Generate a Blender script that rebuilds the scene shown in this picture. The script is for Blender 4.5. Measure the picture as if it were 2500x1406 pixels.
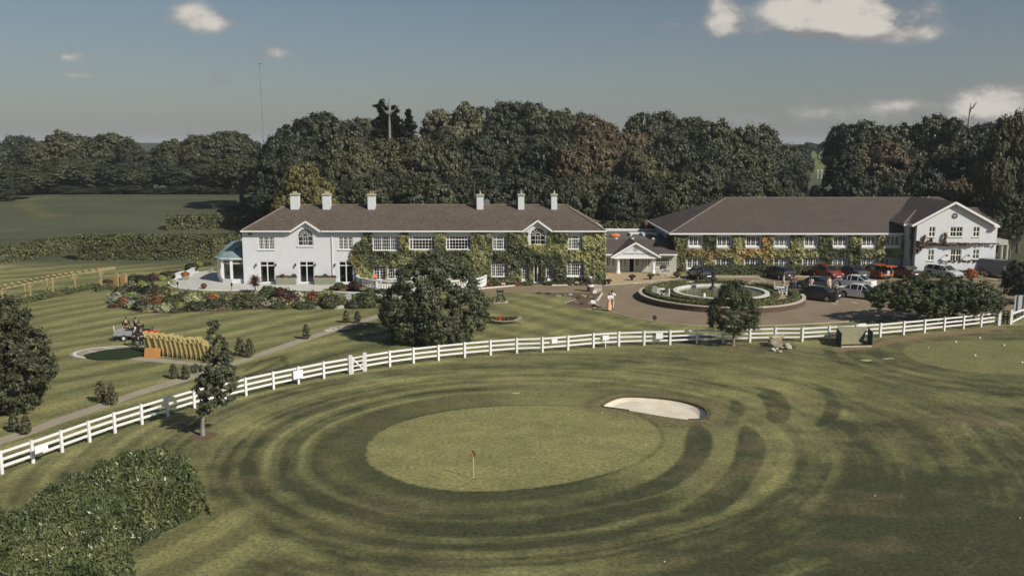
import bpy, bmesh, math, random
import numpy as np
from mathutils import Vector, Matrix
from mathutils.geometry import tessellate_polygon
for _o in list(bpy.data.objects): bpy.data.objects.remove(_o)
scene = bpy.context.scene
COL = scene.collection
R = math.radians
# ------------------------------------------------------------------ camera
CAMH, FPX, PITCH = 15.5, 2200.0, 9.0
cam = bpy.data.cameras.new('camera'); camo = bpy.data.objects.new('camera', cam); COL.objects.link(camo)
camo.location = (0, 0, CAMH); camo.rotation_euler = (R(90 - PITCH), 0, 0)
cam.sensor_width = 36; cam.lens = 36 * FPX / 2500; cam.clip_end = 9000; cam.clip_start = .5
scene.camera = camo
# ------------------------------------------------------------------ light
SUN_EL, SUN_AZ = R(37.5), math.atan2(.76, -.65)      # azimuth measured from +Y towards +X
w = bpy.data.worlds.new('World'); scene.world = w; w.use_nodes = True
SKY_STRENGTH = .085
sun = bpy.data.lights.new('sun', 'SUN'); sun.energy = 5.0; sun.angle = R(.55); sun.color = (1, .94, .84)
suno = bpy.data.objects.new('sun', sun); COL.objects.link(suno)
sdir = Vector((math.sin(SUN_AZ) * math.cos(SUN_EL), math.cos(SUN_AZ) * math.cos(SUN_EL), math.sin(SUN_EL)))
suno.rotation_euler = sdir.to_track_quat('Z', 'Y').to_euler(); suno.location = (60, -60, 80)
scene.view_settings.view_transform = 'Standard'; scene.view_settings.look = 'None'
scene.view_settings.exposure = 0.0; scene.view_settings.gamma = 1
scene.render.engine = 'CYCLES'
scene.cycles.max_bounces = 6; scene.cycles.transparent_max_bounces = 8
scene.cycles.diffuse_bounces = 3

CA, SA = math.cos(R(PITCH)), math.sin(R(PITCH))
def ray(px, py):
    a = (px - 1250) / FPX; b = (703 - py) / FPX
    return a, CA + b * SA, -SA + b * CA
def P(px, py, z=0.0):
    a, b, c = ray(px, py); t = (z - CAMH) / c
    return Vector((a * t, b * t, z))
def Q(px, py, Y):
    a, b, c = ray(px, py); t = Y / b
    return Vector((a * t, Y, CAMH + c * t))
def G(px, py, z=0.0):
    v = P(px, py, z); return (v.x, v.y)
def w2p(x, y, z):
    dz = z - CAMH; d = y * CA - dz * SA
    u = y * SA + dz * CA
    return 1250 + FPX * x / d, 703 - FPX * u / d

# ---- haze: even thin air round everything
_hz = bpy.data.meshes.new('haze'); _v = [(x, y, z) for z in (-8, 42) for y in (-300, 4200) for x in (-2700, 2700)]
_hz.from_pydata(_v, [], [(0, 2, 3, 1), (4, 5, 7, 6), (0, 1, 5, 4), (2, 6, 7, 3), (0, 4, 6, 2), (1, 3, 7, 5)]); _hz.update()
_hm = bpy.data.materials.new('haze'); _hm.use_nodes = True; _hm.node_tree.nodes.clear()
_pv = _hm.node_tree.nodes.new('ShaderNodeVolumePrincipled'); _pv.inputs['Color'].default_value = (.86, .90, .96, 1); _pv.inputs['Density'].default_value = .00018
_ho = _hm.node_tree.nodes.new('ShaderNodeOutputMaterial'); _hm.node_tree.links.new(_pv.outputs[0], _ho.inputs['Volume']); _hz.materials.append(_hm)
_hob = bpy.data.objects.new('haze', _hz); COL.objects.link(_hob); _hob['kind'] = 'stuff'
# ---- world nodes
nt = w.node_tree; nt.nodes.clear()
def N(tree, t, **k):
    n = tree.nodes.new(t)
    for a, b in k.items():
        if a in n.inputs: n.inputs[a].default_value = b
        else: setattr(n, a, b)
    return n
def mth(tree, op, a, b=None, c=None, clamp=False):
    n = tree.nodes.new('ShaderNodeMath'); n.operation = op; n.use_clamp = clamp
    for i, v in enumerate((a, b, c)):
        if v is None: continue
        if isinstance(v, (int, float)): n.inputs[i].default_value = v
        else: tree.links.new(v, n.inputs[i])
    return n.outputs[0]
def mixc(tree, f, a, b, mode='MIX'):
    n = tree.nodes.new('ShaderNodeMix'); n.data_type = 'RGBA'; n.blend_type = mode
    for i, v in ((0, f), (6, a), (7, b)):
        if isinstance(v, (int, float)): n.inputs[i].default_value = v
        elif isinstance(v, (tuple, list)): n.inputs[i].default_value = (*v[:3], 1)
        else: tree.links.new(v, n.inputs[i])
    return n.outputs[2]
def smooth(tree, v, lo, hi):
    n = tree.nodes.new('ShaderNodeMapRange'); n.interpolation_type = 'SMOOTHSTEP'
    tree.links.new(v, n.inputs[0]); n.inputs[1].default_value = lo; n.inputs[2].default_value = hi
    return n.outputs[0]
sky = N(nt, 'ShaderNodeTexSky', sky_type='NISHITA', sun_disc=False, sun_elevation=SUN_EL, sun_rotation=SUN_AZ, altitude=60)
sky.air_density = 1.0; sky.dust_density = 1.2; sky.ozone_density = 1.5
hs = N(nt, 'ShaderNodeHueSaturation', Saturation=1.0, Value=.64)
nt.links.new(sky.outputs[0], hs.inputs['Color'])
tc = N(nt, 'ShaderNodeTexCoord'); sp = N(nt, 'ShaderNodeSeparateXYZ'); nt.links.new(tc.outputs['Generated'], sp.inputs[0])
el = sp.outputs[2]
yy = mth(nt, 'MAXIMUM', mth(nt, 'ABSOLUTE', sp.outputs[1]), .05)
u = mth(nt, 'DIVIDE', sp.outputs[0], yy); v = mth(nt, 'DIVIDE', el, yy)
front = mth(nt, 'GREATER_THAN', sp.outputs[1], 0.05)
cv = N(nt, 'ShaderNodeCombineXYZ'); nt.links.new(u, cv.inputs[0]); nt.links.new(mth(nt, 'MULTIPLY', v, 1.7), cv.inputs[1])
nz = N(nt, 'ShaderNodeTexNoise', Scale=13.0, Detail=9.0, Roughness=.58); nt.links.new(cv.outputs[0], nz.inputs['Vector'])
nz2 = N(nt, 'ShaderNodeTexNoise', Scale=3.2, Detail=4.0, Roughness=.5); nt.links.new(cv.outputs[0], nz2.inputs['Vector'])
clouds = [  # px, py, rx, ry, strength  (cumulus)
    (462, 42, 58, 34, 1.0), (535, 62, 48, 20, 1.0), (668, 130, 46, 18, 1.0), (540, 194, 34, 20, .95), (165, 140, 80, 14, .78), (200, 183, 55, 12, .72),
    (1758, 28, 40, 46, 1.3), (1772, 62, 34, 20, 1.0), (2060, 40, 175, 50, 1.5), (1945, 60, 62, 30, 1.2), (2210, 76, 95, 22, 1.1), (2110, -30, 140, 60, .9), (2000, 0, 70, 50, .6),
    (2390, 252, 72, 34, 1.0), (2470, 232, 66, 42, 1.1), (2380, 290, 160, 34, .8), (2200, 254, 60, 16, .7), (2050, 265, 110, 34, .5), (1900, 295, 150, 40, .42), (1740, 285, 60, 14, .3), (1250, 205, 500, 40, .10), (1645, 64, 50, 12, .5)]
acc = None
for (cx, cy, rx, ry, s) in clouds:
    a, b, c = ray(cx, cy); cu, cvv = a / b, c / b
    du = mth(nt, 'DIVIDE', mth(nt, 'SUBTRACT', u, cu), rx / FPX); dv = mth(nt, 'DIVIDE', mth(nt, 'SUBTRACT', v, cvv), ry / FPX)
    q = mth(nt, 'ADD', mth(nt, 'MULTIPLY', du, du), mth(nt, 'MULTIPLY', dv, dv))
    g = mth(nt, 'MULTIPLY', mth(nt, 'POWER', 2.718, mth(nt, 'MULTIPLY', q, -.85)), s)
    acc = g if acc is None else mth(nt, 'ADD', acc, g)
acc = mth(nt, 'MULTIPLY', acc, front)
nn = mth(nt, 'SUBTRACT', nz.outputs[0], .5)
dens = mth(nt, 'ADD', mth(nt, 'MULTIPLY', acc, mth(nt, 'ADD', 1.0, mth(nt, 'MULTIPLY', nn, 3.6))), mth(nt, 'MULTIPLY', mth(nt, 'SUBTRACT', nz2.outputs[0], .5), .34))
cm = mth(nt, 'MULTIPLY', smooth(nt, dens, .14, 1.35), 1.0)
under = None
for (cx, cy, rx, ry, s) in ((1960, 96, 95, 16, .9), (2120, 92, 120, 12, .4), (2380, 300, 160, 26, .7), (540, 212, 30, 8, .6)):
    a, b, c = ray(cx, cy); du = mth(nt, 'DIVIDE', mth(nt, 'SUBTRACT', u, a / b), rx / FPX); dv = mth(nt, 'DIVIDE', mth(nt, 'SUBTRACT', v, c / b), ry / FPX)
    g = mth(nt, 'MULTIPLY', mth(nt, 'POWER', 2.718, mth(nt, 'MULTIPLY', mth(nt, 'ADD', mth(nt, 'MULTIPLY', du, du), mth(nt, 'MULTIPLY', dv, dv)), -1.0)), s); under = g if under is None else mth(nt, 'ADD', under, g)
under = mth(nt, 'MULTIPLY', under, front)
lit = smooth(nt, mth(nt, 'SUBTRACT', mth(nt, 'ADD', dens, mth(nt, 'MULTIPLY', nn, 3.2)), mth(nt, 'MULTIPLY', under, 1.6)), .0, 2.0)
ccol = mixc(nt, lit, (2.9, 2.9, 2.95), (7.4, 7.0, 6.4))
veil = mth(nt, 'MULTIPLY', smooth(nt, el, .22, -.02), .38)
sk1 = mixc(nt, veil, hs.outputs[0], (3.2, 3.5, 3.85))
final = mixc(nt, cm, sk1, ccol)
bg = N(nt, 'ShaderNodeBackground', Strength=SKY_STRENGTH); nt.links.new(final, bg.inputs[0])
wo = N(nt, 'ShaderNodeOutputWorld'); nt.links.new(bg.outputs[0], wo.inputs[0])

# ------------------------------------------------------------------ materials
MATS = {}
def mat(name, col=(.5, .5, .5), rough=.8, col2=None, scale=3.0, detail=5, bump=0., bscale=None, metal=0., spec=None, stretch=None, island=0., contrast=1., trans=0., coat=0.):
    if name in MATS: return MATS[name]
    m = bpy.data.materials.new(name); m.use_nodes = True; t = m.node_tree
    bs = t.nodes['Principled BSDF']; bs.inputs['Roughness'].default_value = rough; bs.inputs['Metallic'].default_value = metal
    if spec is not None: bs.inputs['Specular IOR Level'].default_value = spec
    if coat: bs.inputs['Coat Weight'].default_value = coat; bs.inputs['Coat Roughness'].default_value = .08
    bs.inputs['Base Color'].default_value = (*col, 1)
    vec = None
    c = None
    if col2 is not None or bump:
        g = N(t, 'ShaderNodeNewGeometry'); vec = g.outputs['Position']
        if stretch:
            mp = N(t, 'ShaderNodeMapping'); mp.inputs['Scale'].default_value = stretch; t.links.new(vec, mp.inputs[0]); vec = mp.outputs[0]
    if col2 is not None:
        n = N(t, 'ShaderNodeTexNoise', Scale=scale, Detail=detail, Roughness=.6); t.links.new(vec, n.inputs['Vector'])
        f = mth(t, 'MULTIPLY_ADD', mth(t, 'SUBTRACT', n.outputs[0], .5), 2.6 * contrast, .5, clamp=True)
        c = mixc(t, f, col, col2)
    if island:
        g2 = N(t, 'ShaderNodeNewGeometry')
        k = mth(t, 'MULTIPLY_ADD', g2.outputs['Random Per Island'], 2 * island, 1 - island)
        c = mixc(t, 1.0, c if c is not None else col, (1, 1, 1), 'MULTIPLY') if False else c
        vm = t.nodes.new('ShaderNodeVectorMath'); vm.operation = 'SCALE'
        if c is not None: t.links.new(c, vm.inputs[0])
        else: vm.inputs[0].default_value = col
        t.links.new(k, vm.inputs['Scale']); c = vm.outputs[0]
    if c is not None: t.links.new(c, bs.inputs['Base Color'])
    if bump:
        n = N(t, 'ShaderNodeTexNoise', Scale=bscale or scale * 4, Detail=4.); t.links.new(vec, n.inputs['Vector'])
        b = N(t, 'ShaderNodeBump', Strength=bump, Distance=.05); t.links.new(n.outputs[0], b.inputs['Height']); t.links.new(b.outputs[0], bs.inputs['Normal'])
    if trans:
        tr = N(t, 'ShaderNodeBsdfTranslucent'); mx = N(t, 'ShaderNodeMixShader'); mx.inputs[0].default_value = trans
        if c is not None: t.links.new(c, tr.inputs[0])
        else: tr.inputs[0].default_value = (*col, 1)
        t.links.new(bs.outputs[0], mx.inputs[1]); t.links.new(tr.outputs[0], mx.inputs[2])
        t.links.new(mx.outputs[0], t.nodes['Material Output'].inputs[0])
    MATS[name] = m; return m
def leafmat(name, c1, c2, scale=.35, isl=.35, rough=.55, trans=.15, spec=.4):
    return mat(name, c1, rough, c2, scale, 3, island=isl, trans=trans, spec=spec)

# ------------------------------------------------------------------ mesh helpers
class MB:
    def __init__(s): s.v = []; s.f = []
    def quad(s, a, b, c, d):
        i = len(s.v); s.v += [tuple(a), tuple(b), tuple(c), tuple(d)]; s.f.append((i, i + 1, i + 2, i + 3)); return s
    def poly(s, pts):
        i = len(s.v); s.v += [tuple(p) for p in pts]; s.f.append(tuple(range(i, i + len(pts)))); return s
    def box(s, x0, x1, y0, y1, z0, z1, M=None):
        i = len(s.v)
        c = [(x0, y0, z0), (x1, y0, z0), (x1, y1, z0), (x0, y1, z0), (x0, y0, z1), (x1, y0, z1), (x1, y1, z1), (x0, y1, z1)]
        if M is not None: c = [tuple(M @ Vector(p)) for p in c]
        s.v += c
        s.f += [(i, i + 3, i + 2, i + 1), (i + 4, i + 5, i + 6, i + 7), (i, i + 1, i + 5, i + 4), (i + 1, i + 2, i + 6, i + 5), (i + 2, i + 3, i + 7, i + 6), (i + 3, i, i + 4, i + 7)]
        return s
    def beam(s, p, q, wd, ht, up=(0, 0, 1)):
        p = Vector(p); q = Vector(q); d = (q - p); L = d.length; d.normalize()
        u = Vector(up); sx = d.cross(u)
        if sx.length < 1e-4: u = Vector((0, 1, 0)); sx = d.cross(u)
        sx.normalize(); uz = sx.cross(d)
        M = Matrix((( *d, 0), (*sx, 0), (*uz, 0), (0, 0, 0, 1))).transposed(); M.translation = p
        return s.box(0, L, -wd / 2, wd / 2, -ht / 2, ht / 2, M)
    def tube(s, pts, rad, n=8, cap=True):
        pts = [Vector(p) for p in pts]
        if not isinstance(rad, (list, tuple)): rad = [rad] * len(pts)
        rings = []
        for k, p in enumerate(pts):
            d = (pts[min(k + 1, len(pts) - 1)] - pts[max(k - 1, 0)]).normalized()
            a = Vector((0, 0, 1)) if abs(d.z) < .9 else Vector((1, 0, 0))
            x = d.cross(a).normalized(); y = d.cross(x)
            i = len(s.v); rings.append(i)
            for j in range(n):
                t = 2 * math.pi * j / n; s.v.append(tuple(p + (x * math.cos(t) + y * math.sin(t)) * rad[k]))
        for a, b in zip(rings, rings[1:]):
            for j in range(n): s.f.append((a + j, a + (j + 1) % n, b + (j + 1) % n, b + j))
        if cap:
            s.f.append(tuple(rings[0] + j for j in range(n))[::-1]); s.f.append(tuple(rings[-1] + j for j in range(n)))
        return s
    def lathe(s, c, prof, n=12, sy=1.):
        c = Vector(c); rings = []
        for (r, z) in prof:
            i = len(s.v); rings.append(i)
            for j in range(n):
                t = 2 * math.pi * j / n; s.v.append((c.x + r * math.cos(t), c.y + r * sy * math.sin(t), c.z + z))
        for a, b in zip(rings, rings[1:]):
            for j in range(n): s.f.append((a + j, a + (j + 1) % n, b + (j + 1) % n, b + j))
        s.f.append(tuple(rings[0] + j for j in range(n))[::-1]); s.f.append(tuple(rings[-1] + j for j in range(n)))
        return s
    def prism(s, poly, z0, z1, M=None):
        n = len(poly); i = len(s.v)
        a = [(p[0], p[1], z0) for p in poly] + [(p[0], p[1], z1) for p in poly]
        if M is not None: a = [tuple(M @ Vector(p)) for p in a]
        s.v += a
        for j in range(n): s.f.append((i + j, i + (j + 1) % n, i + n + (j + 1) % n, i + n + j))
        for t in tessellate_polygon([[Vector((p[0], p[1], 0)) for p in poly]]):
            s.f.append((i + t[0], i + t[1], i + t[2])); s.f.append((i + n + t[0], i + n + t[1], i + n + t[2]))
        return s
    def mesh(s, name):
        me = bpy.data.meshes.new(name); me.from_pydata(s.v, [], s.f); me.update(); return me
    def build(s, name, m, parent=None, smooth=False, loc=None):
        me = s.mesh(name)
        return obj(name, me, m, parent, smooth, loc)
def obj(name, me, m=None, parent=None, smooth=False, loc=None):
    o = bpy.data.objects.new(name, me); COL.objects.link(o)
    if m is not None and me is not None: me.materials.clear(); me.materials.append(m)
    if smooth:
        me.polygons.foreach_set('use_smooth', [True] * len(me.polygons))
    if parent: o.parent = parent
    if loc is not None: o.location = loc
    return o
def tag(o, label=None, cat=None, group=None, kind=None):
    if label: o['label'] = label
    if cat: o['category'] = cat
    if group: o['group'] = group
    if kind: o['kind'] = kind
    return o
def empty(name, loc, label, cat, group=None, rz=0, s=1.):
    o = bpy.data.objects.new(name, None); COL.objects.link(o); o.location = loc; o.rotation_euler = (0, 0, rz)
    o.empty_display_size = .2; o.scale = (s, s, s)
    return tag(o, label, cat, group)
def dup(root, loc=None, rz=None, label=None, group=None, scale=None):
    r = root.copy(); COL.objects.link(r)
    if loc is not None: r.location = loc
    if rz is not None: r.rotation_euler = (0, 0, rz)
    if scale is not None: r.scale = scale if isinstance(scale, (tuple, list)) else (scale,) * 3
    if label: r['label'] = label
    if group: r['group'] = group
    for ch in list(root.children):
        c = ch.copy(); COL.objects.link(c); c.parent = r
        for g in list(ch.children):
            d = g.copy(); COL.objects.link(d); d.parent = c
    return r
def setmat(o, m):
    if o.data is not None and o.material_slots:
        o.material_slots[0].link = 'OBJECT'; o.material_slots[0].material = m
def sheet(name, pts, z, m, kind='structure', parent=None):
    b = MB(); b.v = [(p[0], p[1], z) for p in pts]
    for t in tessellate_polygon([[Vector((p[0], p[1], 0)) for p in pts]]): b.f.append(tuple(t))
    me = b.mesh(name)
    bm = bmesh.new(); bm.from_mesh(me); bmesh.ops.recalc_face_normals(bm, faces=bm.faces)
    for f in bm.faces:
        if f.normal.z < 0: f.normal_flip()
    bm.to_mesh(me); bm.free()
    o = obj(name, me, m, parent)
    if kind: o['kind'] = kind
    return o
def spline(pts, n=8, closed=False):
    pts = [np.array(p, float) for p in pts]; out = []; L = len(pts)
    rng_ = range(L if closed else L - 1)
    for i in rng_:
        if closed: p0, p1, p2, p3 = pts[i - 1], pts[i], pts[(i + 1) % L], pts[(i + 2) % L]
        else: p0, p1, p2, p3 = pts[max(i - 1, 0)], pts[i], pts[i + 1], pts[min(i + 2, L - 1)]
        for k in range(n):
            t = k / n
            out.append(.5 * ((2 * p1) + (-p0 + p2) * t + (2 * p0 - 5 * p1 + 4 * p2 - p3) * t * t + (-p0 + 3 * p1 - 3 * p2 + p3) * t ** 3))
    if not closed: out.append(pts[-1])
    return [tuple(p) for p in out]
def npmesh(name, V, F):
    """V (n,3), F (m,4) quads"""
    me = bpy.data.meshes.new(name)
    me.vertices.add(len(V)); me.vertices.foreach_set('co', np.ascontiguousarray(V, dtype=np.float32).ravel())
    k = F.shape[1]
    me.loops.add(F.size); me.loops.foreach_set('vertex_index', np.ascontiguousarray(F, dtype=np.int32).ravel())
    me.polygons.add(len(F)); me.polygons.foreach_set('loop_start', np.arange(0, F.size, k, dtype=np.int32)); me.polygons.foreach_set('loop_total', np.full(len(F), k, dtype=np.int32))
    me.update(calc_edges=True); return me
def leaves(name, C, Nn, size, aspect=1.3, rng=None, up=0., bend=.0):
    """one small quad leaf per row of C, facing Nn"""
    rng = rng or np.random.default_rng(1); n = len(C)
    Nn = Nn / (np.linalg.norm(Nn, axis=1, keepdims=True) + 1e-9)
    t = rng.normal(size=(n, 3)); t[:, 2] += up
    t -= (t * Nn).sum(1, keepdims=True) * Nn; t /= (np.linalg.norm(t, axis=1, keepdims=True) + 1e-9)
    b = np.cross(Nn, t)
    s = np.broadcast_to(np.asarray(size, float), (n,)) * rng.uniform(.65, 1.35, n)
    L = (t * (s * aspect / 2)[:, None]); W = b * (s / 2)[:, None]
    V = np.stack([C - L, C - L * .1 + W, C + L, C - L * .1 - W], 1).reshape(-1, 3)
    F = np.arange(4 * n).reshape(-1, 4)
    return npmesh(name, V, F)
def vnoise(x, y, seed=0):
    xi = np.floor(x).astype(np.int64); yi = np.floor(y).astype(np.int64); xf = x - xi; yf = y - yi
    def h(a, b):
        k = (a * 374761393 + b * 668265263 + seed * 1442695041) & 0x7fffffff
        k = ((k ^ (k >> 13)) * 1274126177) & 0x7fffffff
        return ((k ^ (k >> 16)) & 0xffff) / 65535.
    sx = xf * xf * (3 - 2 * xf); sy = yf * yf * (3 - 2 * yf)
    return (h(xi, yi) * (1 - sx) + h(xi + 1, yi) * sx) * (1 - sy) + (h(xi, yi + 1) * (1 - sx) + h(xi + 1, yi + 1) * sx) * sy
def fbm(x, y, o=4, seed=0):
    s = 0; a = .5; t = 0
    for k in range(o): s = s + a * vnoise(x * 2 ** k, y * 2 ** k, seed + k * 17); t += a; a *= .55
    return s / t
def sst(a, b, x): 
    t = np.clip((x - a) / (b - a), 0, 1); return t * t * (3 - 2 * t)
def polydist(x, y, poly):
    """signed distance, negative inside"""
    P_ = np.array([(p[0], p[1]) for p in poly]); d = np.full(x.shape, 1e9); ins = np.zeros(x.shape, bool)
    for i in range(len(P_)):
        a = P_[i]; b = P_[(i + 1) % len(P_)]; e = b - a
        t = np.clip(((x - a[0]) * e[0] + (y - a[1]) * e[1]) / (e @ e + 1e-12), 0, 1)
        d = np.minimum(d, np.hypot(x - a[0] - t * e[0], y - a[1] - t * e[1]))
        c = ((a[1] > y) != (b[1] > y)) & (x < (b[0] - a[0]) * (y - a[1]) / (b[1] - a[1] + 1e-12) + a[0]); ins ^= c
    return np.where(ins, -d, d)

# ------------------------------------------------------------------ terrain and lawn
def terrain(x, y):
    x = np.asarray(x, float); y = np.asarray(y, float)
    wl = sst(10, -25, x)
    z = 4.6 * sst(118, 196, y) * wl - 1.2 * sst(200, 235, y) * wl
    z = z + (9.0 - 3.4 * wl) * sst(235, 460, y) + 9 * sst(460, 900, y) * (.7 + .3 * np.sin(x / 90.))
    z = z + 2.2 * np.exp(-((x + 29.5) / 9.) ** 2 - ((y - 136) / 5.) ** 2)          # spoil mound behind the hedge
    z = z + .5 * sst(48.5, 50.5, x) * sst(107.0, 108.4, y) * sst(140, 112, y)         # bank under the gabled block
    mx, my = P(2350, 1045).x, P(2350, 1045).y
    z = z + .42 * np.exp(-((x - mx) / 3.4) ** 2 - ((y - my) / 1.5) ** 2)
    return z
def TZ(x, y): return float(terrain(x, y))
green_px = [(895, 1105), (903, 1078), (945, 1045), (1020, 1018), (1130, 998), (1250, 990), (1380, 991), (1480, 1000), (1560, 1018), (1602, 1042), (1614, 1068), (1604, 1094), (1568, 1122), (1500, 1150), (1400, 1175), (1290, 1192), (1190, 1199), (1090, 1196), (1000, 1180), (930, 1150), (900, 1128)]
green = spline([G(*p) for p in green_px], 5, True)
green2_px = [(2205, 857), (2225, 842), (2290, 834), (2370, 831), (2450, 831), (2560, 832), (2680, 850), (2680, 900), (2560, 915), (2450, 914), (2370, 908), (2300, 897), (2235, 880)]
green2 = spline([G(*p) for p in green2_px], 5, True)
bunk_px = [(1469, 993), (1490, 978), (1528, 969), (1590, 971), (1650, 978), (1700, 990), (1724, 1003), (1727, 1018), (1712, 1025), (1680, 1026), (1620, 1018), (1550, 1006), (1500, 999)]
bunker = spline([G(*p) for p in bunk_px], 4, True)
fence_px = [(-70, 1186), (5, 1157), (81, 1130), (152, 1104), (219, 1079), (281, 1057), (347, 1036), (410, 1016), (475, 996), (538, 981), (601, 966), (668, 950), (729, 937), (791, 924), (857, 912)]
fence2_px = [(892, 905), (952, 895), (1010, 887), (1071, 880), (1135, 873), (1198, 867), (1262, 862), (1325, 860), (1387, 855), (1449, 849), (1511, 845), (1573, 843), (1636, 842), (1701, 839), (1765, 838), (1831, 836), (1893, 834), (1959, 834), (2024, 830), (2090, 827), (2149, 823), (2206, 818), (2257, 813), (2305, 808), (2352, 803), (2395, 798), (2436, 793)]
fl = np.array([G(*p) for p in fence_px + fence2_px + [(2470, 790), (2700, 770)]])

def axis(segs):
    out = []
    for a, b, s in segs: out += list(np.arange(a, b, s))
    out.append(segs[-1][1]); return np.array(out)
gx = axis([(-2500, -400, 150), (-400, -120, 14), (-120, -60, 2.0), (-60, -36, .5), (-36, 40, .15), (40, 66, .5), (66, 130, 2.5), (130, 400, 14), (400, 2500, 150)])
gy = axis([(-60, 20, 10), (20, 62, .15), (62, 82, .3), (82, 140, .6), (140, 260, 2.0), (260, 560, 12), (560, 1000, 40), (1000, 4000, 300)])
X, Y = np.meshgrid(gx, gy); X = X.ravel(); Y = Y.ravel()
Z = terrain(X, Y)
near = (np.abs(X) < 75) & (Y > 18) & (Y < 140)
dG = np.full(X.shape, 99.); dB = dG.copy(); dG2 = dG.copy()
m_ = near & (Y < 90)
dG[m_] = polydist(X[m_], Y[m_], green); dB[m_] = polydist(X[m_], Y[m_], bunker); dG2[m_] = polydist(X[m_], Y[m_], green2)
Z = Z - .34 * sst(.12, -.35, dB) + .10 * np.exp(-((dB - .3) / .6) ** 2) * (dB > -.2) * sst(-.3, 0, dB)
PX, PY = w2p(X, np.maximum(Y, 8), 0 * X)
# which side of the fence: interpolate fence line y at x
fy = np.interp(X, fl[:, 0], fl[:, 1]); infront = sst(.6, -.6, Y - fy)
light = np.array([.262, .252, .102]); mid = np.array([.148, .148, .063]); dark = np.array([.050, .054, .026]); brown = np.array([.19, .155, .085])
def band(d, edges, soft=.16):
    """edges: list of (start, value)"""
    v_ = np.full(d.shape, edges[0][1])
    for (a, val) in edges[1:]: v_ = v_ + (val - v_) * sst(a - soft, a + soft, d)
    return v_
wob = (fbm(X * .35, Y * .35, 3, 3) - .5)
ang = np.arctan2(Y - 47.5, X - .5)
d = dG + wob * .30; aa = np.abs(ang)
right = sst(-.05, .5, np.cos(ang) + .38 * np.sin(ang))
bR = band(dG + wob * .2, [(0, .27), (6.9, -.45), (8.4, -.2), (9.6, -.4), (13, -.4)], .2)
bL = band(d, [(0, -.75), (2.75, -.25), (3.05, .42), (3.4, -.45), (4.3, -.15), (4.75, .5), (5.1, -.3), (6.1, -.4), (6.9, .3), (7.4, -.2), (9, .0), (12, 0)], .09)
v = bR * right + bL * (1 - right)
_bt = sst(.15, .75, -np.sin(ang)) * (1 - right); v = v * (1 - .75 * _bt * sst(1.0, 1.8, d)) - .22 * _bt
v = v * (1 - .45 * sst(.3, .8, np.sin(ang)))
bottom = sst(.2, .9, -np.sin(ang))
v = v - .45 * bottom * sst(1.2, 3, d)
# arcs that swing round the bunker
d2 = dB + wob * .5
bB = band(d2, [(0, -.25), (1.9, .10), (8.3, -.3), (11, -.1)], .15)
sel = sst(1052, 1030, PY + (PX - 1800) * .06) * sst(1400, 1560, PX) * sst(11, 8, dB)
v = v * (1 - sel) + bB * sel
st = (fbm(d * 1.6, aa * 7, 4, 9) - .5) + .9 * (fbm(d * 4.2, aa * 2.2, 3, 19) - .5)
crescents = [
    ([(1700, 1034), (1728, 1048), (1740, 1080), (1728, 1118), (1690, 1158), (1640, 1192), (1585, 1212), (1528, 1226), (1500, 1216), (1509, 1201), (1560, 1186), (1612, 1160), (1650, 1130), (1668, 1100), (1676, 1067), (1684, 1044)], -1.),
    ([(1820, 1038), (1848, 1050), (1870, 1085), (1868, 1120), (1845, 1165), (1812, 1205), (1764, 1250), (1718, 1262), (1668, 1256), (1679, 1231), (1728, 1196), (1770, 1155), (1792, 1118), (1802, 1073), (1804, 1048)], -.9),
    ([(1835, 944), (1886, 950), (1915, 968), (1930, 998), (1926, 1026), (1896, 1034), (1872, 1022), (1868, 992), (1852, 966)], -.95),
    ([(1786, 978), (1812, 985), (1820, 1004), (1802, 1020), (1770, 1018), (1778, 1000)], -.8),
    ([(1984, 934), (2026, 952), (2052, 982), (2050, 1014), (2022, 1036), (1990, 1040), (2008, 1012), (2016, 982), (2004, 958)], -.85),
    ([(1440, 935), (1560, 928), (1700, 932), (1835, 946), (1850, 960), (1700, 944), (1560, 938), (1440, 946)], -.35)]
bg2 = band(dG2 + wob * .5, [(0, -.5), (1.7, -.85), (2.6, -.3), (3.4, -.75), (4.3, -.2), (5.0, -.6), (6, -.1), (9, .0)], .25)
v = v + st * .25 * sst(.2, 2, d)
for cp_, cv_ in crescents:
    cd_ = np.full(X.shape, 9.); cg = spline([G(*p) for p in cp_], 3, True); ix = near & (Y > 30) & (Y < 72) & (X > 3); cd_[ix] = polydist(X[ix], Y[ix], cg)
    cw = sst(.10, -.12, cd_ + wob * .15); v = v * (1 - cw) + (cv_ + st * .2) * cw
s2 = sst(10, 5.5, dG2); v = v * (1 - s2) + bg2 * s2
# streaks that follow the mower round
st2 = fbm(X * .16, Y * .45, 4, 21) - .5
rn = (np.tanh(6 * (vnoise(d * 1.55 + 40, 0 * d, 301) - .5)) * .34 + np.tanh(5 * (vnoise(d * 3.1 + 9, 0 * d, 305) - .5)) * .18) * (.5 + 1.0 * fbm(X * .12, Y * .15, 2, 303))
v = v + rn * sst(1.5, 3.5, d) * sst(22, 12, d) * (1 - .6 * right) + st * sst(2.0, 5., d) * (.75 - .4 * right * sst(9, 6, d)) + st2 * .9 * sst(1.2, 5, d) + (fbm(X * 1.1, Y * 1.6, 3, 5) - .5) * .45 * sst(.2, 1.5, dG)
v = v - .36 * sst(1500, 1900, PX) * sst(1040, 1200, PY) * sst(6.0, 8.2, d) - .30 * sst(1900, 2150, PX) * sst(930, 1080, PY)
fine = (fbm(X * 4.5, Y * 4.5, 2, 77) - .5)
v = v + fine * .25 + ((fbm(X * .9, Y * 1.1, 4, 205) - .5) * .8 + (fbm(X * .25, Y * .35, 3, 206) - .5) * .9) * sst(3, 7, d)
v = np.where(dG < 0, .42 + (fbm(X * .5, Y * .9, 4, 31) - .5) * .7 + fine * .2, v)
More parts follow.
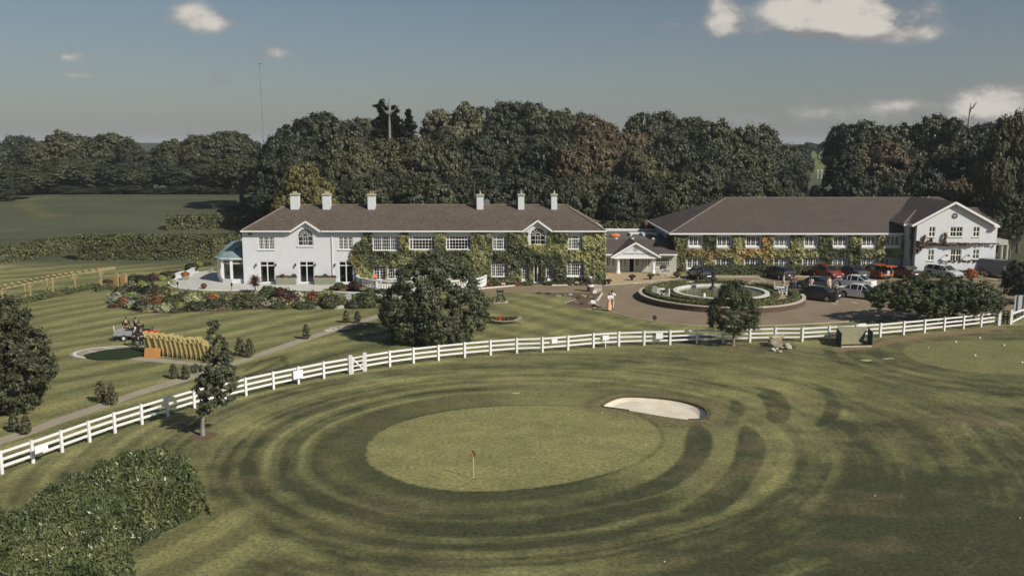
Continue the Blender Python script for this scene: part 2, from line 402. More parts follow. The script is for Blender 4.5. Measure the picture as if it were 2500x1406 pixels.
v = np.where(dG2 < 0, .05 + (fbm(X * .5, Y * .9, 4, 33) - .5) * .4, v)
v = np.where((np.abs(dG - .06) < .13) & (PX > 1000), v - .45, v)
# stripes in the bottom-left corner
bl = sst(700, 560, PX) * sst(1215, 1250, PY); sa = P(420, 1400) - P(620, 1290); sa.normalize()
sc_ = (X * -sa.y + Y * sa.x)
v = v * (1 - bl) + bl * (.36 * np.tanh(3 * np.sin(sc_ * 2.6 + wob * 3)) + st2 * .6)
# lawns behind the fence: diagonal mower stripes
sd = P(900, 770) - P(620, 830); sd.normalize(); sc1 = (X * -sd.y + Y * sd.x)
sb = P(500, 650) - P(60, 690); sb.normalize(); sc2 = (X * -sb.y + Y * sb.x)
sr = P(1560, 795) - P(1330, 745); sr.normalize(); sc3 = (X * -sr.y + Y * sr.x)
wb2 = (fbm(X * .12, Y * .12, 3, 44) - .5) * 5 + (fbm(X * .5, Y * .5, 3, 45) - .5) * 1.3
l1 = .36 * np.sin(sc1 * 2 * math.pi / 3.1 + wb2); l2 = .42 * np.sin(sc2 * 2 * math.pi / 4.6 + wb2); l3 = .36 * np.sin(sc3 * 2 * math.pi / 3.4 + wb2 * 1.4)
far_l = sst(90, 97, Y); rgt = sst(1050, 1180, PX)
vl = (l1 * (1 - far_l) + l2 * far_l) * (1 - rgt) + l3 * rgt + .20 + (fbm((X * sd.x + Y * sd.y) * .22, sc1 * 1.1, 4, 61) - .5) * 1.3 + (fbm(X * .7, Y * 1.0, 4, 62) - .5) * .4 + fine * .15
pathY = np.interp(PX, [0, 300, 600, 900], [1110, 1010, 905, 800])
vl = vl - .35 * sst(0, 30, PY - pathY) * (PX < 1000) 
v = (v + .07) * infront + vl * (1 - infront)
v = v + .55 * np.exp(-((Y - fy + .35) / .35) ** 2) * (Y < 90) * (PX > 500) * (.3 + fbm(X * .3, X * 0, 2, 3))
v = np.clip(v, -1, 1)[:, None]
C = np.where(v > 0, mid + (light - mid) * v, mid + (mid - dark) * v)
br = (sst(.50, .75, fbm(X * .33, Y * .6, 4, 91)) * .30 * sst(.5, 2.5, d) * infront)[:, None]
C = C * (1 - br) + brown * .8 * br
bb = (np.exp(-((dB - .6) / .8) ** 2) * .6 * (dB > 0))[:, None]; C = C * (1 - bb) + brown * .75 * bb
mxp, myp = P(2350, 1035).x, P(2350, 1035).y
bm_ = (np.exp(-((X - mxp) / 3.2) ** 2 - ((Y - myp) / 1.5) ** 2) * .7)[:, None]; C = C * (1 - bm_) + brown * .9 * bm_
# bare worn strip under the right-hand fence
wpx = [(2045, 855), (2130, 845), (2180, 830), (2260, 820), (2350, 812), (2440, 800)]
wl_ = np.array([G(*p) for p in wpx]); dw = np.full(X.shape, 99.)
for a, b in zip(wl_, wl_[1:]):
    e = b - a; t = np.clip(((X - a[0]) * e[0] + (Y - a[1]) * e[1]) / (e @ e), 0, 1); dw = np.minimum(dw, np.hypot(X - a[0] - t * e[0], Y - a[1] - t * e[1]))
ww = (sst(.75, .35, dw + wob * .5) * .9)[:, None]; C = C * (1 - ww) + np.array([.20, .14, .085]) * ww
rs_ = [G(*p) for p in ((-40, 668), (-40, 646), (60, 636), (120, 625), (192, 616), (196, 631), (120, 637), (50, 646))]
ix = near & (Y > 100); rd_ = np.full(X.shape, 9.); rd_[ix] = polydist(X[ix], Y[ix], rs_); rw_ = (sst(.4, -.4, rd_ + wob * 2) * .85)[:, None]; C = C * (1 - rw_) + np.array([.30, .27, .12]) * (.6 + .8 * fbm(X * 1.5, Y * 1.5, 3, 400))[:, None] * rw_
# tyre marks by the path
for pts in ([(600, 905), (640, 880), (690, 868), (690, 885), (650, 900), (600, 918)], [(600, 918), (655, 895), (698, 872), (700, 895), (620, 925)]):
    L_ = np.array([G(*p) for p in pts]); dw = np.full(X.shape, 99.)
    for a, b in zip(L_, L_[1:]):
        e = b - a; t = np.clip(((X - a[0]) * e[0] + (Y - a[1]) * e[1]) / (e @ e), 0, 1); dw = np.minimum(dw, np.hypot(X - a[0] - t * e[0], Y - a[1] - t * e[1]))
    C = C * (1 - .45 * sst(.22, .08, dw))[:, None]
# far field and distance
ff = sst(112, 122, Y)[:, None]
tex = ((fbm(X * .06, Y * .35, 4, 7) - .5) * .7 + 1.06)[:, None]
C = C * (1 - ff) + np.array([.070, .077, .043]) * tex * ff
tr = np.full(X.shape, 99.)
for pts in ([(65, 520), (120, 512), (60, 518), (75, 535), (120, 548), (170, 545)], [(100, 505), (130, 512)]):
    L_ = np.array([[(Q(a_, b_, 165 + (545 - b_) * .8)).x, 165 + (545 - b_) * .8] for a_, b_ in pts])
    for a, b in zip(L_, L_[1:]):
        e = b - a; t = np.clip(((X - a[0]) * e[0] + (Y - a[1]) * e[1]) / (e @ e), 0, 1); tr = np.minimum(tr, np.hypot(X - a[0] - t * e[0], Y - a[1] - t * e[1]))
tw = (sst(1.6, .4, tr) * .6)[:, None]; C = C * (1 - tw) + np.array([.15, .14, .05]) * tw
pg = (sst(330, 380, Y) * sst(20, 60, X))[:, None]; C = C * (1 - pg) + np.array([.13, .15, .06]) * pg
wd_ = (sst(560, 640, Y))[:, None]; C = C * (1 - wd_) + np.array([.05, .058, .035]) * wd_
nx_, ny_ = len(gx), len(gy)
idx = np.arange(nx_ * ny_).reshape(ny_, nx_)
F = np.stack([idx[:-1, :-1], idx[:-1, 1:], idx[1:, 1:], idx[1:, :-1]], -1).reshape(-1, 4)
gm = npmesh('ground', np.stack([X, Y, Z], 1), F)
ca = gm.color_attributes.new('turf', 'FLOAT_COLOR', 'POINT')
ca.data.foreach_set('color', np.concatenate([C, np.ones((len(C), 1))], 1).astype(np.float32).ravel())
gmat = bpy.data.materials.new('turf'); gmat.use_nodes = True; t = gmat.node_tree; bs = t.nodes['Principled BSDF']
at = N(t, 'ShaderNodeAttribute', attribute_name='turf'); ge = N(t, 'ShaderNodeNewGeometry')
n1 = N(t, 'ShaderNodeTexNoise', Scale=5.0, Detail=10.0, Roughness=.85); t.links.new(ge.outputs['Position'], n1.inputs['Vector'])
n2 = N(t, 'ShaderNodeTexNoise', Scale=.9, Detail=5.0, Roughness=.6); t.links.new(ge.outputs['Position'], n2.inputs['Vector'])
k = mth(t, 'MULTIPLY', mth(t, 'MAXIMUM', mth(t, 'MULTIPLY_ADD', n1.outputs[0], 4.6, -1.3), .2), mth(t, 'MULTIPLY_ADD', n2.outputs[0], .7, .65))
vm = t.nodes.new('ShaderNodeVectorMath'); vm.operation = 'SCALE'; t.links.new(at.outputs['Color'], vm.inputs[0]); t.links.new(k, vm.inputs['Scale'])
t.links.new(vm.outputs[0], bs.inputs['Base Color']); bs.inputs['Roughness'].default_value = .85; bs.inputs['Specular IOR Level'].default_value = .15
bp = N(t, 'ShaderNodeBump', Strength=.5, Distance=.03); t.links.new(n1.outputs[0], bp.inputs['Height']); t.links.new(bp.outputs[0], bs.inputs['Normal'])
ground = obj('ground', gm, gmat, smooth=True); ground['kind'] = 'structure'
# ------------------------------------------------------------------ building materials
white_wall = mat('white_render', (.62, .635, .655), .85, (.565, .58, .60), 1.2, 6, bump=.12, bscale=9)
white_paint = mat('white_paint', (.74, .74, .73), .5, (.67, .67, .66), 2., 4)
cream_paint = mat('cream_paint', (.70, .70, .62), .55, (.6, .6, .53), 2.)
def rooftile(name, c1, c2, c3, moss):
    m = bpy.data.materials.new(name); m.use_nodes = True; t = m.node_tree; bs = t.nodes['Principled BSDF']
    ge = N(t, 'ShaderNodeNewGeometry'); s = N(t, 'ShaderNodeSeparateXYZ'); t.links.new(ge.outputs['Position'], s.inputs[0])
    cb = N(t, 'ShaderNodeCombineXYZ'); t.links.new(s.outputs[0], cb.inputs[0]); t.links.new(mth(t, 'MULTIPLY', s.outputs[2], 2.1), cb.inputs[1]); t.links.new(mth(t, 'MULTIPLY', s.outputs[1], .02), cb.inputs[2])
    bk = N(t, 'ShaderNodeTexBrick', Scale=1.0); bk.inputs['Brick Width'].default_value = .3; bk.inputs['Row Height'].default_value = .3; bk.inputs['Mortar Size'].default_value = .022
    bk.inputs['Color1'].default_value = (*c1, 1); bk.inputs['Color2'].default_value = (*c2, 1); bk.inputs['Mortar'].default_value = (*[q * .55 for q in c1], 1); t.links.new(cb.outputs[0], bk.inputs['Vector'])
    n = N(t, 'ShaderNodeTexNoise', Scale=.55, Detail=8., Roughness=.7); t.links.new(ge.outputs['Position'], n.inputs['Vector'])
    n2 = N(t, 'ShaderNodeTexNoise', Scale=5., Detail=6., Roughness=.8); t.links.new(ge.outputs['Position'], n2.inputs['Vector'])
    c = mixc(t, smooth(t, n.outputs[0], .35, .7), bk.outputs[0], c3)
    hi = mth(t, 'MULTIPLY', smooth(t, n2.outputs[0], .56, .74), mth(t, 'MULTIPLY', smooth(t, s.outputs[2], 5.2, 9.), moss))
    c = mixc(t, hi, c, (.24, .20, .11))
    n3 = N(t, 'ShaderNodeTexNoise', Scale=4.5, Detail=9., Roughness=.85); t.links.new(cb.outputs[0], n3.inputs['Vector'])
    vs = t.nodes.new('ShaderNodeVectorMath'); vs.operation = 'SCALE'; t.links.new(c, vs.inputs[0]); t.links.new(mth(t, 'MAXIMUM', mth(t, 'MULTIPLY_ADD', n3.outputs[0], 3.0 if moss > .5 else 1.2, -.5 if moss > .5 else .4), .3), vs.inputs['Scale']); c = vs.outputs[0]
    t.links.new(c, bs.inputs['Base Color']); bs.inputs['Roughness'].default_value = .85; bs.inputs['Specular IOR Level'].default_value = .2
    b = N(t, 'ShaderNodeBump', Strength=.6, Distance=.04); t.links.new(bk.outputs['Fac'], b.inputs['Height']); b.invert = True; t.links.new(b.outputs[0], bs.inputs['Normal'])
    return m
tile_main = rooftile('lichened_roof_tile', (.128, .098, .078), (.088, .070, .058), (.108, .092, .072), .95)
tile_wing = rooftile('plain_roof_tile', (.098, .080, .070), (.084, .068, .060), (.094, .078, .068), .15)
lead = mat('grey_lead', (.16, .17, .17), .6, (.11, .12, .12), 2)
teal = mat('verdigris_roof', (.15, .24, .245), .7, (.20, .27, .27), 1.2, 6)
terracotta = mat('terracotta', (.42, .22, .11), .8, (.3, .2, .12), 5)
stonecap = mat('cap_stone', (.42, .40, .31), .9, (.28, .27, .2), 4, bump=.2)
curtain = mat('pale_curtain', (.82, .81, .78), .9, (.66, .66, .64), 6)
felt = mat('flat_roof_felt', (.085, .082, .075), .9, (.13, .115, .10), .6, 6)
def glassmat():
    m = bpy.data.materials.new('window_glass'); m.use_nodes = True; t = m.node_tree; t.nodes.remove(t.nodes['Principled BSDF'])
    tr = N(t, 'ShaderNodeBsdfTransparent'); tr.inputs[0].default_value = (.72, .76, .76, 1)
    gl = N(t, 'ShaderNodeBsdfGlossy'); gl.inputs[0].default_value = (.9, .9, .9, 1); gl.inputs['Roughness'].default_value = .04
    fr = N(t, 'ShaderNodeFresnel', IOR=1.5); mx = N(t, 'ShaderNodeMixShader')
    t.links.new(mth(t, 'MULTIPLY_ADD', fr.outputs[0], 1.0, .04), mx.inputs[0]); t.links.new(tr.outputs[0], mx.inputs[1]); t.links.new(gl.outputs[0], mx.inputs[2])
    t.links.new(mx.outputs[0], t.nodes['Material Output'].inputs[0]); return m
glass = glassmat()
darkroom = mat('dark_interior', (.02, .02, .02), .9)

def part(mb, name, m, parent, smooth=False, label=None):
    o = mb.build(name, m, parent, smooth)
    if parent is not None and parent.type == 'EMPTY' and parent.rotation_euler.z == 0: o.location = -parent.location
    if label: o['label'] = label
    return o
def rect(px0, py0, px1, py1, Yp):
    a = Q(px0, py1, Yp); b = Q(px1, py0, Yp); return (a.x, b.x, a.z, b.z)
def wall_panel(mb, Yp, x0, x1, z0, z1, holes, reveal=.16):
    full = holes; holes = [(max(h[0], x0), min(h[1], x1), h[2], h[3]) for h in holes if h[1] > x0 + 1e-5 and h[0] < x1 - 1e-5]
    xs = sorted({x0, x1, *[h[0] for h in holes], *[h[1] for h in holes]}); xs = [x for x in xs if x0 - 1e-6 <= x <= x1 + 1e-6]
    for a, b in zip(xs, xs[1:]):
        m = (a + b) / 2; hs_ = sorted([(h[2], h[3]) for h in holes if h[0] < m < h[1]]); z = z0
        for (h0, h1) in hs_:
            if h0 > z: mb.quad((a, Yp, z), (b, Yp, z), (b, Yp, h0), (a, Yp, h0))
            z = max(z, h1)
        if z < z1: mb.quad((a, Yp, z), (b, Yp, z), (b, Yp, z1), (a, Yp, z1))
    for (a, b, c, d) in holes:
        r = Yp + reveal
        if a > x0 + 1e-6: mb.quad((a, Yp, c), (a, r, c), (a, r, d), (a, Yp, d))
        if b < x1 - 1e-6: mb.quad((b, r, c), (b, Yp, c), (b, Yp, d), (b, r, d))
        mb.quad((a, Yp, d), (a, r, d), (b, r, d), (b, Yp, d)); mb.quad((a, r, c), (a, Yp, c), (b, Yp, c), (b, r, c))
def window(root, Yp, r, cols, rows, thick=(), transom=(), curt=(), sill=True, name='window', m=None, bar=.035, fr=.07, label=None, blind=None, low=0., plain=False):
    x0, x1, z0, z1 = r; m = m or white_paint; yf = Yp + .04; yb = Yp + .11
    f = MB(); f.box(x0, x0 + fr, yf, yb, z0, z1).box(x1 - fr, x1, yf, yb, z0, z1).box(x0 + fr, x1 - fr, yf, yb, z1 - fr, z1).box(x0 + fr, x1 - fr, yf, yb, z0, z0 + fr + low)
    xs = [x0 + (x1 - x0) * i / cols for i in range(cols + 1)]; zs = [z0 + low + (z1 - z0 - low) * i / rows for i in range(rows + 1)]
    for i in thick: f.box(xs[i] - .055, xs[i] + .055, yf - .004, yb - .004, z0 + fr + low, z1 - fr)
    for j in transom: f.box(x0 + fr, x1 - fr, yf - .008, yb - .008, zs[j] - .05, zs[j] + .05)
    if sill: f.box(x0 - .10, x1 + .10, Yp - .10, Yp + .035, z0 - .09, z0 - .002)
    fo = part(f, name, m, root, label=label)
    g = MB()
    for i in range(1, cols):
        if i not in thick: g.box(xs[i] - bar / 2, xs[i] + bar / 2, yf + .012, yb - .012, z0 + fr + low, z1 - fr)
    for j in range(1, rows):
        if j not in transom and not plain: g.box(x0 + fr, x1 - fr, yf + .016, yb - .016, zs[j] - bar / 2, zs[j] + bar / 2)
    if g.v: part(g, 'glazing_bars', m, fo)
    part(MB().quad((x0, yb - .03, z0), (x1, yb - .03, z0), (x1, yb - .03, z1), (x0, yb - .03, z1)), 'pane', glass, fo)
    for (a, b) in curt:
        c = MB(); n = max(2, int((b - a) * (x1 - x0) / .09)); xa = x0 + (x1 - x0) * a; xb = x0 + (x1 - x0) * b
        for k in range(n):
            u0 = xa + (xb - xa) * k / n; u1 = xa + (xb - xa) * (k + 1) / n; y0 = Yp + .16 + .03 * (k % 2); y1 = Yp + .16 + .03 * ((k + 1) % 2)
            c.quad((u0, y0, z0), (u1, y1, z0), (u1, y1, z1), (u0, y0, z1))
        part(c, 'curtain', curtain, fo)
    return fo
def hip_roof(mb, x0, x1, y0, y1, ze, rx0, rx1, zr, yr=None, th=.12):
    yr = (y0 + y1) / 2 if yr is None else yr
    a, b, c, d = (x0, y0, ze), (x1, y0, ze), (x1, y1, ze), (x0, y1, ze); r0, r1 = (rx0, yr, zr), (rx1, yr, zr)
    mb.poly([a, b, r1, r0]); mb.poly([b, c, r1]); mb.poly([c, d, r0, r1]); mb.poly([d, a, r0])
    k = th
    mb.poly([(x0, y0, ze - k), (x0, y1, ze - k), (x1, y1, ze - k), (x1, y0, ze - k)])
    for p, q in ((a, b), (b, c), (c, d), (d, a)): mb.poly([(p[0], p[1], ze - k), (q[0], q[1], ze - k), q, p])

# ================================================================== MAIN HOUSE
FH = P(640, 693).y
house = empty('country_house', (Q(1035, 693, FH).x, FH, 0), 'long white two-storey country house with a brown hipped roof and ivy over its right part', 'house')
hx0, hx1 = Q(596, 690, FH).x, Q(1473, 690, FH).x
HD = 10.6
ze = Q(1000, 566, FH).z
Ye = FH - .42; zef = Q(1000, 563, Ye).z
holes = []; wins = []
def addw(px0, py0, px1, py1, *a, **k):
    r = rect(px0, py0, px1, py1, FH); holes.append(r); wins.append((r, a, k))
addw(632, 578, 669, 609, 9, 4, thick=(3, 6), curt=[(0, .28), (.72, 1)])
addw(827, 578, 861, 609, 9, 4, thick=(3, 6), curt=[(0, .1), (.9, 1)])
addw(911, 577, 974, 611, 12, 4, thick=(4, 8), curt=[(0, .34), (.68, 1)])
addw(1000, 577, 1061, 609, 8, 4, thick=(1, 7), transom=(3,), curt=[(0, .14)])
addw(1090, 577, 1149, 609, 8, 4, thick=(1, 7), transom=(3,))
addw(1203, 577, 1237.5, 609, 8, 4, thick=(2, 6), transom=(3,))
addw(1387, 576, 1422, 608, 8, 4, thick=(2, 6), transom=(3,), curt=[(.1, .3), (.7, .9)])
addw(1200, 638, 1240, 675, 8, 5, thick=(2, 6), transom=(4,))
addw(1384, 637, 1426, 675, 8, 5, thick=(2, 6), transom=(4,), low=.1)
addw(947, 650, 993, 681, 8, 4, thick=(3, 5), transom=(3,))
addw(1005, 650, 1050, 681, 8, 4, thick=(3, 5), transom=(3,))
addw(1070, 650, 1112, 681, 6, 4, thick=(2, 4), transom=(3,))
addw(1274, 647, 1292, 684, 3, 5, low=.12); addw(1333, 647, 1351, 684, 3, 5, low=.12)
addw(1126, 650, 1139, 690, 2, 4, name='glazed_door', sill=False)
addw(1141, 650, 1152, 690, 1, 1, name='open_door', sill=False)
addw(913, 650, 941, 690, 4, 5, thick=(2,), name='glazed_door', sill=False, low=.35)
addw(1303, 646, 1322, 690, 2, 1, thick=(1,), name='front_door', sill=False)
for x in (636, 732, 828): addw(x, 638, x + 34.5, 690, 2, 5, thick=(1,), transom=(4,), name='french_door', sill=False, curt=[(.03, .14)], fr=.09, plain=True)
wm = MB()
peds = [(745.5, 540, 37.5, 746, 559, 600.5, False), (1312.5, 537.5, 38, 1313, 557, 597.5, True)]
ped_rng = []
for (cx, ay, hw, wx, wt, wb, ivy) in peds:
    pa, pb = Q(cx - hw + 4, 564, FH).x, Q(cx + hw - 4, 564, FH).x; apex = Q(cx, ay + 4, FH); c_ = (pa + pb) / 2
    wl0, wl1 = Q(wx - 18.3, wb, FH).x, Q(wx + 18.3, wb, FH).x; wr = (wl1 - wl0) / 2; wc = (wl0 + wl1) / 2; zt = Q(wx, wt, FH).z; zb = Q(wx, wb, FH).z
    ped_rng.append((pa, pb)); n = 44; zl = zb
    for k in range(n):
        a = pa + (pb - pa) * k / n; b = pa + (pb - pa) * (k + 1) / n
        top = lambda x: max(ze, ze + (apex.z - ze) * (1 - abs(x - c_) / ((pb - pa) / 2)))
        arc = lambda x: (zt - wr) + math.sqrt(max(0, wr * wr - (x - wc) ** 2)) if abs(x - wc) < wr - 1e-6 else zb
        if arc((a + b) / 2) > zb + 1e-3:
            wm.quad((a, FH, max(arc(a), zt - wr)), (b, FH, max(arc(b), zt - wr)), (b, FH, top(b)), (a, FH, top(a)))
            wm.quad((a, FH, max(arc(a), zt - wr)), (a, FH + .16, max(arc(a), zt - wr)), (b, FH + .16, max(arc(b), zt - wr)), (b, FH, max(arc(b), zt - wr)))
        else: wm.quad((a, FH, zl), (b, FH, zl), (b, FH, top(b)), (a, FH, top(a)))
    for xx in (wl0, wl1): wm.quad((xx, FH, zb), (xx, FH + .16, zb), (xx, FH + .16, zt - wr), (xx, FH, zt - wr))
    # arched window
    f = MB(); arcp = [(wc - wr * math.cos(math.pi * i / 20), FH + .07, zt - wr + wr * math.sin(math.pi * i / 20)) for i in range(21)]
    for p, q in zip(arcp, arcp[1:]): f.beam(p, q, .07, .08, (0, 1, 0))
    f.box(wl0, wl0 + .07, FH + .04, FH + .11, zb, zt - wr).box(wl1 - .07, wl1, FH + .04, FH + .11, zb, zt - wr).box(wl0 + .07, wl1 - .07, FH + .04, FH + .11, zb, zb + .08)
    f.box(wl0 - .12, wl1 + .12, FH - .10, FH + .035, zb - .1, zb - .002)
    fo = part(f, 'arched_window', white_paint, house)
    g = MB(); zs_ = zt - wr
    for xx in (-.33, .33): g.box(wc + xx * wr * 1.0 - .02, wc + xx * wr + .02, FH + .05, FH + .10, zb + .08, zs_)
    g.box(wc - .02, wc + .02, FH + .05, FH + .10, zb + .08, zs_)
    for hh in (0, .5): g.box(wl0 + .07, wl1 - .07, FH + .054, FH + .096, zb + (zs_ - zb) * (1 - hh) - .02, zb + (zs_ - zb) * (1 - hh) + .02)
    for i in range(1, 7):
        t_ = math.pi * i / 7; g.beam((wc - .36 * wr * math.cos(t_), FH + .075, zs_ + .36 * wr * math.sin(t_)), (wc - .97 * wr * math.cos(t_), FH + .075, zs_ + .97 * wr * math.sin(t_)), .035, .03, (0, 1, 0))
    for rr in (.36, .68):
        ap = [(wc - rr * wr * math.cos(math.pi * i / 14), FH + .078, zs_ + rr * wr * math.sin(math.pi * i / 14)) for i in range(15)]
        for p, q in zip(ap, ap[1:]): g.beam(p, q, .03, .03, (0, 1, 0))
    part(g, 'glazing_bars', white_paint, fo)
    part(MB().poly([(wl0, FH + .09, zb), (wl1, FH + .09, zb)] + [(p[0], FH + .09, p[2]) for p in arcp[::-1]]), 'pane', glass, fo)
    if not ivy:
        part(MB().quad((wl0, FH + .2, zb), (wl1, FH + .2, zb), (wl1, FH + .2, zs_ + .1), (wl0, FH + .2, zs_ + .1)), 'curtain', curtain, fo)
# wall panels between and below the pediments
zsill = {}
segs = [hx0, ped_rng[0][0], ped_rng[0][1], ped_rng[1][0], ped_rng[1][1], hx1]
zlp = [Q(746, 600.5, FH).z, Q(1313, 597.5, FH).z]
for i, (a, b) in enumerate(zip(segs, segs[1:])):
    wall_panel(wm, FH, a, b, 0, ze if i in (0, 2, 4) else zlp[0 if i == 1 else 1], holes)
for (a, b, c, d) in ((hx0, FH, hx0, FH + HD), (hx1, FH, hx1, FH + HD), (hx0, FH + HD, hx1, FH + HD)): wm.quad((a, b, 0), (c, d, 0), (c, d, ze), (a, b, ze))
part(wm, 'wall', white_wall, house)
for r, a, k in wins: window(house, FH, r, *a, **k)
# inner partition and upper floor keep the rooms dark
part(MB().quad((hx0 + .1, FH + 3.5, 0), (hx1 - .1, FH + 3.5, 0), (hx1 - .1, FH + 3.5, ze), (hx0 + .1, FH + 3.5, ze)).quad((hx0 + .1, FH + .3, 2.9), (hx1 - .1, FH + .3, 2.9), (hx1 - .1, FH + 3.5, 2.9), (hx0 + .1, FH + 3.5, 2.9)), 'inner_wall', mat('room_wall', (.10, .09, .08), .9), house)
Yr = FH + HD / 2; zr = Q(1040, 501, Yr).z; rx0, rx1 = Q(699, 501, Yr).x, Q(1381, 501, Yr).x
ex0, ex1 = Q(589, 563, Ye).x, Q(1478, 563, Ye).x
rf = MB(); slope = (zr - zef) / (Yr - Ye); notch = []; soff = [ex0]
for (cx, ay, hw, *_r) in peds:
    A_ = Q(cx, ay, FH - .34); L_ = Q(cx - hw, 565, FH - .34).x; R_ = Q(cx + hw, 565, FH - .34).x
    notch += [(L_, Ye, zef), (A_.x, Ye + (A_.z - zef) / slope, A_.z), (R_, Ye, zef)]; soff += [L_, R_]
soff.append(ex1); b_y = FH + HD + .42
fpoly = [(ex0, Ye, zef)] + notch + [(ex1, Ye, zef), (rx1, Yr, zr), (rx0, Yr, zr)]
for t_ in tessellate_polygon([[Vector((p[0], p[1], 0)) for p in fpoly]]): rf.poly([fpoly[k] for k in t_])
rf.poly([(ex1, Ye, zef), (ex1, b_y, zef), (rx1, Yr, zr)]); rf.poly([(ex1, b_y, zef), (ex0, b_y, zef), (rx0, Yr, zr), (rx1, Yr, zr)]); rf.poly([(ex0, b_y, zef), (ex0, Ye, zef), (rx0, Yr, zr)])
for k in range(0, len(soff), 2): rf.poly([(soff[k], Ye, zef - .1), (soff[k + 1], Ye, zef - .1), (soff[k + 1], FH + .2, zef - .1), (soff[k], FH + .2, zef - .1)])
rf.poly([(ex0, Ye, zef - .1), (ex0, b_y, zef - .1), (hx0, b_y, zef - .1), (hx0, Ye, zef - .1)]); rf.poly([(ex1, Ye, zef - .1), (ex1, b_y, zef - .1), (hx1, b_y, zef - .1), (hx1, Ye, zef - .1)])
roof = part(rf, 'roof', tile_main, house)
slope = (zr - zef) / (Yr - Ye)
rt = MB(); rt.beam((rx0, Yr, zr + .05), (rx1, Yr, zr + .05), .22, .12)
for (a, b) in (((ex0, Ye, zef + .03), (rx0, Yr, zr + .03)), ((ex1, Ye, zef + .03), (rx1, Yr, zr + .03)), ((ex0, FH + HD + .42, zef + .03), (rx0, Yr, zr + .03)), ((ex1, FH + HD + .42, zef + .03), (rx1, Yr, zr + .03))): rt.beam(a, b, .2, .1)
part(rt, 'ridge_tiles', mat('ridge_tile', (.15, .115, .09), .9, (.24, .21, .16), 2.5), roof)
gt = MB()
def fascia(mb, a, b, y, z, skip):
    xs = [a] + [v_ for s_ in skip for v_ in s_] + [b]
    for i in range(0, len(xs), 2): mb.box(xs[i], xs[i + 1], y - .13, y - .003, z - .17, z - .01)
skips = []
for (cx, ay, hw, *_r) in peds: skips.append((Q(cx - hw - 1, 564, Ye).x, Q(cx + hw + 1, 564, Ye).x))
fascia(gt, ex0 - .1, ex1 + .1, Ye, zef, skips)
gt.box(ex0 - .13, ex0 - .003, Ye, FH + HD + .42, zef - .17, zef - .01); gt.box(ex1 + .003, ex1 + .13, Ye, FH + HD + .42, zef - .17, zef - .01)
part(gt, 'gutter', white_paint, house)
dp = MB()
for px in (811, 1179): 
    x_ = Q(px, 600, FH).x; dp.box(x_ - .04, x_ + .04, FH - .12, FH - .03, .1, ze - .05)
part(dp, 'downpipe', white_paint, house)
for (cx, ay, hw, *_r) in peds:       # small gabled roofs over the arched windows
    Yg = FH - .34; A = Q(cx, ay, Yg); L = Q(cx - hw, 565, Yg); Rr = Q(cx + hw, 565, Yg); yb = Ye + (A.z - zef) / slope
    g = MB(); g.poly([tuple(L), (A.x, A.y, A.z), (A.x, yb, A.z), (L.x, Ye + .3, zef + .02)]); g.poly([tuple(A), tuple(Rr), (Rr.x, Ye + .3, zef + .02), (A.x, yb, A.z)])
    go = part(g, 'gable_roof', tile_main, house)
    b = MB(); b.beam((L.x, Yg - .04, L.z - .07), (A.x, Yg - .04, A.z - .07), .10, .2); b.beam((A.x, Yg - .045, A.z - .07), (Rr.x, Yg - .045, Rr.z - .07), .10, .2)
    part(b, 'bargeboard', white_paint, go)
    s_ = MB(); s_.poly([(L.x, Yg, L.z - .1), (A.x, Yg, A.z - .1), (A.x, FH, A.z - .1), (L.x, FH, L.z - .1)]); s_.poly([(A.x, Yg, A.z - .1), (Rr.x, Yg, Rr.z - .1), (Rr.x, FH, Rr.z - .1), (A.x, FH, A.z - .1)])
    part(s_, 'soffit', white_paint, go)
for (a, b, top, pot) in ((709.5, 731, 473, 's'), (788, 808, 473, 's'), (898, 917.5, 474, 't'), (1164, 1180, 475, 'p'), (1265, 1280, 474, 'p'), (1346, 1360, 474, 'p')):
    # front foot on the roof slope
    _, bb_, cc_ = ray((a + b) / 2, 513); k_ = cc_ / bb_; Yc = (zef - slope * Ye - CAMH) / (k_ - slope); 
    q0, q1 = Q(a, 513, Yc), Q(b, 513, Yc); zt = Q(a, top + 4, Yc).z; dep = 1.05
    x0, x1 = q0.x, q1.x - (.12 if a < 1000 else 0)
    c = MB().box(x0, x1, Yc, Yc + dep, q0.z - .35, zt); co = part(c, 'chimney', white_wall, house)
    part(MB().box(x0 - .1, x1 + .1, Yc - .1, Yc + dep + .1, zt + .003, zt + .12).box(x0 - .04, x1 + .04, Yc - .04, Yc + dep + .04, zt + .123, zt + .2), 'chimney_cap', stonecap, co)
    xm = (x0 + x1) / 2
    if pot == 's': part(MB().box(xm - .22, xm + .22, Yc + .3, Yc + .75, zt + .2, zt + .42), 'chimney_pot', stonecap, co)
    else:
        pm = MB(); pm.lathe((xm - (.14 if pot == 't' else 0), Yc + .5, zt + .2), [(.13, 0), (.11, .22), (.13, .26), (.13, .3)], 10)
        if pot == 't': pm.lathe((xm + .16, Yc + .5, zt + .2), [(.13, 0), (.11, .22), (.13, .26), (.13, .3)], 10)
        else: pm.lathe((xm, Yc + .5, zt + .5), [(.05, 0), (.05, .12)], 6)
        part(pm, 'chimney_pot', terracotta if pot == 't' else stonecap, co)
    part(MB().box(x0 - .08, x1 + .08, Yc - .1, Yc + .0, q0.z - .16, q0.z + .06), 'lead_flashing', lead, co)
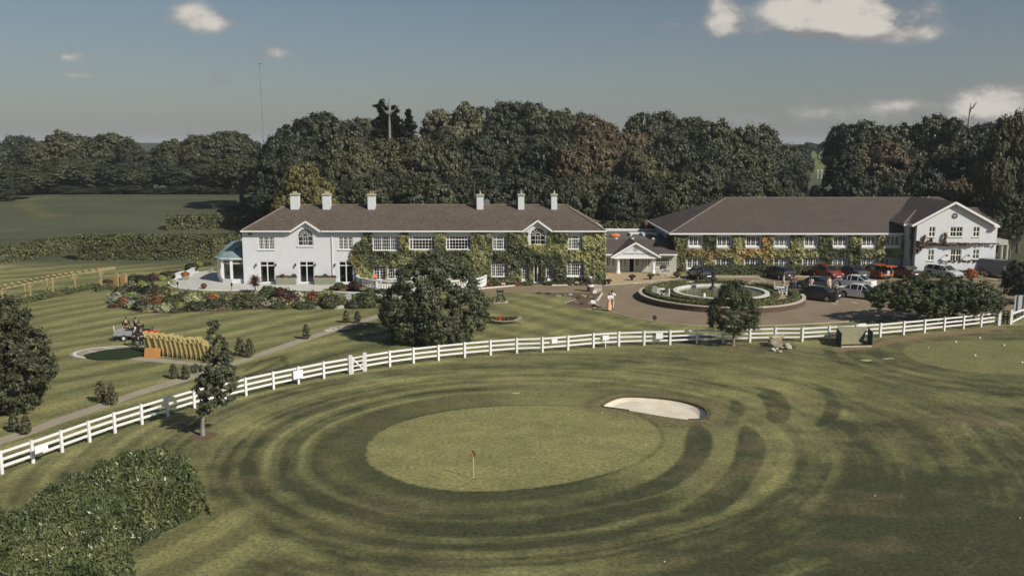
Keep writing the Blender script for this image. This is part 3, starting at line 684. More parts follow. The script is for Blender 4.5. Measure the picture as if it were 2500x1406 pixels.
# wall lanterns beside the french doors
lant = MB().box(-.05, .05, -.22, 0, -.03, .0).lathe((0, -.2, -.32), [(.07, 0), (.1, .22), (.04, .3)], 6).build('wall_lantern', mat('black_iron', (.02, .02, .02), .5, (.035, .035, .03), 6))
for i, (px, lb) in enumerate(((626, 'left of the left french door'), (674, 'right of the left french door'), (722, 'left of the middle french door'), (770, 'right of the middle french door'), (818, 'left of the french door nearest the ivy'))):
    o = lant if i == 0 else lant.copy()
    if i: COL.objects.link(o)
    o.location = Q(px, 643, FH - .01); tag(o, 'small black wall lantern ' + lb, 'lantern', 'wall lanterns on the white house')
tag(MB().box(-.2, .2, -.15, 0, -.15, .1).box(-.17, .17, -.2, -.15, -.08, .06).build('security_light', mat('grey_metal', (.12, .13, .13), .5), loc=Q(611, 571, FH - .01)), 'grey floodlight under the eaves at the left corner of the house', 'light')

# ---- conservatory at the left end
cons = empty('conservatory', (hx0 - 2, FH + 3, 0), 'white round-ended conservatory with a teal roof at the left end of the house', 'conservatory')
cp = [(hx0 - .02, FH + .55), (hx0 - 1.5, FH + .45), (hx0 - 2.6, FH + .8), (hx0 - 3.35, FH + 1.7), (hx0 - 3.5, FH + 3.2), (hx0 - 3.5, FH + 6.4), (hx0 - .02, FH + 6.4)]
zw = Q(540, 629, FH + 1).z; base = MB(); top = MB(); posts = MB(); gl = MB(); door = MB()
for (a, b) in zip(cp, cp[1:]):
    va, vb = Vector((*a, 0)), Vector((*b, 0)); L = (vb - va).length; n = max(1, round(L / 1.25)); up = Vector((0, 0, 1))
    base.beam(va + up * .24, vb + up * .24, .16, .48); top.beam(va + up * (zw - .12), vb + up * (zw - .12), .2, .24)
    for k in range(n if b != cp[-1] else n + 1):
        p = va.lerp(vb, k / n); part(MB().box(p.x - .14, p.x + .14, p.y - .09, p.y + .09, .48, zw - .24), 'pilaster', white_paint, cons)
    for k in range(n):
        p = va.lerp(vb, k / n); q = va.lerp(vb, (k + 1) / n)
        gl.quad((p.x, p.y, .48), (q.x, q.y, .48), (q.x, q.y, zw - .24), (p.x, p.y, zw - .24)); door.beam((p.x, p.y, zw - .6), (q.x, q.y, zw - .6), .09, .07)
part(base, 'plinth', white_wall, cons); part(top, 'frieze', white_paint, cons); part(gl, 'pane', glass, cons); part(door, 'transoms', white_paint, cons)
rp = MB(); cen = Vector((hx0 - 1.3, FH + 3.4)); out = []
for (a, b) in cp: out.append((a + (a - cen.x) * .12 if a < hx0 - .5 else a, b + (b - cen.y) * .08))
z1, z2, z3 = zw + .02, Q(560, 610, FH + 2.4).z, Q(575, 589, FH + 4).z
mid_ = [(cen.x + (a - cen.x) * .78 if a < hx0 - .5 else a, cen.y + (b - cen.y) * .62) for a, b in out]
for i in range(len(out) - 1): rp.quad((*out[i], z1), (*out[i + 1], z1), (*mid_[i + 1], z2), (*mid_[i], z2))
in_ = [(cen.x + (a - cen.x) * .4 if a < hx0 - .5 else a, cen.y + (b - cen.y) * .3) for a, b in out]
for i in range(len(mid_) - 1): rp.quad((*mid_[i], z2), (*mid_[i + 1], z2), (*in_[i + 1], z3), (*in_[i], z3))
rp.poly([(*p, z3) for p in in_])
part(rp, 'roof', teal, cons)
ev = MB()
for a, b in zip(out, out[1:]): ev.beam((*a, z1 - .06), (*b, z1 - .06), .16, .12)
part(ev, 'eaves', white_paint, cons)
part(MB().poly([(*p, .02) for p in cp]), 'floor', mat('dark_floor', (.06, .05, .045), .6), cons)
dm = MB(); dm.box(hx0 - 1.0, hx0 - .01, FH + 1.5, FH + 1.9, zw + .25, zw + 1.0); dm.poly([(hx0 - 1.5, FH + 1.35, zw + .75), (hx0 - .01, FH + 1.35, zw + 1.5), (hx0 - .01, FH + 2.6, zw + 1.5), (hx0 - 1.5, FH + 2.6, zw + .75)])
part(dm, 'dormer', teal, cons)

# ================================================================== ENTRANCE LINK
YL = P(1550, 664).y
link = empty('entrance_building', (Q(1560, 664, YL).x, YL, 0), 'low entrance building with a brown roof and grey walls between the house and the wing', 'building')
lx0, lx1 = Q(1469, 664, YL).x, Q(1651, 664, YL).x; zl = Q(1550, 622, YL).z
greywall = mat('grey_green_render', (.42, .42, .37), .9, (.36, .36, .31), 1.4, bump=.1)
lh = []; lw = []
for (a, b, c, d, co, ro, th) in ((1480, 628, 1491, 651, 2, 5, ()), (1493.5, 628, 1502, 651, 2, 5, ()), (1514.5, 629, 1521, 652, 2, 5, ()), (1522.5, 629, 1529.5, 652, 2, 5, ()), (1551.5, 628, 1561, 651, 2, 5, ()), (1567, 629, 1587, 652, 6, 5, (2, 4)), (1600, 628, 1634, 651, 8, 6, ())):
    r = rect(a, b, c, d, YL); lh.append(r); lw.append((r, co, ro, th))
dr = rect(1536, 626, 1548, 663.5, YL); lh.append((dr[0], dr[1], 0, dr[3]))
lm = MB(); wall_panel(lm, YL, lx0, lx1, 0, zl, lh)
for (a, b, c, d) in ((lx0, YL, lx0, YL + 18), (lx1, YL, lx1, YL + 18), (lx0, YL + 18, lx1, YL + 18)): lm.quad((a, b, 0), (c, d, 0), (c, d, zl), (a, b, zl))
part(lm, 'wall', greywall, link)
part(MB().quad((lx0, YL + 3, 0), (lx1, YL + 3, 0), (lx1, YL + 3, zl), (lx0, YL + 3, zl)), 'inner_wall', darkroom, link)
for r, co, ro, th in lw: window(link, YL, r, co, ro, thick=th, bar=.025, sill=False, m=cream_paint, fr=.06)
dm = MB().box(dr[0] - .09, dr[0], YL - .03, YL + .1, 0, dr[3] + .08).box(dr[1], dr[1] + .09, YL - .03, YL + .1, 0, dr[3] + .08).box(dr[0], dr[1], YL - .03, YL + .1, dr[3], dr[3] + .08)
part(dm, 'door_frame', white_paint, link)
Yle = YL - .5; zle = Q(1550, 620.5, Yle).z; Ylr = YL + 3.4; zlr = Q(1550, 584, Ylr).z
lr = MB(); lr.quad((lx0 - .2, Yle, zle), (lx1 + .0, Yle, zle), (lx1 - .0, Ylr, zlr), (lx0 - .2, Ylr, zlr)).quad((lx0 - .2, Ylr + .01, zlr), (lx1, Ylr + .01, zlr), (lx1, Ylr + .6, zlr - .35), (lx0 - .2, Ylr + .6, zlr - .35)); lr.quad((lx0 - .2, Yle, zle - .1), (lx0 - .2, Ylr, zlr - .1), (lx1, Ylr, zlr - .1), (lx1, Yle, zle - .1))
lroof = part(lr, 'roof', tile_wing, link)
part(MB().box(lx0 - .2, Q(1497, 622, YL).x, Yle - .12, Yle - .003, zle - .16, zle).box(Q(1607, 622, YL).x, lx1, Yle - .12, Yle - .003, zle - .16, zle), 'gutter', white_paint, link)
part(MB().quad((lx0, Ylr + .6, zlr - .35), (lx1, Ylr + .6, zlr - .35), (lx1, YL + 18.2, zlr - .35), (lx0, YL + 18.2, zlr - .35)), 'flat_roof', felt, link)
rl = MB(); rl.box(lx0, lx1, YL + 18.0, YL + 18.25, zlr - .34, zlr - .02)
for px in (1506, 1546, 1596): rl.box(Q(px, 580, Ylr).x - .15, Q(px, 580, Ylr).x + .15, Ylr + .2, Ylr + .5, zlr - .1, zlr + .13)
part(rl, 'parapet', white_paint, link)
sk = MB()
for i in range(3):
    a = Q(1537 + i * 30.5, 565, YL + 12); sk.box(a.x, a.x + .25, YL + 11, YL + 13.4, zlr - .34, zlr - .05)
sk.box(Q(1537, 565, YL + 12).x, Q(1622, 565, YL + 12).x, YL + 13.4, YL + 13.6, zlr - .34, zlr - .08)
part(sk, 'rooflight', white_paint, link)
tp = Q(1502, 571, YL + 9)
tag(MB().lathe((0, 0, 0), [(.6, 0), (.72, .1), (.7, .32), (.5, .46), (.1, .5)], 14, .55).build('tarpaulin', mat('orange_plastic', (.62, .2, .05), .5, (.5, .15, .04), 4), loc=(tp.x, YL + 9.5, zlr - .348)), 'orange plastic cover lying on the flat roof of the entrance building', 'cover')
# portico
por = empty('portico', (Q(1551, 667, YL - 1).x, YL - 1.5, 0), 'white gabled entrance portico on two white columns with the hotel name', 'portico')
Yp = P(1509, 668).y; wc_ = MB()
for i, px in enumerate((1509, 1594.5)):
    x_ = P(px, 668).x; zc = Q(px, 626, Yp).z
    cm_ = MB(); cm_.lathe((x_, Yp, 0), [(.27, 0), (.27, .22), (.2, .42), (.17, 1.0), (.15, zc - .25), (.2, zc - .2), (.2, zc - .003)], 12)
    part(cm_, 'column', white_paint, por)
Yf = Yp - .35; A = Q(1551.5, 595, Yf); L = Q(1497, 627, Yf); Rr = Q(1608, 627, Yf)
ped = MB(); ped.v = [tuple(L), tuple(Rr), tuple(A), (L.x, L.y + .3, L.z), (Rr.x, Rr.y + .3, Rr.z), (A.x, A.y + .3, A.z)]; ped.f = [(0, 1, 2), (5, 4, 3), (0, 3, 4, 1), (0, 2, 5, 3), (1, 4, 5, 2)]
part(ped, 'pediment', white_wall, por)
rr_ = MB(); yb2 = Yle + (A.z + .2 - zle) / ((zlr - zle) / (Ylr - Yle))
L2 = (L.x - .25, Yf - .2, L.z - .02); R2 = (Rr.x + .25, Yf - .2, Rr.z - .02); A2 = (A.x, Yf - .2, A.z + .16)
rr_.poly([L2, A2, (A2[0], yb2, A2[2]), (L2[0], Yle + .2, L2[2])]); rr_.poly([A2, R2, (R2[0], Yle + .2, R2[2]), (A2[0], yb2, A2[2])])
part(rr_, 'roof', tile_wing, por)
bb2 = MB(); bb2.beam((L2[0], L2[1] - .03, L2[2] - .06), (A2[0], L2[1] - .03, A2[2] - .06), .1, .2).beam((A2[0], L2[1] - .034, A2[2] - .06), (R2[0], L2[1] - .034, R2[2] - .06), .1, .2).box(L.x, Rr.x, Yf - .1, Yf + .4, L.z - .22, L.z - .003)
part(bb2, 'bargeboard', white_paint, por)
crest_m = mat('crest_grey', (.20, .23, .20), .7, (.3, .33, .3), 9)
cc = Q(1552, 607.5, Yf - .02); cr = MB(); nC = 24
for k in range(nC):
    t0, t1 = 2 * math.pi * k / nC, 2 * math.pi * (k + 1) / nC
    cr.poly([(cc.x + .34 * math.cos(t0), Yf - .02, cc.z + .34 * math.sin(t0)), (cc.x + .34 * math.cos(t1), Yf - .02, cc.z + .34 * math.sin(t1)), (cc.x + .28 * math.cos(t1), Yf - .02, cc.z + .28 * math.sin(t1)), (cc.x + .28 * math.cos(t0), Yf - .02, cc.z + .28 * math.sin(t0))])
cr.poly([(cc.x - .2, Yf - .021, cc.z), (cc.x + .2, Yf - .021, cc.z), (cc.x + .13, Yf - .021, cc.z - .17), (cc.x, Yf - .021, cc.z - .24), (cc.x - .13, Yf - .021, cc.z - .17)])
cr.poly([(cc.x - .13, Yf - .021, cc.z + .03), (cc.x + .13, Yf - .021, cc.z + .03), (cc.x + .13, Yf - .021, cc.z + .12), (cc.x, Yf - .021, cc.z + .24), (cc.x - .13, Yf - .021, cc.z + .12)])
part(cr, 'crest', crest_m, por)
def text_mesh(s, size, name, m, M, parent=None):
    cu = bpy.data.curves.new('lettering', 'FONT'); cu.body = s; cu.size = size; cu.extrude = .004; cu.align_x = 'CENTER'; cu.align_y = 'CENTER'; cu.resolution_u = 2
    o = bpy.data.objects.new('lettering_curve', cu); COL.objects.link(o); bpy.context.view_layer.update()
    me = bpy.data.meshes.new_from_object(o.evaluated_get(bpy.context.evaluated_depsgraph_get())); bpy.data.objects.remove(o)
    me.transform(M); return obj(name, me, m, parent)
tm = Q(1552, 620, Yf - .012)
to = text_mesh('CROVER HOUSE HOTEL & GOLF CLUB', .25, 'lettering', mat('dark_letters', (.05, .06, .06), .6), Matrix.Translation(Vector((tm.x, Yf - .012, tm.z))) @ Matrix.Rotation(R(90), 4, 'X') @ Matrix.Scale(.74, 4, (1, 0, 0)), por)
to.location = -por.location

# ================================================================== WING
YW = P(1700, 673).y + 3.8
wing = empty('hotel_wing', (Q(1930, 673, YW).x, YW, 0), 'long two-storey wing covered in green and orange ivy under a big brown roof', 'building')
wx0, wx1 = Q(1652, 673, YW).x, Q(2236, 650, YW).x; zw_ = Q(1900, 572, YW).z; WD = 18.
hw_ = []; ww_ = []
up_ = [(1682, 1714, .3, 1), (1751, 1785, 0, 0), (1821, 1857, 0, 0), (1891, 1926, 1, 1), (1964, 1996, 0, .3), (2034, 2069, 0, 0), (2104, 2138, .2, 0), (2162, 2197, 0, 0)]
lo_ = [(1677, 1715, 0, .35), (1747, 1785, 0, 0), (1818, 1856, 0, 0), (1889, 1926, 1, 1), (1959, 1998, 0, 0), (2032, 2069, 1, 1), (2102, 2138, 1, 1), (2158, 2195, .05, 1)]
for (a, b, c1, c2) in up_:
    r = rect(a, 577, b, 602, YW); hw_.append(r); cu_ = [(0, 1)] if c1 == 1 else ([(.64, 1)] if c2 > .2 else [(0, .08), (.9, 1)]); ww_.append((r, cu_, 3))
for (a, b, c1, c2) in lo_:
    r = rect(a, 630, b, 656, YW); hw_.append(r); cu_ = [(0, 1)] if c1 == 1 else ([(.36, 1)] if c2 == 1 else ([(.64, 1)] if c2 else [(0, .08), (.9, 1)])); ww_.append((r, cu_, 4))
wmb = MB(); wall_panel(wmb, YW, wx0, wx1, 0, zw_, hw_)
for (a, b, c, d) in ((wx0, YW, wx0, YW + WD), (wx1, YW, wx1, YW + WD), (wx0, YW + WD, wx1, YW + WD)): wmb.quad((a, b, 0), (c, d, 0), (c, d, zw_), (a, b, zw_))
part(wmb, 'wall', white_wall, wing)
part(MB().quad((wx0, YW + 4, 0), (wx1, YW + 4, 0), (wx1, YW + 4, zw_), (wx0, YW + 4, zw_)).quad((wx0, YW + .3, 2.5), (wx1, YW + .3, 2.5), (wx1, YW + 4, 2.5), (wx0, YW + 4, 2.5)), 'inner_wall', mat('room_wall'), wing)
for r, cu_, rows in ww_:
    window(wing, YW, r, 6, rows, thick=(2, 4), curt=cu_, bar=.03, low=.1)
    # raised white surround so the ivy stops short of the window
    a, b, c, d = r; part(MB().box(a - .12, a - .004, YW - .06, YW + .02, c - .15, d + .1).box(b + .004, b + .12, YW - .06, YW + .02, c - .15, d + .1).box(a - .004, b + .004, YW - .06, YW + .02, c - .22, c - .1).box(a - .12, b + .12, YW - .07, YW + .02, d + .1, d + .22), 'window_surround', white_wall, wing)
Ywe = YW - .5; zwe = Q(1900, 569, Ywe).z; Ywr = YW + WD / 2; zwr = Q(1900, 483, Ywr).z
wr_ = MB(); hip_roof(wr_, Q(1636, 569, Ywe).x, Q(2300, 569, Ywe).x, Ywe, YW + WD + .5, zwe, Q(1772, 483, Ywr).x, Q(2276, 483, Ywr).x, zwr, Ywr)
wroof = part(wr_, 'roof', tile_wing, wing)
part(MB().box(Q(1634, 569, Ywe).x, Q(2214, 569, Ywe).x, Ywe - .13, Ywe - .003, zwe - .2, zwe - .01).box(Q(1636, 569, Ywe).x - .13, Q(1636, 569, Ywe).x - .003, Ywe, YW + WD + .5, zwe - .2, zwe - .01), 'gutter', white_paint, wing)
rt = MB().beam((Q(1772, 483, Ywr).x, Ywr, zwr + .04), (Q(2276, 483, Ywr).x, Ywr, zwr + .04), .2, .1).beam((Q(1636, 569, Ywe).x, Ywe, zwe + .03), (Q(1772, 483, Ywr).x, Ywr, zwr + .03), .18, .08)
part(rt, 'ridge_tiles', mat('ridge_tile'), wroof)

# ---- gabled block at the right end
YG = YW - 2.6
gab = empty('gabled_building', (Q(2334, 660, YG).x, YG, 0), 'white gabled building with a round attic window at the right end of the wing', 'building')
gx0, gx1 = Q(2236, 600, YG).x, Q(2432, 600, YG).x; zg = Q(2334, 549, YG).z; ga = Q(2334, 497, YG); gc = (gx0 + gx1) / 2
gh = []; gw = []
for (a, b, c, d, co, ro, th, tr_, cu_) in ((2267, 554, 2284, 578, 2, 2, (1,), (1,), []), (2319, 554, 2351, 578, 4, 2, (2,), (1,), []), (2375, 554, 2392.5, 578, 2, 2, (1,), (1,), []),
        (2264.5, 609, 2281, 636, 2, 2, (1,), (1,), [(0, 1)]), (2374, 609, 2391, 632, 2, 2, (1,), (1,), [(.1, .9)])):
    r = rect(a, b, c, d, YG); gh.append(r); gw.append((r, co, ro, th, tr_, cu_))
rd = rect(2318, 609, 2348, 650, YG); gh.append(rd)
gm_ = MB(); wall_panel(gm_, YG, gx0, gx1, 0, zg, gh)
cw = Q(2331, 527, YG); cr_ = .31
n = 60
for k in range(n):
    a = gx0 + (gx1 - gx0) * k / n; b = gx0 + (gx1 - gx0) * (k + 1) / n
    tp_ = lambda x: zg + (ga.z - zg) * (1 - abs(x - gc) / ((gx1 - gx0) / 2))
    gm_.quad((a, YG, zg), (b, YG, zg), (b, YG, tp_(b)), (a, YG, tp_(a)))
gm_.quad((gx0, YG, 0), (gx0, YG + 14, 0), (gx0, YG + 14, zg), (gx0, YG, zg)); gm_.quad((gx1, YG, 0), (gx1, YG + 14, 0), (gx1, YG + 14, zg), (gx1, YG, zg))
part(gm_, 'wall', white_wall, gab)
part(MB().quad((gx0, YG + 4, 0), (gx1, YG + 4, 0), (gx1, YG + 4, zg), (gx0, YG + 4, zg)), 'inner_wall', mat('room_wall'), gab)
part(MB().box(gx0, gx1, YG - .035, YG - .001, Q(2334, 594.5, YG).z - .05, Q(2334, 594.5, YG).z + .05), 'string_course', white_paint, gab)
for r, co, ro, th, tr_, cu_ in gw: window(gab, YG, r, co, ro, thick=th, transom=tr_, curt=cu_, m=cream_paint, bar=.05)
window(gab, YG, rd, 4, 3, thick=(2,), transom=(2,), name='glazed_door', m=cream_paint, sill=False, curt=[(.1, .2)])
rw = MB(); ring = [(cw.x + cr_ * math.cos(2 * math.pi * i / 18), YG - .03, cw.z + cr_ * math.sin(2 * math.pi * i / 18)) for i in range(19)]
for p, q in zip(ring, ring[1:]): rw.beam(p, q, .07, .07, (0, 1, 0))
ro_ = part(rw, 'round_window', mat('grey_metal'), gab)
part(MB().poly([(p[0], YG - .015, p[2]) for p in ring[:-1]]), 'pane', mat('attic_glass', (.05, .055, .055), .15), ro_)
part(MB().box(cw.x - .25, cw.x + .25, YG - .05, YG - .02, cw.z - .02, cw.z + .02).box(cw.x - .02, cw.x + .02, YG - .056, YG - .026, cw.z - .25, cw.z + .25), 'glazing_bars', white_paint, ro_)
grf = MB(); Yf = YG - .4; L = Q(2227, 551, Yf); Rr = Q(2437, 549, Yf); A = Q(2334, 493, Yf); yb = YG + 12
zm = (L.z + Rr.z) / 2
for (a, b) in (((L.x, zm), (A.x, A.z)), ((A.x, A.z), (Rr.x, zm))):
    grf.quad((a[0], Yf, a[1]), (b[0], Yf, b[1]), (b[0], yb, b[1]), (a[0], yb, a[1])); grf.quad((a[0], Yf, a[1] - .15), (a[0], yb, a[1] - .15), (b[0], yb, b[1] - .15), (b[0], Yf, b[1] - .15))
part(grf, 'roof', tile_wing, gab)
part(MB().beam((L.x, Yf, zm + .05), (L.x, yb, zm + .05), .1, .06), 'verge', white_paint, gab)
gb = MB().beam((L.x, Yf - .04, zm - .1), (A.x, Yf - .04, A.z - .1), .1, .26).beam((A.x, Yf - .045, A.z - .1), (Rr.x, Yf - .045, zm - .1), .1, .26)
gb.box(Rr.x - .5, Rr.x + .15, Yf - .2, Yf + .3, zm - .27, zm - .02).box(L.x - .1, L.x + .02, Yf, YG + 8, zm - .2, zm - .03)
part(gb, 'bargeboard', white_paint, gab)
b2 = MB(); Y2 = YG + .9; z2e = Q(2210, 547, Y2).z; Y2r = YG + 9; hip_roof(b2, Q(2206, 547, Y2).x, Q(2436, 547, Y2).x, Y2, YG + 18, z2e, Q(2268, 480, Y2r).x, Q(2292, 480, Y2r).x, Q(2280, 480, Y2r).z, Y2r)
part(b2, 'rear_roof', tile_wing, gab)
part(MB().beam((Q(2206, 547, Y2).x, Y2, z2e + .04), (Q(2268, 480, Y2r).x, Y2r, Q(2268, 480, Y2r).z + .04), .14, .06), 'hip_tiles', mat('ridge_tile'), gab)
part(MB().box(Q(2206, 547, Y2).x, Q(2229, 547, Y2).x, Y2 - .12, Y2 - .003, z2e - .22, z2e - .01), 'rear_gutter', white_paint, gab)
b3 = MB(); Y3 = YG + 5; hip_roof(b3, Q(2350, 540, Y3).x, Q(2438, 540, Y3).x, Y3, YG + 13, Q(2400, 546, Y3).z, Q(2352, 506, YG + 9).x, Q(2416, 506, YG + 9).x, Q(2400, 506, YG + 9).z, YG + 9)
part(b3, 'side_roof', tile_wing, gab)
sw = Q(2218, 600, YW - .3)
part(MB().box(Q(2217, 600, YG + 1.1).x, gx0 - .01, YG + 1.1, YW - .02, 0, z2e - .1), 'return_wall', white_wall, gab)
pc = MB(); Yc = YG + 3.
pcx0, pcx1 = gx1 + .02, Q(2462, 590, Yc).x
cgrey = mat('pale_grey_stone', (.42, .42, .38), .8, (.33, .33, .3), 3)
pc.box(pcx0, pcx1, Yc, Yc + 4, Q(2450, 598, Yc).z, Q(2450, 586, Yc).z)
po = part(pc, 'side_porch', cgrey, gab)
for px in (2446.5, 2459): part(MB().lathe((Q(px, 600, Yc + .25).x, Yc + .25, .8), [(.17, 0), (.15, Q(2450, 598, Yc).z - .803)], 10), 'column', cgrey, po)
# raised terrace in front of the gabled block
ter = empty('terrace_wall', (Q(2400, 648, YG - 1.4).x, YG - 1.4, 0), 'low white terrace wall with a handrail in front of the gabled building', 'wall')
TD = 1.4
tz = Q(2360, 638, YG - 1.4).z; tx0, tx1 = Q(2312, 648, YG - 1.4).x, Q(2492, 648, YG - 1.4).x
part(MB().box(tx0, tx1, YG - 1.4, YG - 1.2, 0, tz).box(tx0, tx0 + .25, YG - 1.2, YG - .01, 0, tz), 'parapet', white_wall, ter)
part(MB().box(tx0 + .26, tx1, YG - 1.19, YG - .01, .0, tz - .55), 'terrace_floor', mat('pale_concrete', (.5, .48, .42), .9, (.4, .39, .34), 1.5), ter)
hr = MB(); pa, pb = P(2266, 655, .6), Q(2308, 634, YG - 1.3)
for dz in (0, -.35): hr.tube([(pa.x, YG - 1.3, pa.z + .35 + dz), (pb.x, YG - 1.3, pb.z + dz)], .03, 6)
for k in range(5):
    q = Vector((pa.x, YG - 1.3, pa.z + .35)).lerp(Vector((pb.x, YG - 1.3, pb.z)), k / 4); hr.tube([(q.x, q.y, q.z), (q.x, q.y, q.z - .9)], .025, 6)
part(hr, 'handrail', cream_paint, ter)
for (px, py) in ((2307, 622), (2360, 622)):
    q = Q(px, py, YG - .02)
    o = MB().box(-.03, .03, -.5, 0, -.05, .0).lathe((0, -.5, -.12), [(.16, 0), (.14, .12), (.03, .2)], 10).build('wall_lamp', mat('black_iron'), loc=q)
    tag(o, 'black wall lamp %s of the glazed doors of the gabled building' % ('left' if px < 2330 else 'right'), 'lamp')

# ================================================================== balustrade of the bow terrace
bal = empty('balustrade', (Q(1031, 693, FH).x, FH - 3, 0), 'white curved stone balustrade round the bow terrace behind the big tree', 'balustrade')
bcx = Q(1031, 690, FH).x; brx = (Q(1187, 690, FH).x - Q(876, 690, FH).x) / 2; bry = FH - P(1030, 711).y
def bpt(t_): return (bcx - brx * math.cos(t_), FH - bry * math.sin(t_) ** .8)
arc = [bpt(math.pi * (.0 + i / 90.)) for i in range(91)]
rail = MB(); kerb = MB()
for a, b in zip(arc, arc[1:]):
    rail.beam((*a, 1.02), (*b, 1.02), .3, .14); kerb.beam((*a, .14), (*b, .14), .3, .28)
part(rail, 'handrail', white_paint, bal); part(kerb, 'plinth', white_paint, bal)
bm0 = MB().lathe((0, 0, 0), [(.09, 0), (.06, .08), (.045, .12), (.11, .26), (.05, .48), (.045, .58), (.09, .67)], 7).mesh('baluster')
L_ = [0]
for a, b in zip(arc, arc[1:]): L_.append(L_[-1] + math.dist(a, b))
nB = int(L_[-1] / .3)
for k in range(1, nB):
    s_ = L_[-1] * k / nB; x_ = np.interp(s_, L_, [a[0] for a in arc]); y_ = np.interp(s_, L_, [a[1] for a in arc])
    if k % 9 == 0: part(MB().box(x_ - .16, x_ + .16, y_ - .16, y_ + .16, .28, .95), 'pier', white_paint, bal)
    else:
        o = obj('baluster', bm0, white_paint, bal, loc=Vector((x_, y_, .28)) - bal.location)
bt = sheet('bow_terrace', [arc[0]] + arc + [arc[-1]], .05, mat('pale_paving', (.50, .49, .45), .85, (.41, .40, .365), .9, 6, bump=.15))
# ================================================================== VEGETATION
RNG = np.random.default_rng(7)
ORD = ['first', 'second', 'third', 'fourth', 'fifth', 'sixth', 'seventh', 'eighth', 'ninth', 'tenth', 'eleventh', 'twelfth', 'thirteenth', 'fourteenth', 'fifteenth', 'sixteenth', 'seventeenth', 'eighteenth', 'nineteenth', 'twentieth',
       'twenty-first', 'twenty-second', 'twenty-third', 'twenty-fourth', 'twenty-fifth', 'twenty-sixth', 'twenty-seventh', 'twenty-eighth', 'twenty-ninth', 'thirtieth', 'thirty-first', 'thirty-second', 'thirty-third', 'thirty-fourth', 'thirty-fifth', 'thirty-sixth', 'thirty-seventh', 'thirty-eighth', 'thirty-ninth', 'fortieth']
LM = {k: leafmat('foliage_' + k, a, b, s, .22) for k, a, b, s in (
    ('dark', (.026, .032, .018), (.046, .052, .027), .12), ('green', (.040, .047, .024), (.068, .074, .034), .12), ('olive', (.058, .061, .028), (.088, .086, .040), .12),
    ('brown', (.085, .065, .034), (.115, .088, .046), .15), ('yellow', (.10, .10, .035), (.19, .16, .05), .3), ('pale', (.085, .088, .045), (.125, .125, .06), .15), ('conifer', (.020, .030, .020), (.035, .045, .028), .4),
    ('lime', (.16, .18, .05), (.30, .30, .09), 1.5), ('silver', (.20, .22, .17), (.32, .33, .25), 2.), ('maroon', (.05, .022, .02), (.085, .04, .03), 2.), ('shrub', (.04, .055, .022), (.08, .095, .035), 1.5),
    ('cream', (.45, .45, .30), (.25, .28, .10), 2.5), ('orange', (.55, .11, .02), (.16, .08, .03), 6), ('rust', (.22, .085, .035), (.14, .07, .03), 2), ('white', (.7, .7, .66), (.4, .42, .32), 4), ('hedge', (.068, .080, .032), (.120, .130, .050), .8), ('boxhedge', (.10, .115, .04), (.15, .16, .055), .9),
    ('laurel', (.07, .09, .036), (.15, .17, .07), .8))}
LM['laurel'].node_tree.nodes['Principled BSDF'].inputs['Roughness'].default_value = .36
LM['big'] = leafmat('foliage_big', (.055, .066, .034), (.10, .112, .056), .4, .35, rough=.5)
bark = mat('bark', (.14, .12, .09), .95, (.07, .06, .05), 3, 6, bump=.5)
palebark = mat('pale_bark', (.30, .28, .23), .95, (.16, .15, .12), 5, 6, bump=.4)

def crown_pts(rng, Rr, H, nlobe, nclump, nleaf, cr=(.05, .11), flat=.75, lobes=None, zmin=-.5, nrand=.42):
    """clumped crown: lobes > clumps > leaves. returns centres, normals"""
    if lobes is None:
        lob = []
        while len(lob) < nlobe:
            d = rng.normal(size=3); d /= np.linalg.norm(d)
            if d[2] < -.45: continue
            k = rng.uniform(.45, .66); s = rng.uniform(.27, .42)
            lob.append((d[0] * k * Rr, d[1] * k * Rr, H * .5 + d[2] * k * H * .5, s * Rr, s * H * .52))
        lob.append((0, 0, H * .5, Rr * .62, H * .34))
    else: lob = lobes
    lob = np.array(lob); out = []; k = 0
    wgt = lob[:, 3] * lob[:, 4]; wgt = wgt / wgt.sum()
    while len(out) < nclump and k < nclump * 30:
        k += 1; l = lob[rng.choice(len(lob), p=wgt)]; d = rng.normal(size=3); d /= np.linalg.norm(d)
        if d[2] < zmin: continue
        p = l[:3] + d * np.array([l[3], l[3], l[4]]) * rng.uniform(.82, 1.1)
        q = (((p[0] - lob[:, 0]) / lob[:, 3]) ** 2 + ((p[1] - lob[:, 1]) / lob[:, 3]) ** 2 + ((p[2] - lob[:, 2]) / lob[:, 4]) ** 2)
        if (q < .6).any() or p[2] < 0: continue
        out.append((*p, *d))
    out = np.array(out); n = len(out)
    r = rng.uniform(cr[0], cr[1], n) * Rr; ci = np.repeat(np.arange(n), nleaf); m = len(ci)
    d = rng.normal(size=(m, 3)); d += out[ci, 3:] * .7; d[:, 2] += .3; d /= np.linalg.norm(d, axis=1, keepdims=True)
    rr = r[ci] * np.where(rng.uniform(0, 1, m) < .12, rng.uniform(1.0, 1.9, m), rng.uniform(.1, 1.15, m))
    C = out[ci, :3] + d * rr[:, None] * np.array([1, 1, flat])
    return C, d + out[ci, 3:] * .5 + rng.normal(size=d.shape) * nrand, lob
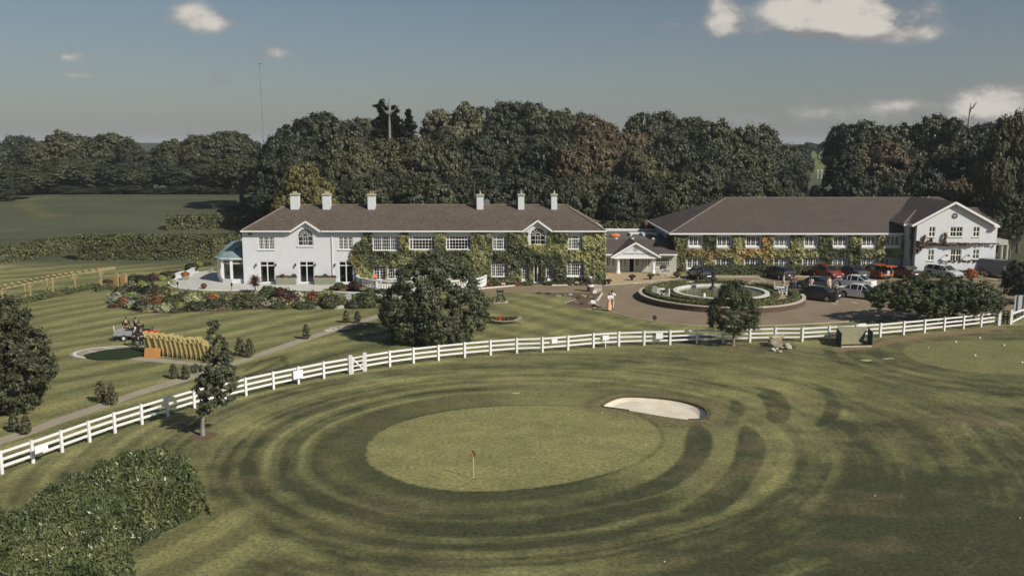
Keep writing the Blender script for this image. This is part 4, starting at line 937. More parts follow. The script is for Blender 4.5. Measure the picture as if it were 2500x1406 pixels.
def trunk_mesh(rng, lob, base, rad, H, name='trunk', n=7):
    b = MB(); b.tube([(0, 0, -.02), (.05, 0, .3), (-.05, .05, .7), (0, 0, 1.)], [rad * 1.2, rad, rad * .8, rad * .4], n)
    for k in range(5):
        a = rng.uniform(0, 6.28); z = rng.uniform(.45, .8); b.tube([(0, 0, z), (math.cos(a) * 1.1, math.sin(a) * 1.1, z + .1), (math.cos(a) * 2.4, math.sin(a) * 2.4, min(1., z + .22))], [rad * .5, rad * .3, rad * .1], 5)
    return b
    zt = H * .6
    pts = [Vector((0, 0, -base)), Vector((rng.normal() * .1, rng.normal() * .1, 0)), Vector((rng.normal() * .3, rng.normal() * .3, zt * .5)), Vector((0, 0, zt))]
    b.tube(pts, [rad * 1.25, rad, rad * .7, rad * .3], n)
    for l in lob[:9]:
        s = pts[1].lerp(pts[3], rng.uniform(.1, .75)); e = Vector(l[:3]); m = s.lerp(e, .5) + Vector((0, 0, .08 * H * rng.uniform(-.3, 1)))
        b.tube([s, m, e], [rad * .45, rad * .28, rad * .08], 5)
    return b
PROTO = []
for i in range(7):
    rg = np.random.default_rng(100 + i); C_, N_, lob = crown_pts(rg, 6., 10., 17 + i, 520, 56, flat=.7)
    cm = leaves('crown', C_, N_, .27, 1.4, rg); tb = trunk_mesh(rg, lob, 5, .42, 12.).mesh('trunk'); PROTO.append((cm, tb))
def conifer_proto(seed):
    rg = np.random.default_rng(seed); C_ = []; N_ = []
    H, Rr = 12., 3.4
    for t_ in range(15):
        z = 1 + (H - 1.2) * (t_ / 14) ; r = Rr * (1 - (z / H)) ** .6 * rg.uniform(.45, 1.45) + .35
        for k in range(11):
            a = rg.uniform(0, 2 * math.pi); rr = r * rg.uniform(.4, 1.2); joff = rg.uniform(-.45, .45); m = int(60 * rr / 2 + 14); s = rg.uniform(.1, 1, m)
            wd = rg.normal(size=m) * .28 * (1.1 - s * .8); px_ = math.cos(a) * rr * s - math.sin(a) * wd; py_ = math.sin(a) * rr * s + math.cos(a) * wd
            C_.append(np.stack([px_, py_, z + joff - .16 * rr * s * s + rg.normal(size=m) * .16 + .3 * s], 1)); q = rg.normal(size=(m, 3)) * .35; q[:, 2] += 1; N_.append(q)
    return leaves('crown', np.concatenate(C_), np.concatenate(N_), .34, 1.6, rg), MB().tube([(0, 0, 0), (0, 0, .5), (.0, 0, 1)], [.35, .2, .03], 7).mesh('trunk')
CONI = [conifer_proto(5), conifer_proto(6)]
def place_tree(px, ytop, hw, Yd, tone, label, group, pr=None, conifer=False, drop=0, tall=2.5, rz=None, crown_base=.12, name='tree'):
    top_ = Q(px, ytop, Yd); zb = TZ(top_.x, Yd) - drop; H = top_.z - zb; ln = math.hypot(top_.x, Yd, top_.z - CAMH); rx = hw / FPX * (Yd * CA)
    cm, tb = (CONI[(pr or 0) % 2] if conifer else PROTO[(pr if pr is not None else RNG.integers(7)) % 7])
    root = empty(name, (top_.x, Yd, zb), label, 'tree', group, rz if rz is not None else RNG.uniform(0, 6.28))
    sx = rx / (3.4 if conifer else 5.6); Hc = (H * (1 - crown_base)) if conifer else min(H * (1 - crown_base), tall * rx); hb = H - Hc; sz = Hc / (12. if conifer else 10.)
    c = obj('crown', cm, None, root); c.location = (0, 0, hb); c.scale = (sx, sx, sz)
    if not c.data.materials: c.data.materials.append(LM['green'])
    setmat(c, LM[tone])
    t_ = obj('trunk', tb, None, root)
    t_.location = (0, 0, -.1); t_.scale = (min(1.1, sx), min(1.1, sx), H * .97 if conifer else hb + Hc * .42)
    if not t_.data.materials: t_.data.materials.append(bark)
    return root
# rows of the wood: px, top y, half width, distance, tone
left_wood = [(-20, 345, 60, 226, 'dark'), (40, 326, 42, 236, 'dark'), (105, 348, 42, 228, 'olive'), (180, 312, 62, 232, 'olive'), (250, 318, 56, 228, 'green'), (318, 346, 34, 224, 'dark'), (365, 358, 34, 228, 'dark'), (420, 340, 40, 226, 'green'), (485, 324, 52, 224, 'olive'), (556, 320, 60, 226, 'green'), (612, 352, 34, 232, 'dark'), (645, 368, 30, 240, 'dark')]
left_low = [(30 + i * 47, 446 + (i * 29) % 17, 36 + (i * 13) % 9, 207, ('dark', 'green', 'dark')[i % 3]) for i in range(14)]
left_front = [(18, 408, 66, 200, 'green'), (85, 398, 70, 213, 'dark'), (165, 385, 66, 212, 'green'), (240, 400, 55, 211, 'green'), (300, 398, 56, 211, 'dark'), (360, 402, 48, 212, 'green'), (425, 398, 55, 213, 'dark'), (480, 405, 52, 213, 'dark'), (545, 388, 64, 209, 'green'), (5, 442, 44, 186, 'dark')]
mid_wood = [(712, 296, 60, 160, 'dark'), (772, 274, 78, 163, 'dark'), (835, 286, 60, 170, 'dark'), (885, 288, 62, 178, 'olive'), (960, 300, 70, 172, 'olive'), (1030, 318, 60, 166, 'olive'), (1075, 318, 46, 176, 'dark'), (1120, 242, 64, 182, 'pale'), (1178, 262, 50, 188, 'green'), (1238, 240, 62, 190, 'dark'), (1305, 250, 66, 186, 'green'),
            (1352, 258, 52, 184, 'green'), (1408, 266, 56, 188, 'dark'), (1455, 290, 60, 176, 'brown'), (1512, 292, 60, 178, 'brown'), (1570, 276, 48, 192, 'green'), (1632, 266, 54, 196, 'green'), (1690, 286, 60, 190, 'green'), (1752, 282, 66, 184, 'green'), (1815, 297, 66, 186, 'green'), (1868, 312, 60, 190, 'green'), (1912, 338, 46, 196, 'dark'), (1948, 354, 30, 204, 'dark')]
mid_front = [(700, 345, 58, 146, 'dark'), (770, 330, 66, 150, 'dark'), (850, 335, 62, 148, 'olive'), (925, 330, 68, 150, 'olive'), (1005, 340, 66, 149, 'olive'), (1080, 345, 62, 148, 'green'), (1150, 320, 72, 156, 'dark'), (1210, 290, 70, 164, 'dark'), (1290, 320, 66, 158, 'green'), (1360, 335, 60, 152, 'green'), (1430, 330, 58, 158, 'brown'), (1395, 352, 52, 142, 'brown'),
             (1500, 335, 66, 160, 'brown'), (1570, 350, 60, 156, 'olive'), (1640, 330, 66, 164, 'dark'), (1710, 340, 62, 160, 'dark'), (1780, 348, 66, 160, 'green'), (1850, 360, 66, 162, 'green'), (1905, 375, 50, 166, 'dark'), (1938, 395, 32, 158, 'dark')]
low_front = [(1996, 452, 30, 143, 'dark'), (752, 405, 58, 128, 'yellow'), (835, 425, 62, 133, 'dark'), (895, 432, 60, 131, 'green'), (960, 415, 66, 134, 'dark'), (1040, 420, 66, 131, 'green'), (1110, 420, 60, 133, 'dark'), (1180, 425, 66, 131, 'dark'), (1250, 410, 66, 134, 'dark'), (1325, 420, 60, 132, 'dark'), (1392, 425, 60, 134, 'green'),
             (1470, 420, 66, 138, 'olive'), (1520, 440, 56, 134, 'dark'), (1580, 425, 60, 141, 'dark'), (1650, 410, 62, 140, 'green'), (1722, 400, 58, 141, 'green'), (1790, 415, 60, 142, 'dark'), (1860, 420, 60, 142, 'green'), (1918, 425, 48, 142, 'dark'), (655, 460, 40, 140, 'dark'), (690, 430, 50, 135, 'dark')]
right_wood = [(2066, 298, 42, 170, 'dark'), (2110, 294, 56, 166, 'green'), (2172, 292, 60, 168, 'green'), (2238, 294, 56, 166, 'olive'), (2300, 288, 62, 164, 'green'), (2362, 278, 60, 160, 'dark'), (2415, 300, 52, 158, 'dark'), (2470, 300, 52, 160, 'dark')]
right_front = [(2066, 362, 38, 146, 'dark'), (2095, 350, 52, 148, 'olive'), (2155, 340, 60, 146, 'brown'), (2215, 345, 58, 148, 'green'), (2275, 345, 60, 146, 'green'), (2340, 350, 58, 142, 'olive'), (2400, 345, 62, 138, 'dark'), (2200, 410, 58, 136, 'green'), (2270, 420, 60, 134, 'dark'), (2340, 430, 60, 132, 'brown'), (2410, 430, 60, 130, 'dark'), (2070, 425, 36, 140, 'dark'), (2120, 420, 55, 138, 'dark')]
TN = {'pale': 'pale olive', 'dark': 'dark green', 'green': 'mid green', 'olive': 'olive green', 'brown': 'brownish', 'yellow': 'yellow green'}
for row, where, gname in ((left_wood, 'back row above the far field', 'trees behind the far field'), (left_front, 'front row above the far field', 'trees behind the far field'), (left_low, 'low undergrowth row above the far field', 'trees behind the far field'),
                          (mid_wood, 'back row behind the house', 'trees in the wood behind the house'), (mid_front, 'middle row behind the house', 'trees in the wood behind the house'), (low_front, 'front row behind the house', 'trees in the wood behind the house'),
                          (right_wood, 'back row behind the gabled building', 'trees in the wood behind the gabled building'), (right_front, 'front rows behind the gabled building', 'trees in the wood behind the gabled building')):
    row = sorted(row)
    for i, (px, yt, hw, Yd, tone) in enumerate(row):
        nm = ('%s tree, %s from left in the %s' % (TN[tone], ORD[i], where))
        place_tree(px, yt, hw * 1.3 * (1.08 if 'field' in gname else 1), Yd, tone, nm, gname, pr=(i * 3 + len(row)) % 7, drop=.3, crown_base=.03, tall=4.2 if 'field' in gname else 2.7)
place_tree(932, 252, 46, 158, 'conifer', 'tall dark conifer standing above the wood behind the house, the left of three', 'conifers above the wood', conifer=True, pr=0, crown_base=.45)
place_tree(962, 264, 46, 160, 'conifer', 'dark conifer with a bare dead top, the middle one above the wood', 'conifers above the wood', conifer=True, pr=1, crown_base=.45)
place_tree(998, 272, 36, 158, 'conifer', 'dark conifer standing above the wood behind the house, the right of three', 'conifers above the wood', conifer=True, pr=1, crown_base=.5, rz=2)
def dead_branches(px, py, Yd, s, label, seed):
    q = Q(px, py, Yd); rg = random.Random(seed); b = MB(); b.tube([(0, 0, -6), (0, 0, -1), (.1, 0, s)], [.3, .16, .05], 6)
    for k in range(9):
        z0 = rg.uniform(-1.2, s * .6); a = rg.uniform(0, 6.28); L = rg.uniform(.6, 1.2) * s * .7
        p = Vector((0, 0, z0)); m = p + Vector((math.cos(a) * L * .5, math.sin(a) * L * .3, L * .2)); e = p + Vector((math.cos(a) * L, math.sin(a) * L * .6, L * .75))
        b.tube([p, m, e], [.09, .07, .03], 5)
    o = b.build('dead_branches', palebark, loc=q); tag(o, label, 'dead branches')
dead_branches(950, 268, 157, 2.2, 'bare grey branches sticking up between the conifers above the wood', 3)
dead_branches(2366, 284, 158, 2.2, 'bare dead branches sticking up above the wood behind the gabled building', 4)
# single trees in the middle distance
place_tree(585, 372, 76, 172, 'green', 'leafy tree with a dark ivy-clad trunk standing in the far field', None, pr=2, crown_base=.30)
place_tree(588, 500, 32, 171, 'conifer', 'dark ivy bush wrapped round the foot of the field tree', None, pr=3, crown_base=0., name='ivy_bush')
place_tree(632, 468, 40, 150, 'dark', 'dark small tree by the left corner of the house roof', None, pr=4, crown_base=0.)
place_tree(612, 520, 26, 138, 'dark', 'dark bush behind the left end of the house roof', None, pr=5, crown_base=0., name='bush')
place_tree(2482, 262, 78, 122, 'olive', 'tall olive tree at the right edge of the picture', None, pr=1, crown_base=.03, tall=5.)
for i_, (a_, b_, c_, d_) in enumerate(((2448, 440, 50, 130), (2500, 430, 50, 128))): place_tree(a_, b_, c_, d_, 'dark', ('dark tree low between the porch and the tall olive tree', 'dark tree low at the right edge under the tall olive tree')[i_], None, pr=3 + i_, crown_base=.0, tall=4.)
for i_, (a_, b_, c_, d_) in enumerate(((1978, 346, 18, 430), (1998, 352, 15, 445), (2015, 345, 16, 430), (2034, 350, 18, 440))): place_tree(a_, b_, c_, d_, 'dark', 'small distant tree seen in the gap of the wood, %s from the left' % ORD[i_], 'distant trees in the gap', pr=i_, crown_base=.02, tall=1.6)
place_tree(2475, 470, 60, 116, 'green', 'mid green tree right of the gabled building and its side porch', None, pr=6, crown_base=.02)
# foreground trees, with finer leaves
def own_tree(px, py, lobes, tone, label, seed, ncl, nleaf, size, crr, trunk_r=.12, m_bark=None, aspect=1.6, flat=.8, thick=1.):
    """lobes: (px, py, radius px) at the trunk's distance; each becomes a pair of leaf masses in depth"""
    b_ = P(px, py); rg = np.random.default_rng(seed); s = FPX / (b_.y * CA); L = []
    for (lx, ly, lr) in lobes:
        q = Q(lx, ly, b_.y); r = lr / s
        for k in (-1, 1): L.append((q.x - b_.x, k * r * .55 * thick + rg.normal() * r * .2, max(q.z, r * .5), r, r * .92))
    Rr = max(l[3] for l in L) * 2
    C_, N_, lob = crown_pts(rg, Rr, 0, 0, ncl, nleaf, cr=crr, flat=flat, lobes=L, zmin=-.75)
    root = empty('tree', (b_.x, b_.y, 0), label, 'tree')
    obj('crown', leaves('crown', C_, N_, size, aspect, rg, up=-.8), LM[tone], root)
    zs = sorted(L, key=lambda l: l[2]); top_ = zs[-1]; low_ = Vector((0, 0, zs[0][2]))
    tb = MB(); mid_ = Vector((top_[0] * .5, 0, top_[2] * .55))
    tb.tube([(0, 0, -.05), (.02, 0, low_.z * .5), (mid_.x * .3, .02, low_.z), mid_, (top_[0], 0, top_[2])], [trunk_r * 1.5, trunk_r, trunk_r * .85, trunk_r * .5, trunk_r * .15], 8)
    for l in L[::2]:
        sb = Vector((0, 0, low_.z)).lerp(mid_, rg.uniform(0, 1)); e = Vector(l[:3]); tb.tube([sb, sb.lerp(e, .5), e], [trunk_r * .4, trunk_r * .25, trunk_r * .08], 5)
    part(tb, 'trunk', m_bark or bark, root); root.children[-1].location = (0, 0, 0)
    return root
own_tree(1060, 834, [(1060, 662, 42), (1015, 690, 48), (1110, 698, 50), (980, 742, 46), (1060, 740, 70), (1140, 748, 46), (998, 790, 46), (1080, 788, 58), (1152, 776, 34), (1058, 636, 22), (955, 768, 24), (1120, 812, 30), (1020, 816, 28), (1090, 660, 26)], 'big', 'big round dark glossy tree on the lawn in front of the house', 11, 900, 70, .115, (.04, .09), trunk_r=.3)
own_tree(495, 1063, [(518, 797, 9), (522, 818, 14), (534, 845, 18), (552, 872, 14), (510, 870, 13), (532, 902, 24), (480, 900, 8), (506, 938, 26), (545, 938, 26), (514, 972, 24), (552, 972, 16), (498, 1002, 12), (560, 905, 10)], 'big', 'slim ragged upright tree in front of the white fence', 12, 300, 46, .085, (.09, .20), trunk_r=.10, m_bark=palebark)
own_tree(1790, 844, [(1790, 722, 34), (1762, 758, 30), (1820, 758, 32), (1790, 776, 38), (1750, 788, 16), (1832, 792, 18), (1790, 800, 18), (1742, 772, 10), (1800, 700, 16)], 'shrub', 'young round-headed tree by the fence in front of the roundabout', 13, 480, 52, .075, (.06, .13), trunk_r=.10, m_bark=palebark)
own_tree(10, 1003, [(5, 790, 50), (-30, 850, 80), (38, 860, 52), (72, 905, 42), (25, 940, 62), (96, 918, 26), (-15, 760, 34), (50, 972, 38), (-60, 930, 90)], 'green', 'large leafy tree cut by the left edge of the picture', 14, 1000, 60, .11, (.03, .08), trunk_r=.3)
own_tree(2280, 786, [(2190, 722, 34), (2240, 715, 38), (2300, 712, 42), (2365, 720, 42), (2408, 735, 26), (2150, 728, 24), (2260, 742, 38), (2330, 745, 38), (2385, 755, 24), (2126, 716, 12), (2195, 745, 18), (2145, 748, 8)], 'shrub', 'wide spreading small-leaved tree behind the fence by the car park', 15, 1500, 60, .085, (.045, .10), trunk_r=.2, flat=.6, thick=1.8)
own_tree(2500, 742, [(2500, 680, 34), (2475, 705, 22), (2520, 710, 34), (2490, 655, 18)], 'dark', 'dark bushy tree at the right edge beside the grey van', 16, 300, 50, .11, (.06, .13), trunk_r=.2)
for (px, py, r) in ((495, 1063, .75), (1790, 844, .7)):
    c = P(px, py); tag(sheet('bark_mulch', [(c.x + r * math.cos(t_ / 2.) * (1 + .12 * math.sin(t_ * 3)), c.y + r * .9 * math.sin(t_ / 2.)) for t_ in range(12)], .006, mat('mulch', (.16, .09, .05), .95, (.09, .06, .035), 8, bump=.5)), kind='stuff')

# ---- hedges
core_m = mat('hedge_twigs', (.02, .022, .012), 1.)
def hedge_line(name, pts, wd, ht, size, dens, tone, label, z0=None, up=0., rag=.1, kind=None, rounded=.25, ht2=None, closed=False):
    pts = [Vector((p[0], p[1])) for p in pts]; C_ = []; N_ = []; core = MB(); tot = 0; rg = np.random.default_rng(int(abs(pts[0].x) * 10) + 3)
    segl = [(b - a).length for a, b in zip(pts, pts[1:])]; Lt = sum(segl); s0 = 0
    for (a, b), L in zip(zip(pts, pts[1:]), segl):
        d = (b - a) / L; nn = Vector((-d.y, d.x)); hA = ht + ((ht2 or ht) - ht) * s0 / Lt; hB = ht + ((ht2 or ht) - ht) * (s0 + L) / Lt
        zg_ = (TZ(a.x, a.y) + TZ(b.x, b.y)) / 2 if z0 is None else z0
        ex_ = .22 * wd if (L > .8 and not closed) else 0.0; per = wd + 2 * ht; n = int((L + 2 * ex_) * per * dens); t = rg.uniform(0, L, n); q = rg.uniform(0, per, n); t = t * (1 + 2 * ex_ / L) - ex_; hh = hA + (hB - hA) * t / L
        side1 = q < ht; side2 = q > ht + wd; topm = ~(side1 | side2)
        zz = np.where(side1, q, np.where(side2, per - q, ht)) * hh / ht; off = np.where(side1, -wd / 2, np.where(side2, wd / 2, q - ht - wd / 2))
        e = np.clip((np.abs(off) - (wd / 2 - rounded)) / rounded, 0, 1); zz = np.where(topm, zz - e * e * rounded * .6, zz)
        bump = (fbm(t * .9 + a.x, off * 1.3 + zz, 3, 8) - .5) * rag * 3
        nz = np.where(topm, 1., .25); no = np.where(side1, -1., np.where(side2, 1., 0))
        off = off + no * bump + rg.normal(size=n) * rag * .4; zz = zz + nz * bump + np.abs(rg.normal(size=n)) * rag * .4 * topm
        C_.append(np.stack([a.x + d.x * t + nn.x * off, a.y + d.y * t + nn.y * off, zg_ + np.maximum(zz, .02)], 1))
        N_.append(np.stack([nn.x * no, nn.y * no, nz], 1) + rg.normal(size=(n, 3)) * .55)
        ca_ = a + d * (.45 if s0 == 0 else 0); cb_ = b - d * (.45 if s0 + L > Lt - .01 else 0)
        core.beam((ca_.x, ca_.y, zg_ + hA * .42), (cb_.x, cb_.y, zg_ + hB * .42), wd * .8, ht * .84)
        for (pe, sg, on) in ((a, -1, s0 == 0), (b, 1, s0 + L > Lt - .01)):
            if not on or closed: continue
            ne = int(wd * ht * dens * 1.3); oo = rg.uniform(-wd / 2, wd / 2, ne); ze_ = rg.uniform(0, ht, ne); en = rg.normal(size=ne) * rag * .6 - .1
            C_.append(np.stack([pe.x + d.x * sg * en + nn.x * oo, pe.y + d.y * sg * en + nn.y * oo, zg_ + ze_], 1)); N_.append(np.stack([np.full(ne, d.x * sg), np.full(ne, d.y * sg), np.full(ne, .2)], 1) + rg.normal(size=(ne, 3)) * .5)
        s0 += L
    me = leaves('foliage', np.concatenate(C_), np.concatenate(N_), size, 1.5, rg, up=up)
    mp = sum(pts, Vector((0, 0))) / len(pts); root = empty(name, (mp.x, mp.y, 0), label, 'hedge')
    o = obj('foliage', me, LM[tone], root); o.location = -root.location
    part(core, 'branches', core_m, root)
    return root
yh = P(300, 634).y
hedge_line('laurel_hedge', [G(198, 634), G(300, 634), G(440, 634), G(520, 633), G(575, 628)], 1.7, 3.25, .22, 60, 'hedge', 'tall clipped dark hedge at the back of the lawn, left of the conservatory', up=.3, rag=.14)
hedge_line('garden_hedge', [G(-60, 646), G(40, 636), G(110, 625), G(180, 616)], 2.2, 1.9, .22, 60, 'hedge', 'lower clipped hedge at the back of the lawn by the left edge', rag=.14)
q1, q2 = P(415, 585), P(600, 578)
hedge_line('field_hedge', [(Q(417, 560, 150).x, 150), (Q(470, 560, 151).x, 151), (Q(600, 560, 152).x, 152)], 3.0, 2.6, .26, 34, 'hedge', 'hedge at the edge of the far field behind the mound', z0=TZ(-45, 151) - .6, rag=.2)
hedge_line('service_hedge', [(Q(1440, 545, 131).x, 131), (Q(1550, 545, 131).x, 131), (Q(1690, 545, 131).x, 131)], 2, Q(1550, 538, 131).z, .24, 30, 'hedge', 'straight clipped hedge behind the flat roof of the entrance building', rag=.08)
hedge_line('border_hedge', [G(-30, 758), G(60, 740), G(130, 725), G(190, 712), G(236, 703)], .9, .45, .12, 160, 'hedge', 'low dark hedge running under the wooden pergola', rag=.05)
hedge_line('gate_hedge', [G(236, 711), G(278, 706)], .8, .45, .12, 160, 'hedge', 'short low hedge between the pergola and the wooden gate', rag=.05)
hedge_line('wing_hedge', [(Q(1735, 670, 108.7).x, 108.7), (Q(1900, 670, 108.7).x, 108.7), (Q(2225, 670, 108.7).x, 108.7)], 1.5, .95, .14, 90, 'hedge', 'low hedge along the foot of the ivy-covered wing', rag=.1)
hedge_line('bank_hedge', [(Q(2322, 668, 106.6).x, 106.6), (Q(2360, 668, 106.6).x, 106.5), (Q(2405, 668, 106.4).x, 106.4)], 1.3, .6, .16, 90, 'olive', 'low olive border planting below the terrace of the gabled building', rag=.14)
# ---- big laurel thicket in the foreground
foot = [G(508, 1238), G(480, 1262), G(415, 1292), G(352, 1330), G(312, 1352), G(322, 1380), G(330, 1420), G(300, 1520), G(-200, 1650), G(-420, 1500)]
back = [(-200, 1330), (0, 1245), (90, 1190), (180, 1152), (300, 1108), (380, 1092), (430, 1090), (490, 1128), (520, 1178)]
foot += [G(px, py, 1.75) for px, py in back]
xs_ = [p[0] for p in foot]; ys_ = [p[1] for p in foot]; rg = np.random.default_rng(3)
nL = 330000; X_ = rg.uniform(min(xs_), max(xs_), nL); Y_ = rg.uniform(min(ys_), max(ys_), nL); D_ = polydist(X_, Y_, foot)
k_ = D_ < 0; X_, Y_, D_ = X_[k_], Y_[k_], -D_[k_]
dd = np.concatenate([D_, rg.uniform(0, .12, 1)])[:-1]
def lh_(x, y, d): return 1.95 * np.sqrt(np.clip(1 - (1 - np.clip(d / .95, 0, 1)) ** 2, 0, 1)) + (fbm(x * .6, y * .6, 3, 12) - .5) * .7 * np.clip(d, 0, 1) + (fbm(x * 2.0, y * 2.0, 2, 13) - .5) * .75
H_ = lh_(X_, Y_, D_); rnd = rg.uniform(0, 1, len(X_)); spk = np.clip(rg.normal(size=len(X_)) * .10, -.2, .4)
Zl = np.maximum(.03, H_ * np.where(D_ < .55, rg.uniform(.15, 1.0, len(X_)), 1.) + spk - .06)
ex = 5e-3; gxn = -(lh_(X_ + .15, Y_, D_) - H_) / .15; gyn = -(lh_(X_, Y_ + .15, D_) - H_) / .15
# push edge leaves outwards
NN = np.stack([gxn, gyn, np.full(len(X_), .55)], 1) + rg.normal(size=(len(X_), 3)) * .8
me = leaves('foliage', np.stack([X_, Y_, Zl], 1), NN, .062, 2.9, rg, up=1.6)
mp = (sum(xs_) / len(xs_), sum(ys_) / len(ys_))
thicket = empty('laurel_thicket', (mp[0], mp[1], 0), 'big dense glossy laurel thicket in the bottom left corner', 'shrub')
o = obj('foliage', me, LM['laurel'], thicket); o.location = -thicket.location
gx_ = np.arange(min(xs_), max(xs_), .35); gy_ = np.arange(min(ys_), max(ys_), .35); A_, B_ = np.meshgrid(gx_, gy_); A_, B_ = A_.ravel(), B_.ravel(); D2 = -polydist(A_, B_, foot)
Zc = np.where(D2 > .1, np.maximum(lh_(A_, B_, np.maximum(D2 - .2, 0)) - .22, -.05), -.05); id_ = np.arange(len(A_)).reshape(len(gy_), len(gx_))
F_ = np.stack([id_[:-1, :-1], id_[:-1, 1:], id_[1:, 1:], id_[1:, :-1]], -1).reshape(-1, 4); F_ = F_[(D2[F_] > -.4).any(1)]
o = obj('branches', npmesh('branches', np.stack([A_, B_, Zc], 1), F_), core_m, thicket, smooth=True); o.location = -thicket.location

# ---- ivy
def face_leaves(name, C_, N_, size, cols, rg, m, parent, aspect=1.2):
    me = leaves(name, C_, N_, size, aspect, rg, up=-.4); at = me.attributes.new('leaf', 'FLOAT_COLOR', 'FACE')
    at.data.foreach_set('color', np.concatenate([cols, np.ones((len(cols), 1))], 1).astype(np.float32).ravel())
    o = obj(name, me, m, parent); return o
im = bpy.data.materials.new('ivy_leaf'); im.use_nodes = True; t = im.node_tree; bs = t.nodes['Principled BSDF']; at_ = N(t, 'ShaderNodeAttribute', attribute_name='leaf'); t.links.new(at_.outputs['Color'], bs.inputs['Base Color']); bs.inputs['Roughness'].default_value = .5
KD, KM, KY, KO, KR = [np.array(c) for c in ((.065, .078, .032), (.15, .165, .062), (.42, .40, .17), (.46, .18, .045), (.15, .065, .04))]
def ivy(name, Yw, px0, px1, py0, py1, inside, holes_, n, parent, label, seed, ybump=(), obump=(), dbump=(), reds=False):
    rg = np.random.default_rng(seed); px = rg.uniform(px0, px1, n); py = rg.uniform(py0, py1, n)
    a = (px - 1250) / FPX; b = (703 - py) / FPX; dy = CA + b * SA; dz = -SA + b * CA; t = Yw / dy; x = a * t; z = CAMH + dz * t
    ok = inside(px, py, x, z) & (z > 0)
    for (h0, h1, h2, h3) in holes_: ok &= ~((x > h0 - .06) & (x < h1 + .06) & (z > h2 - .1) & (z < h3 + .03))
    px, py, x, z = px[ok], py[ok], x[ok], z[ok]; m = len(x)
    th = .05 + .42 * fbm(x * .9, z * .9, 3, seed); th = th + .20 * np.clip(fbm(x * 2.6, z * 2.6, 2, seed + 9) - .4, 0, 1) * 2; y = Yw - th * rg.uniform(.45, 1.1, m)
    gx = -(fbm(x * .9 + .2, z * .9, 3, seed) - fbm(x * .9, z * .9, 3, seed)) * 6; gz = -(fbm(x * .9, z * .9 + .2, 3, seed) - fbm(x * .9, z * .9, 3, seed)) * 6
    NN = np.stack([gx, -np.ones(m), gz + .45], 1) + rg.normal(size=(m, 3)) * .65
    g = fbm(x * .28, z * .4, 4, seed + 5); yv = sst(.38, .60, g); dv = sst(.48, .34, g)
    for (cx, cy, rx, ry, s) in ybump: yv = yv + s * np.exp(-((px - cx) / rx) ** 2 - ((py - cy) / ry) ** 2)
    for (cx, cy, rx, ry, s) in dbump: q = s * np.exp(-((px - cx) / rx) ** 2 - ((py - cy) / ry) ** 2); yv = yv * (1 - np.clip(q, 0, 1)); dv = np.clip(dv + q, 0, 1)
    yv = np.clip(yv, 0, 1)[:, None] * rg.uniform(.35, 1.15, (m, 1)); ov = np.zeros(m)
    for (cx, cy, rx, ry, s) in obump: ov = ov + s * np.exp(-((px - cx) / rx) ** 2 - ((py - cy) / ry) ** 2)
    ov = np.clip(ov * rg.uniform(.2, 1.6, m), 0, 1)[:, None]
    c = KM + (KD - KM) * dv[:, None]; c = c + (KY - c) * np.clip(yv, 0, 1) * .85; c = c + (KO - c) * ov; c = KR + (KD - KR) * rg.uniform(-.1, .75, (m, 1)) if reds else c
    c = c * rg.uniform(.45, 1.55, (m, 1))
    o = face_leaves(name, np.stack([x, y, z], 1), NN, .185, c, rg, im, parent)
    if parent is None: tag(o, label, 'climber')
    return o
def in_main(px, py, x, z):
    lb = np.interp(py, [560, 572, 585, 600, 612, 625, 640, 655, 670, 690], [893, 889, 884, 866, 858, 852, 860, 868, 874, 878]) + (fbm(py * .15, py * 0, 3, 2) - .5) * 14
    ok = (px > lb) & (px < 1478)
    for (a, b, t_) in ((908, 980, 576), (996, 1063, 576), (1086, 1152, 576), (1199, 1239, 575), (1384, 1424, 575)): ok &= ~((px > a) & (px < b) & (py < t_ + 1))
    c = 1313; inped = (np.abs(px - c) < 32) & (py < 597) & (((px - c) / 27) ** 2 + ((py - 580) / 32) ** 2 < 1.0 - .2 * fbm(px * .3, py * .3, 2, 3)); ok &= ~inped
    ok &= ~((np.abs(px - c) < 40) & (py < 568)); ok &= py > 565.5 + 5 * fbm(px * .12, px * 0, 3, 4)
    return ok
arch2 = [(ped_rng[1][0] + .5, ped_rng[1][1] - .5, 9, 9)]
ivy('ivy', FH, 835, 1482, 560, 697, in_main, [h for h in holes if h[0] > Q(880, 600, FH).x], 118000, None, 'green and yellow ivy covering the right two thirds of the white house', 31,
    ybump=((1175, 620, 26, 60, .9), (1450, 600, 22, 40, 1), (985, 590, 14, 25, .6), (1110, 600, 30, 14, .5), (1410, 612, 40, 12, .6), (1313, 602, 20, 8, .7), (890, 580, 16, 20, .35)), obump=((868, 660, 10, 26, .45), (862, 625, 8, 14, .3), (1000, 600, 8, 12, .25)),
    dbump=((1340, 640, 60, 26, .8), (1270, 600, 24, 24, .5), (1445, 665, 30, 22, .8), (960, 620, 60, 18, .6), (1250, 665, 20, 30, .7), (1350, 585, 20, 16, .7), (1075, 590, 12, 20, .7)))
hz = [(a - .14, b + .14, c - .2, d + .12) for (a, b, c, d) in hw_]
def in_wing(px, py, x, z):
    ok = (px > 1646) & (px < 2232) & (py > 573 + 5 * fbm(px * .1, px * 0, 3, 14))
    for (a, b, *_r) in up_: ok &= ~((px > a - 1) & (px < b + 1) & (py < 577) & (fbm(px * .2, px * 0, 2, 8) > .42))
    return ok
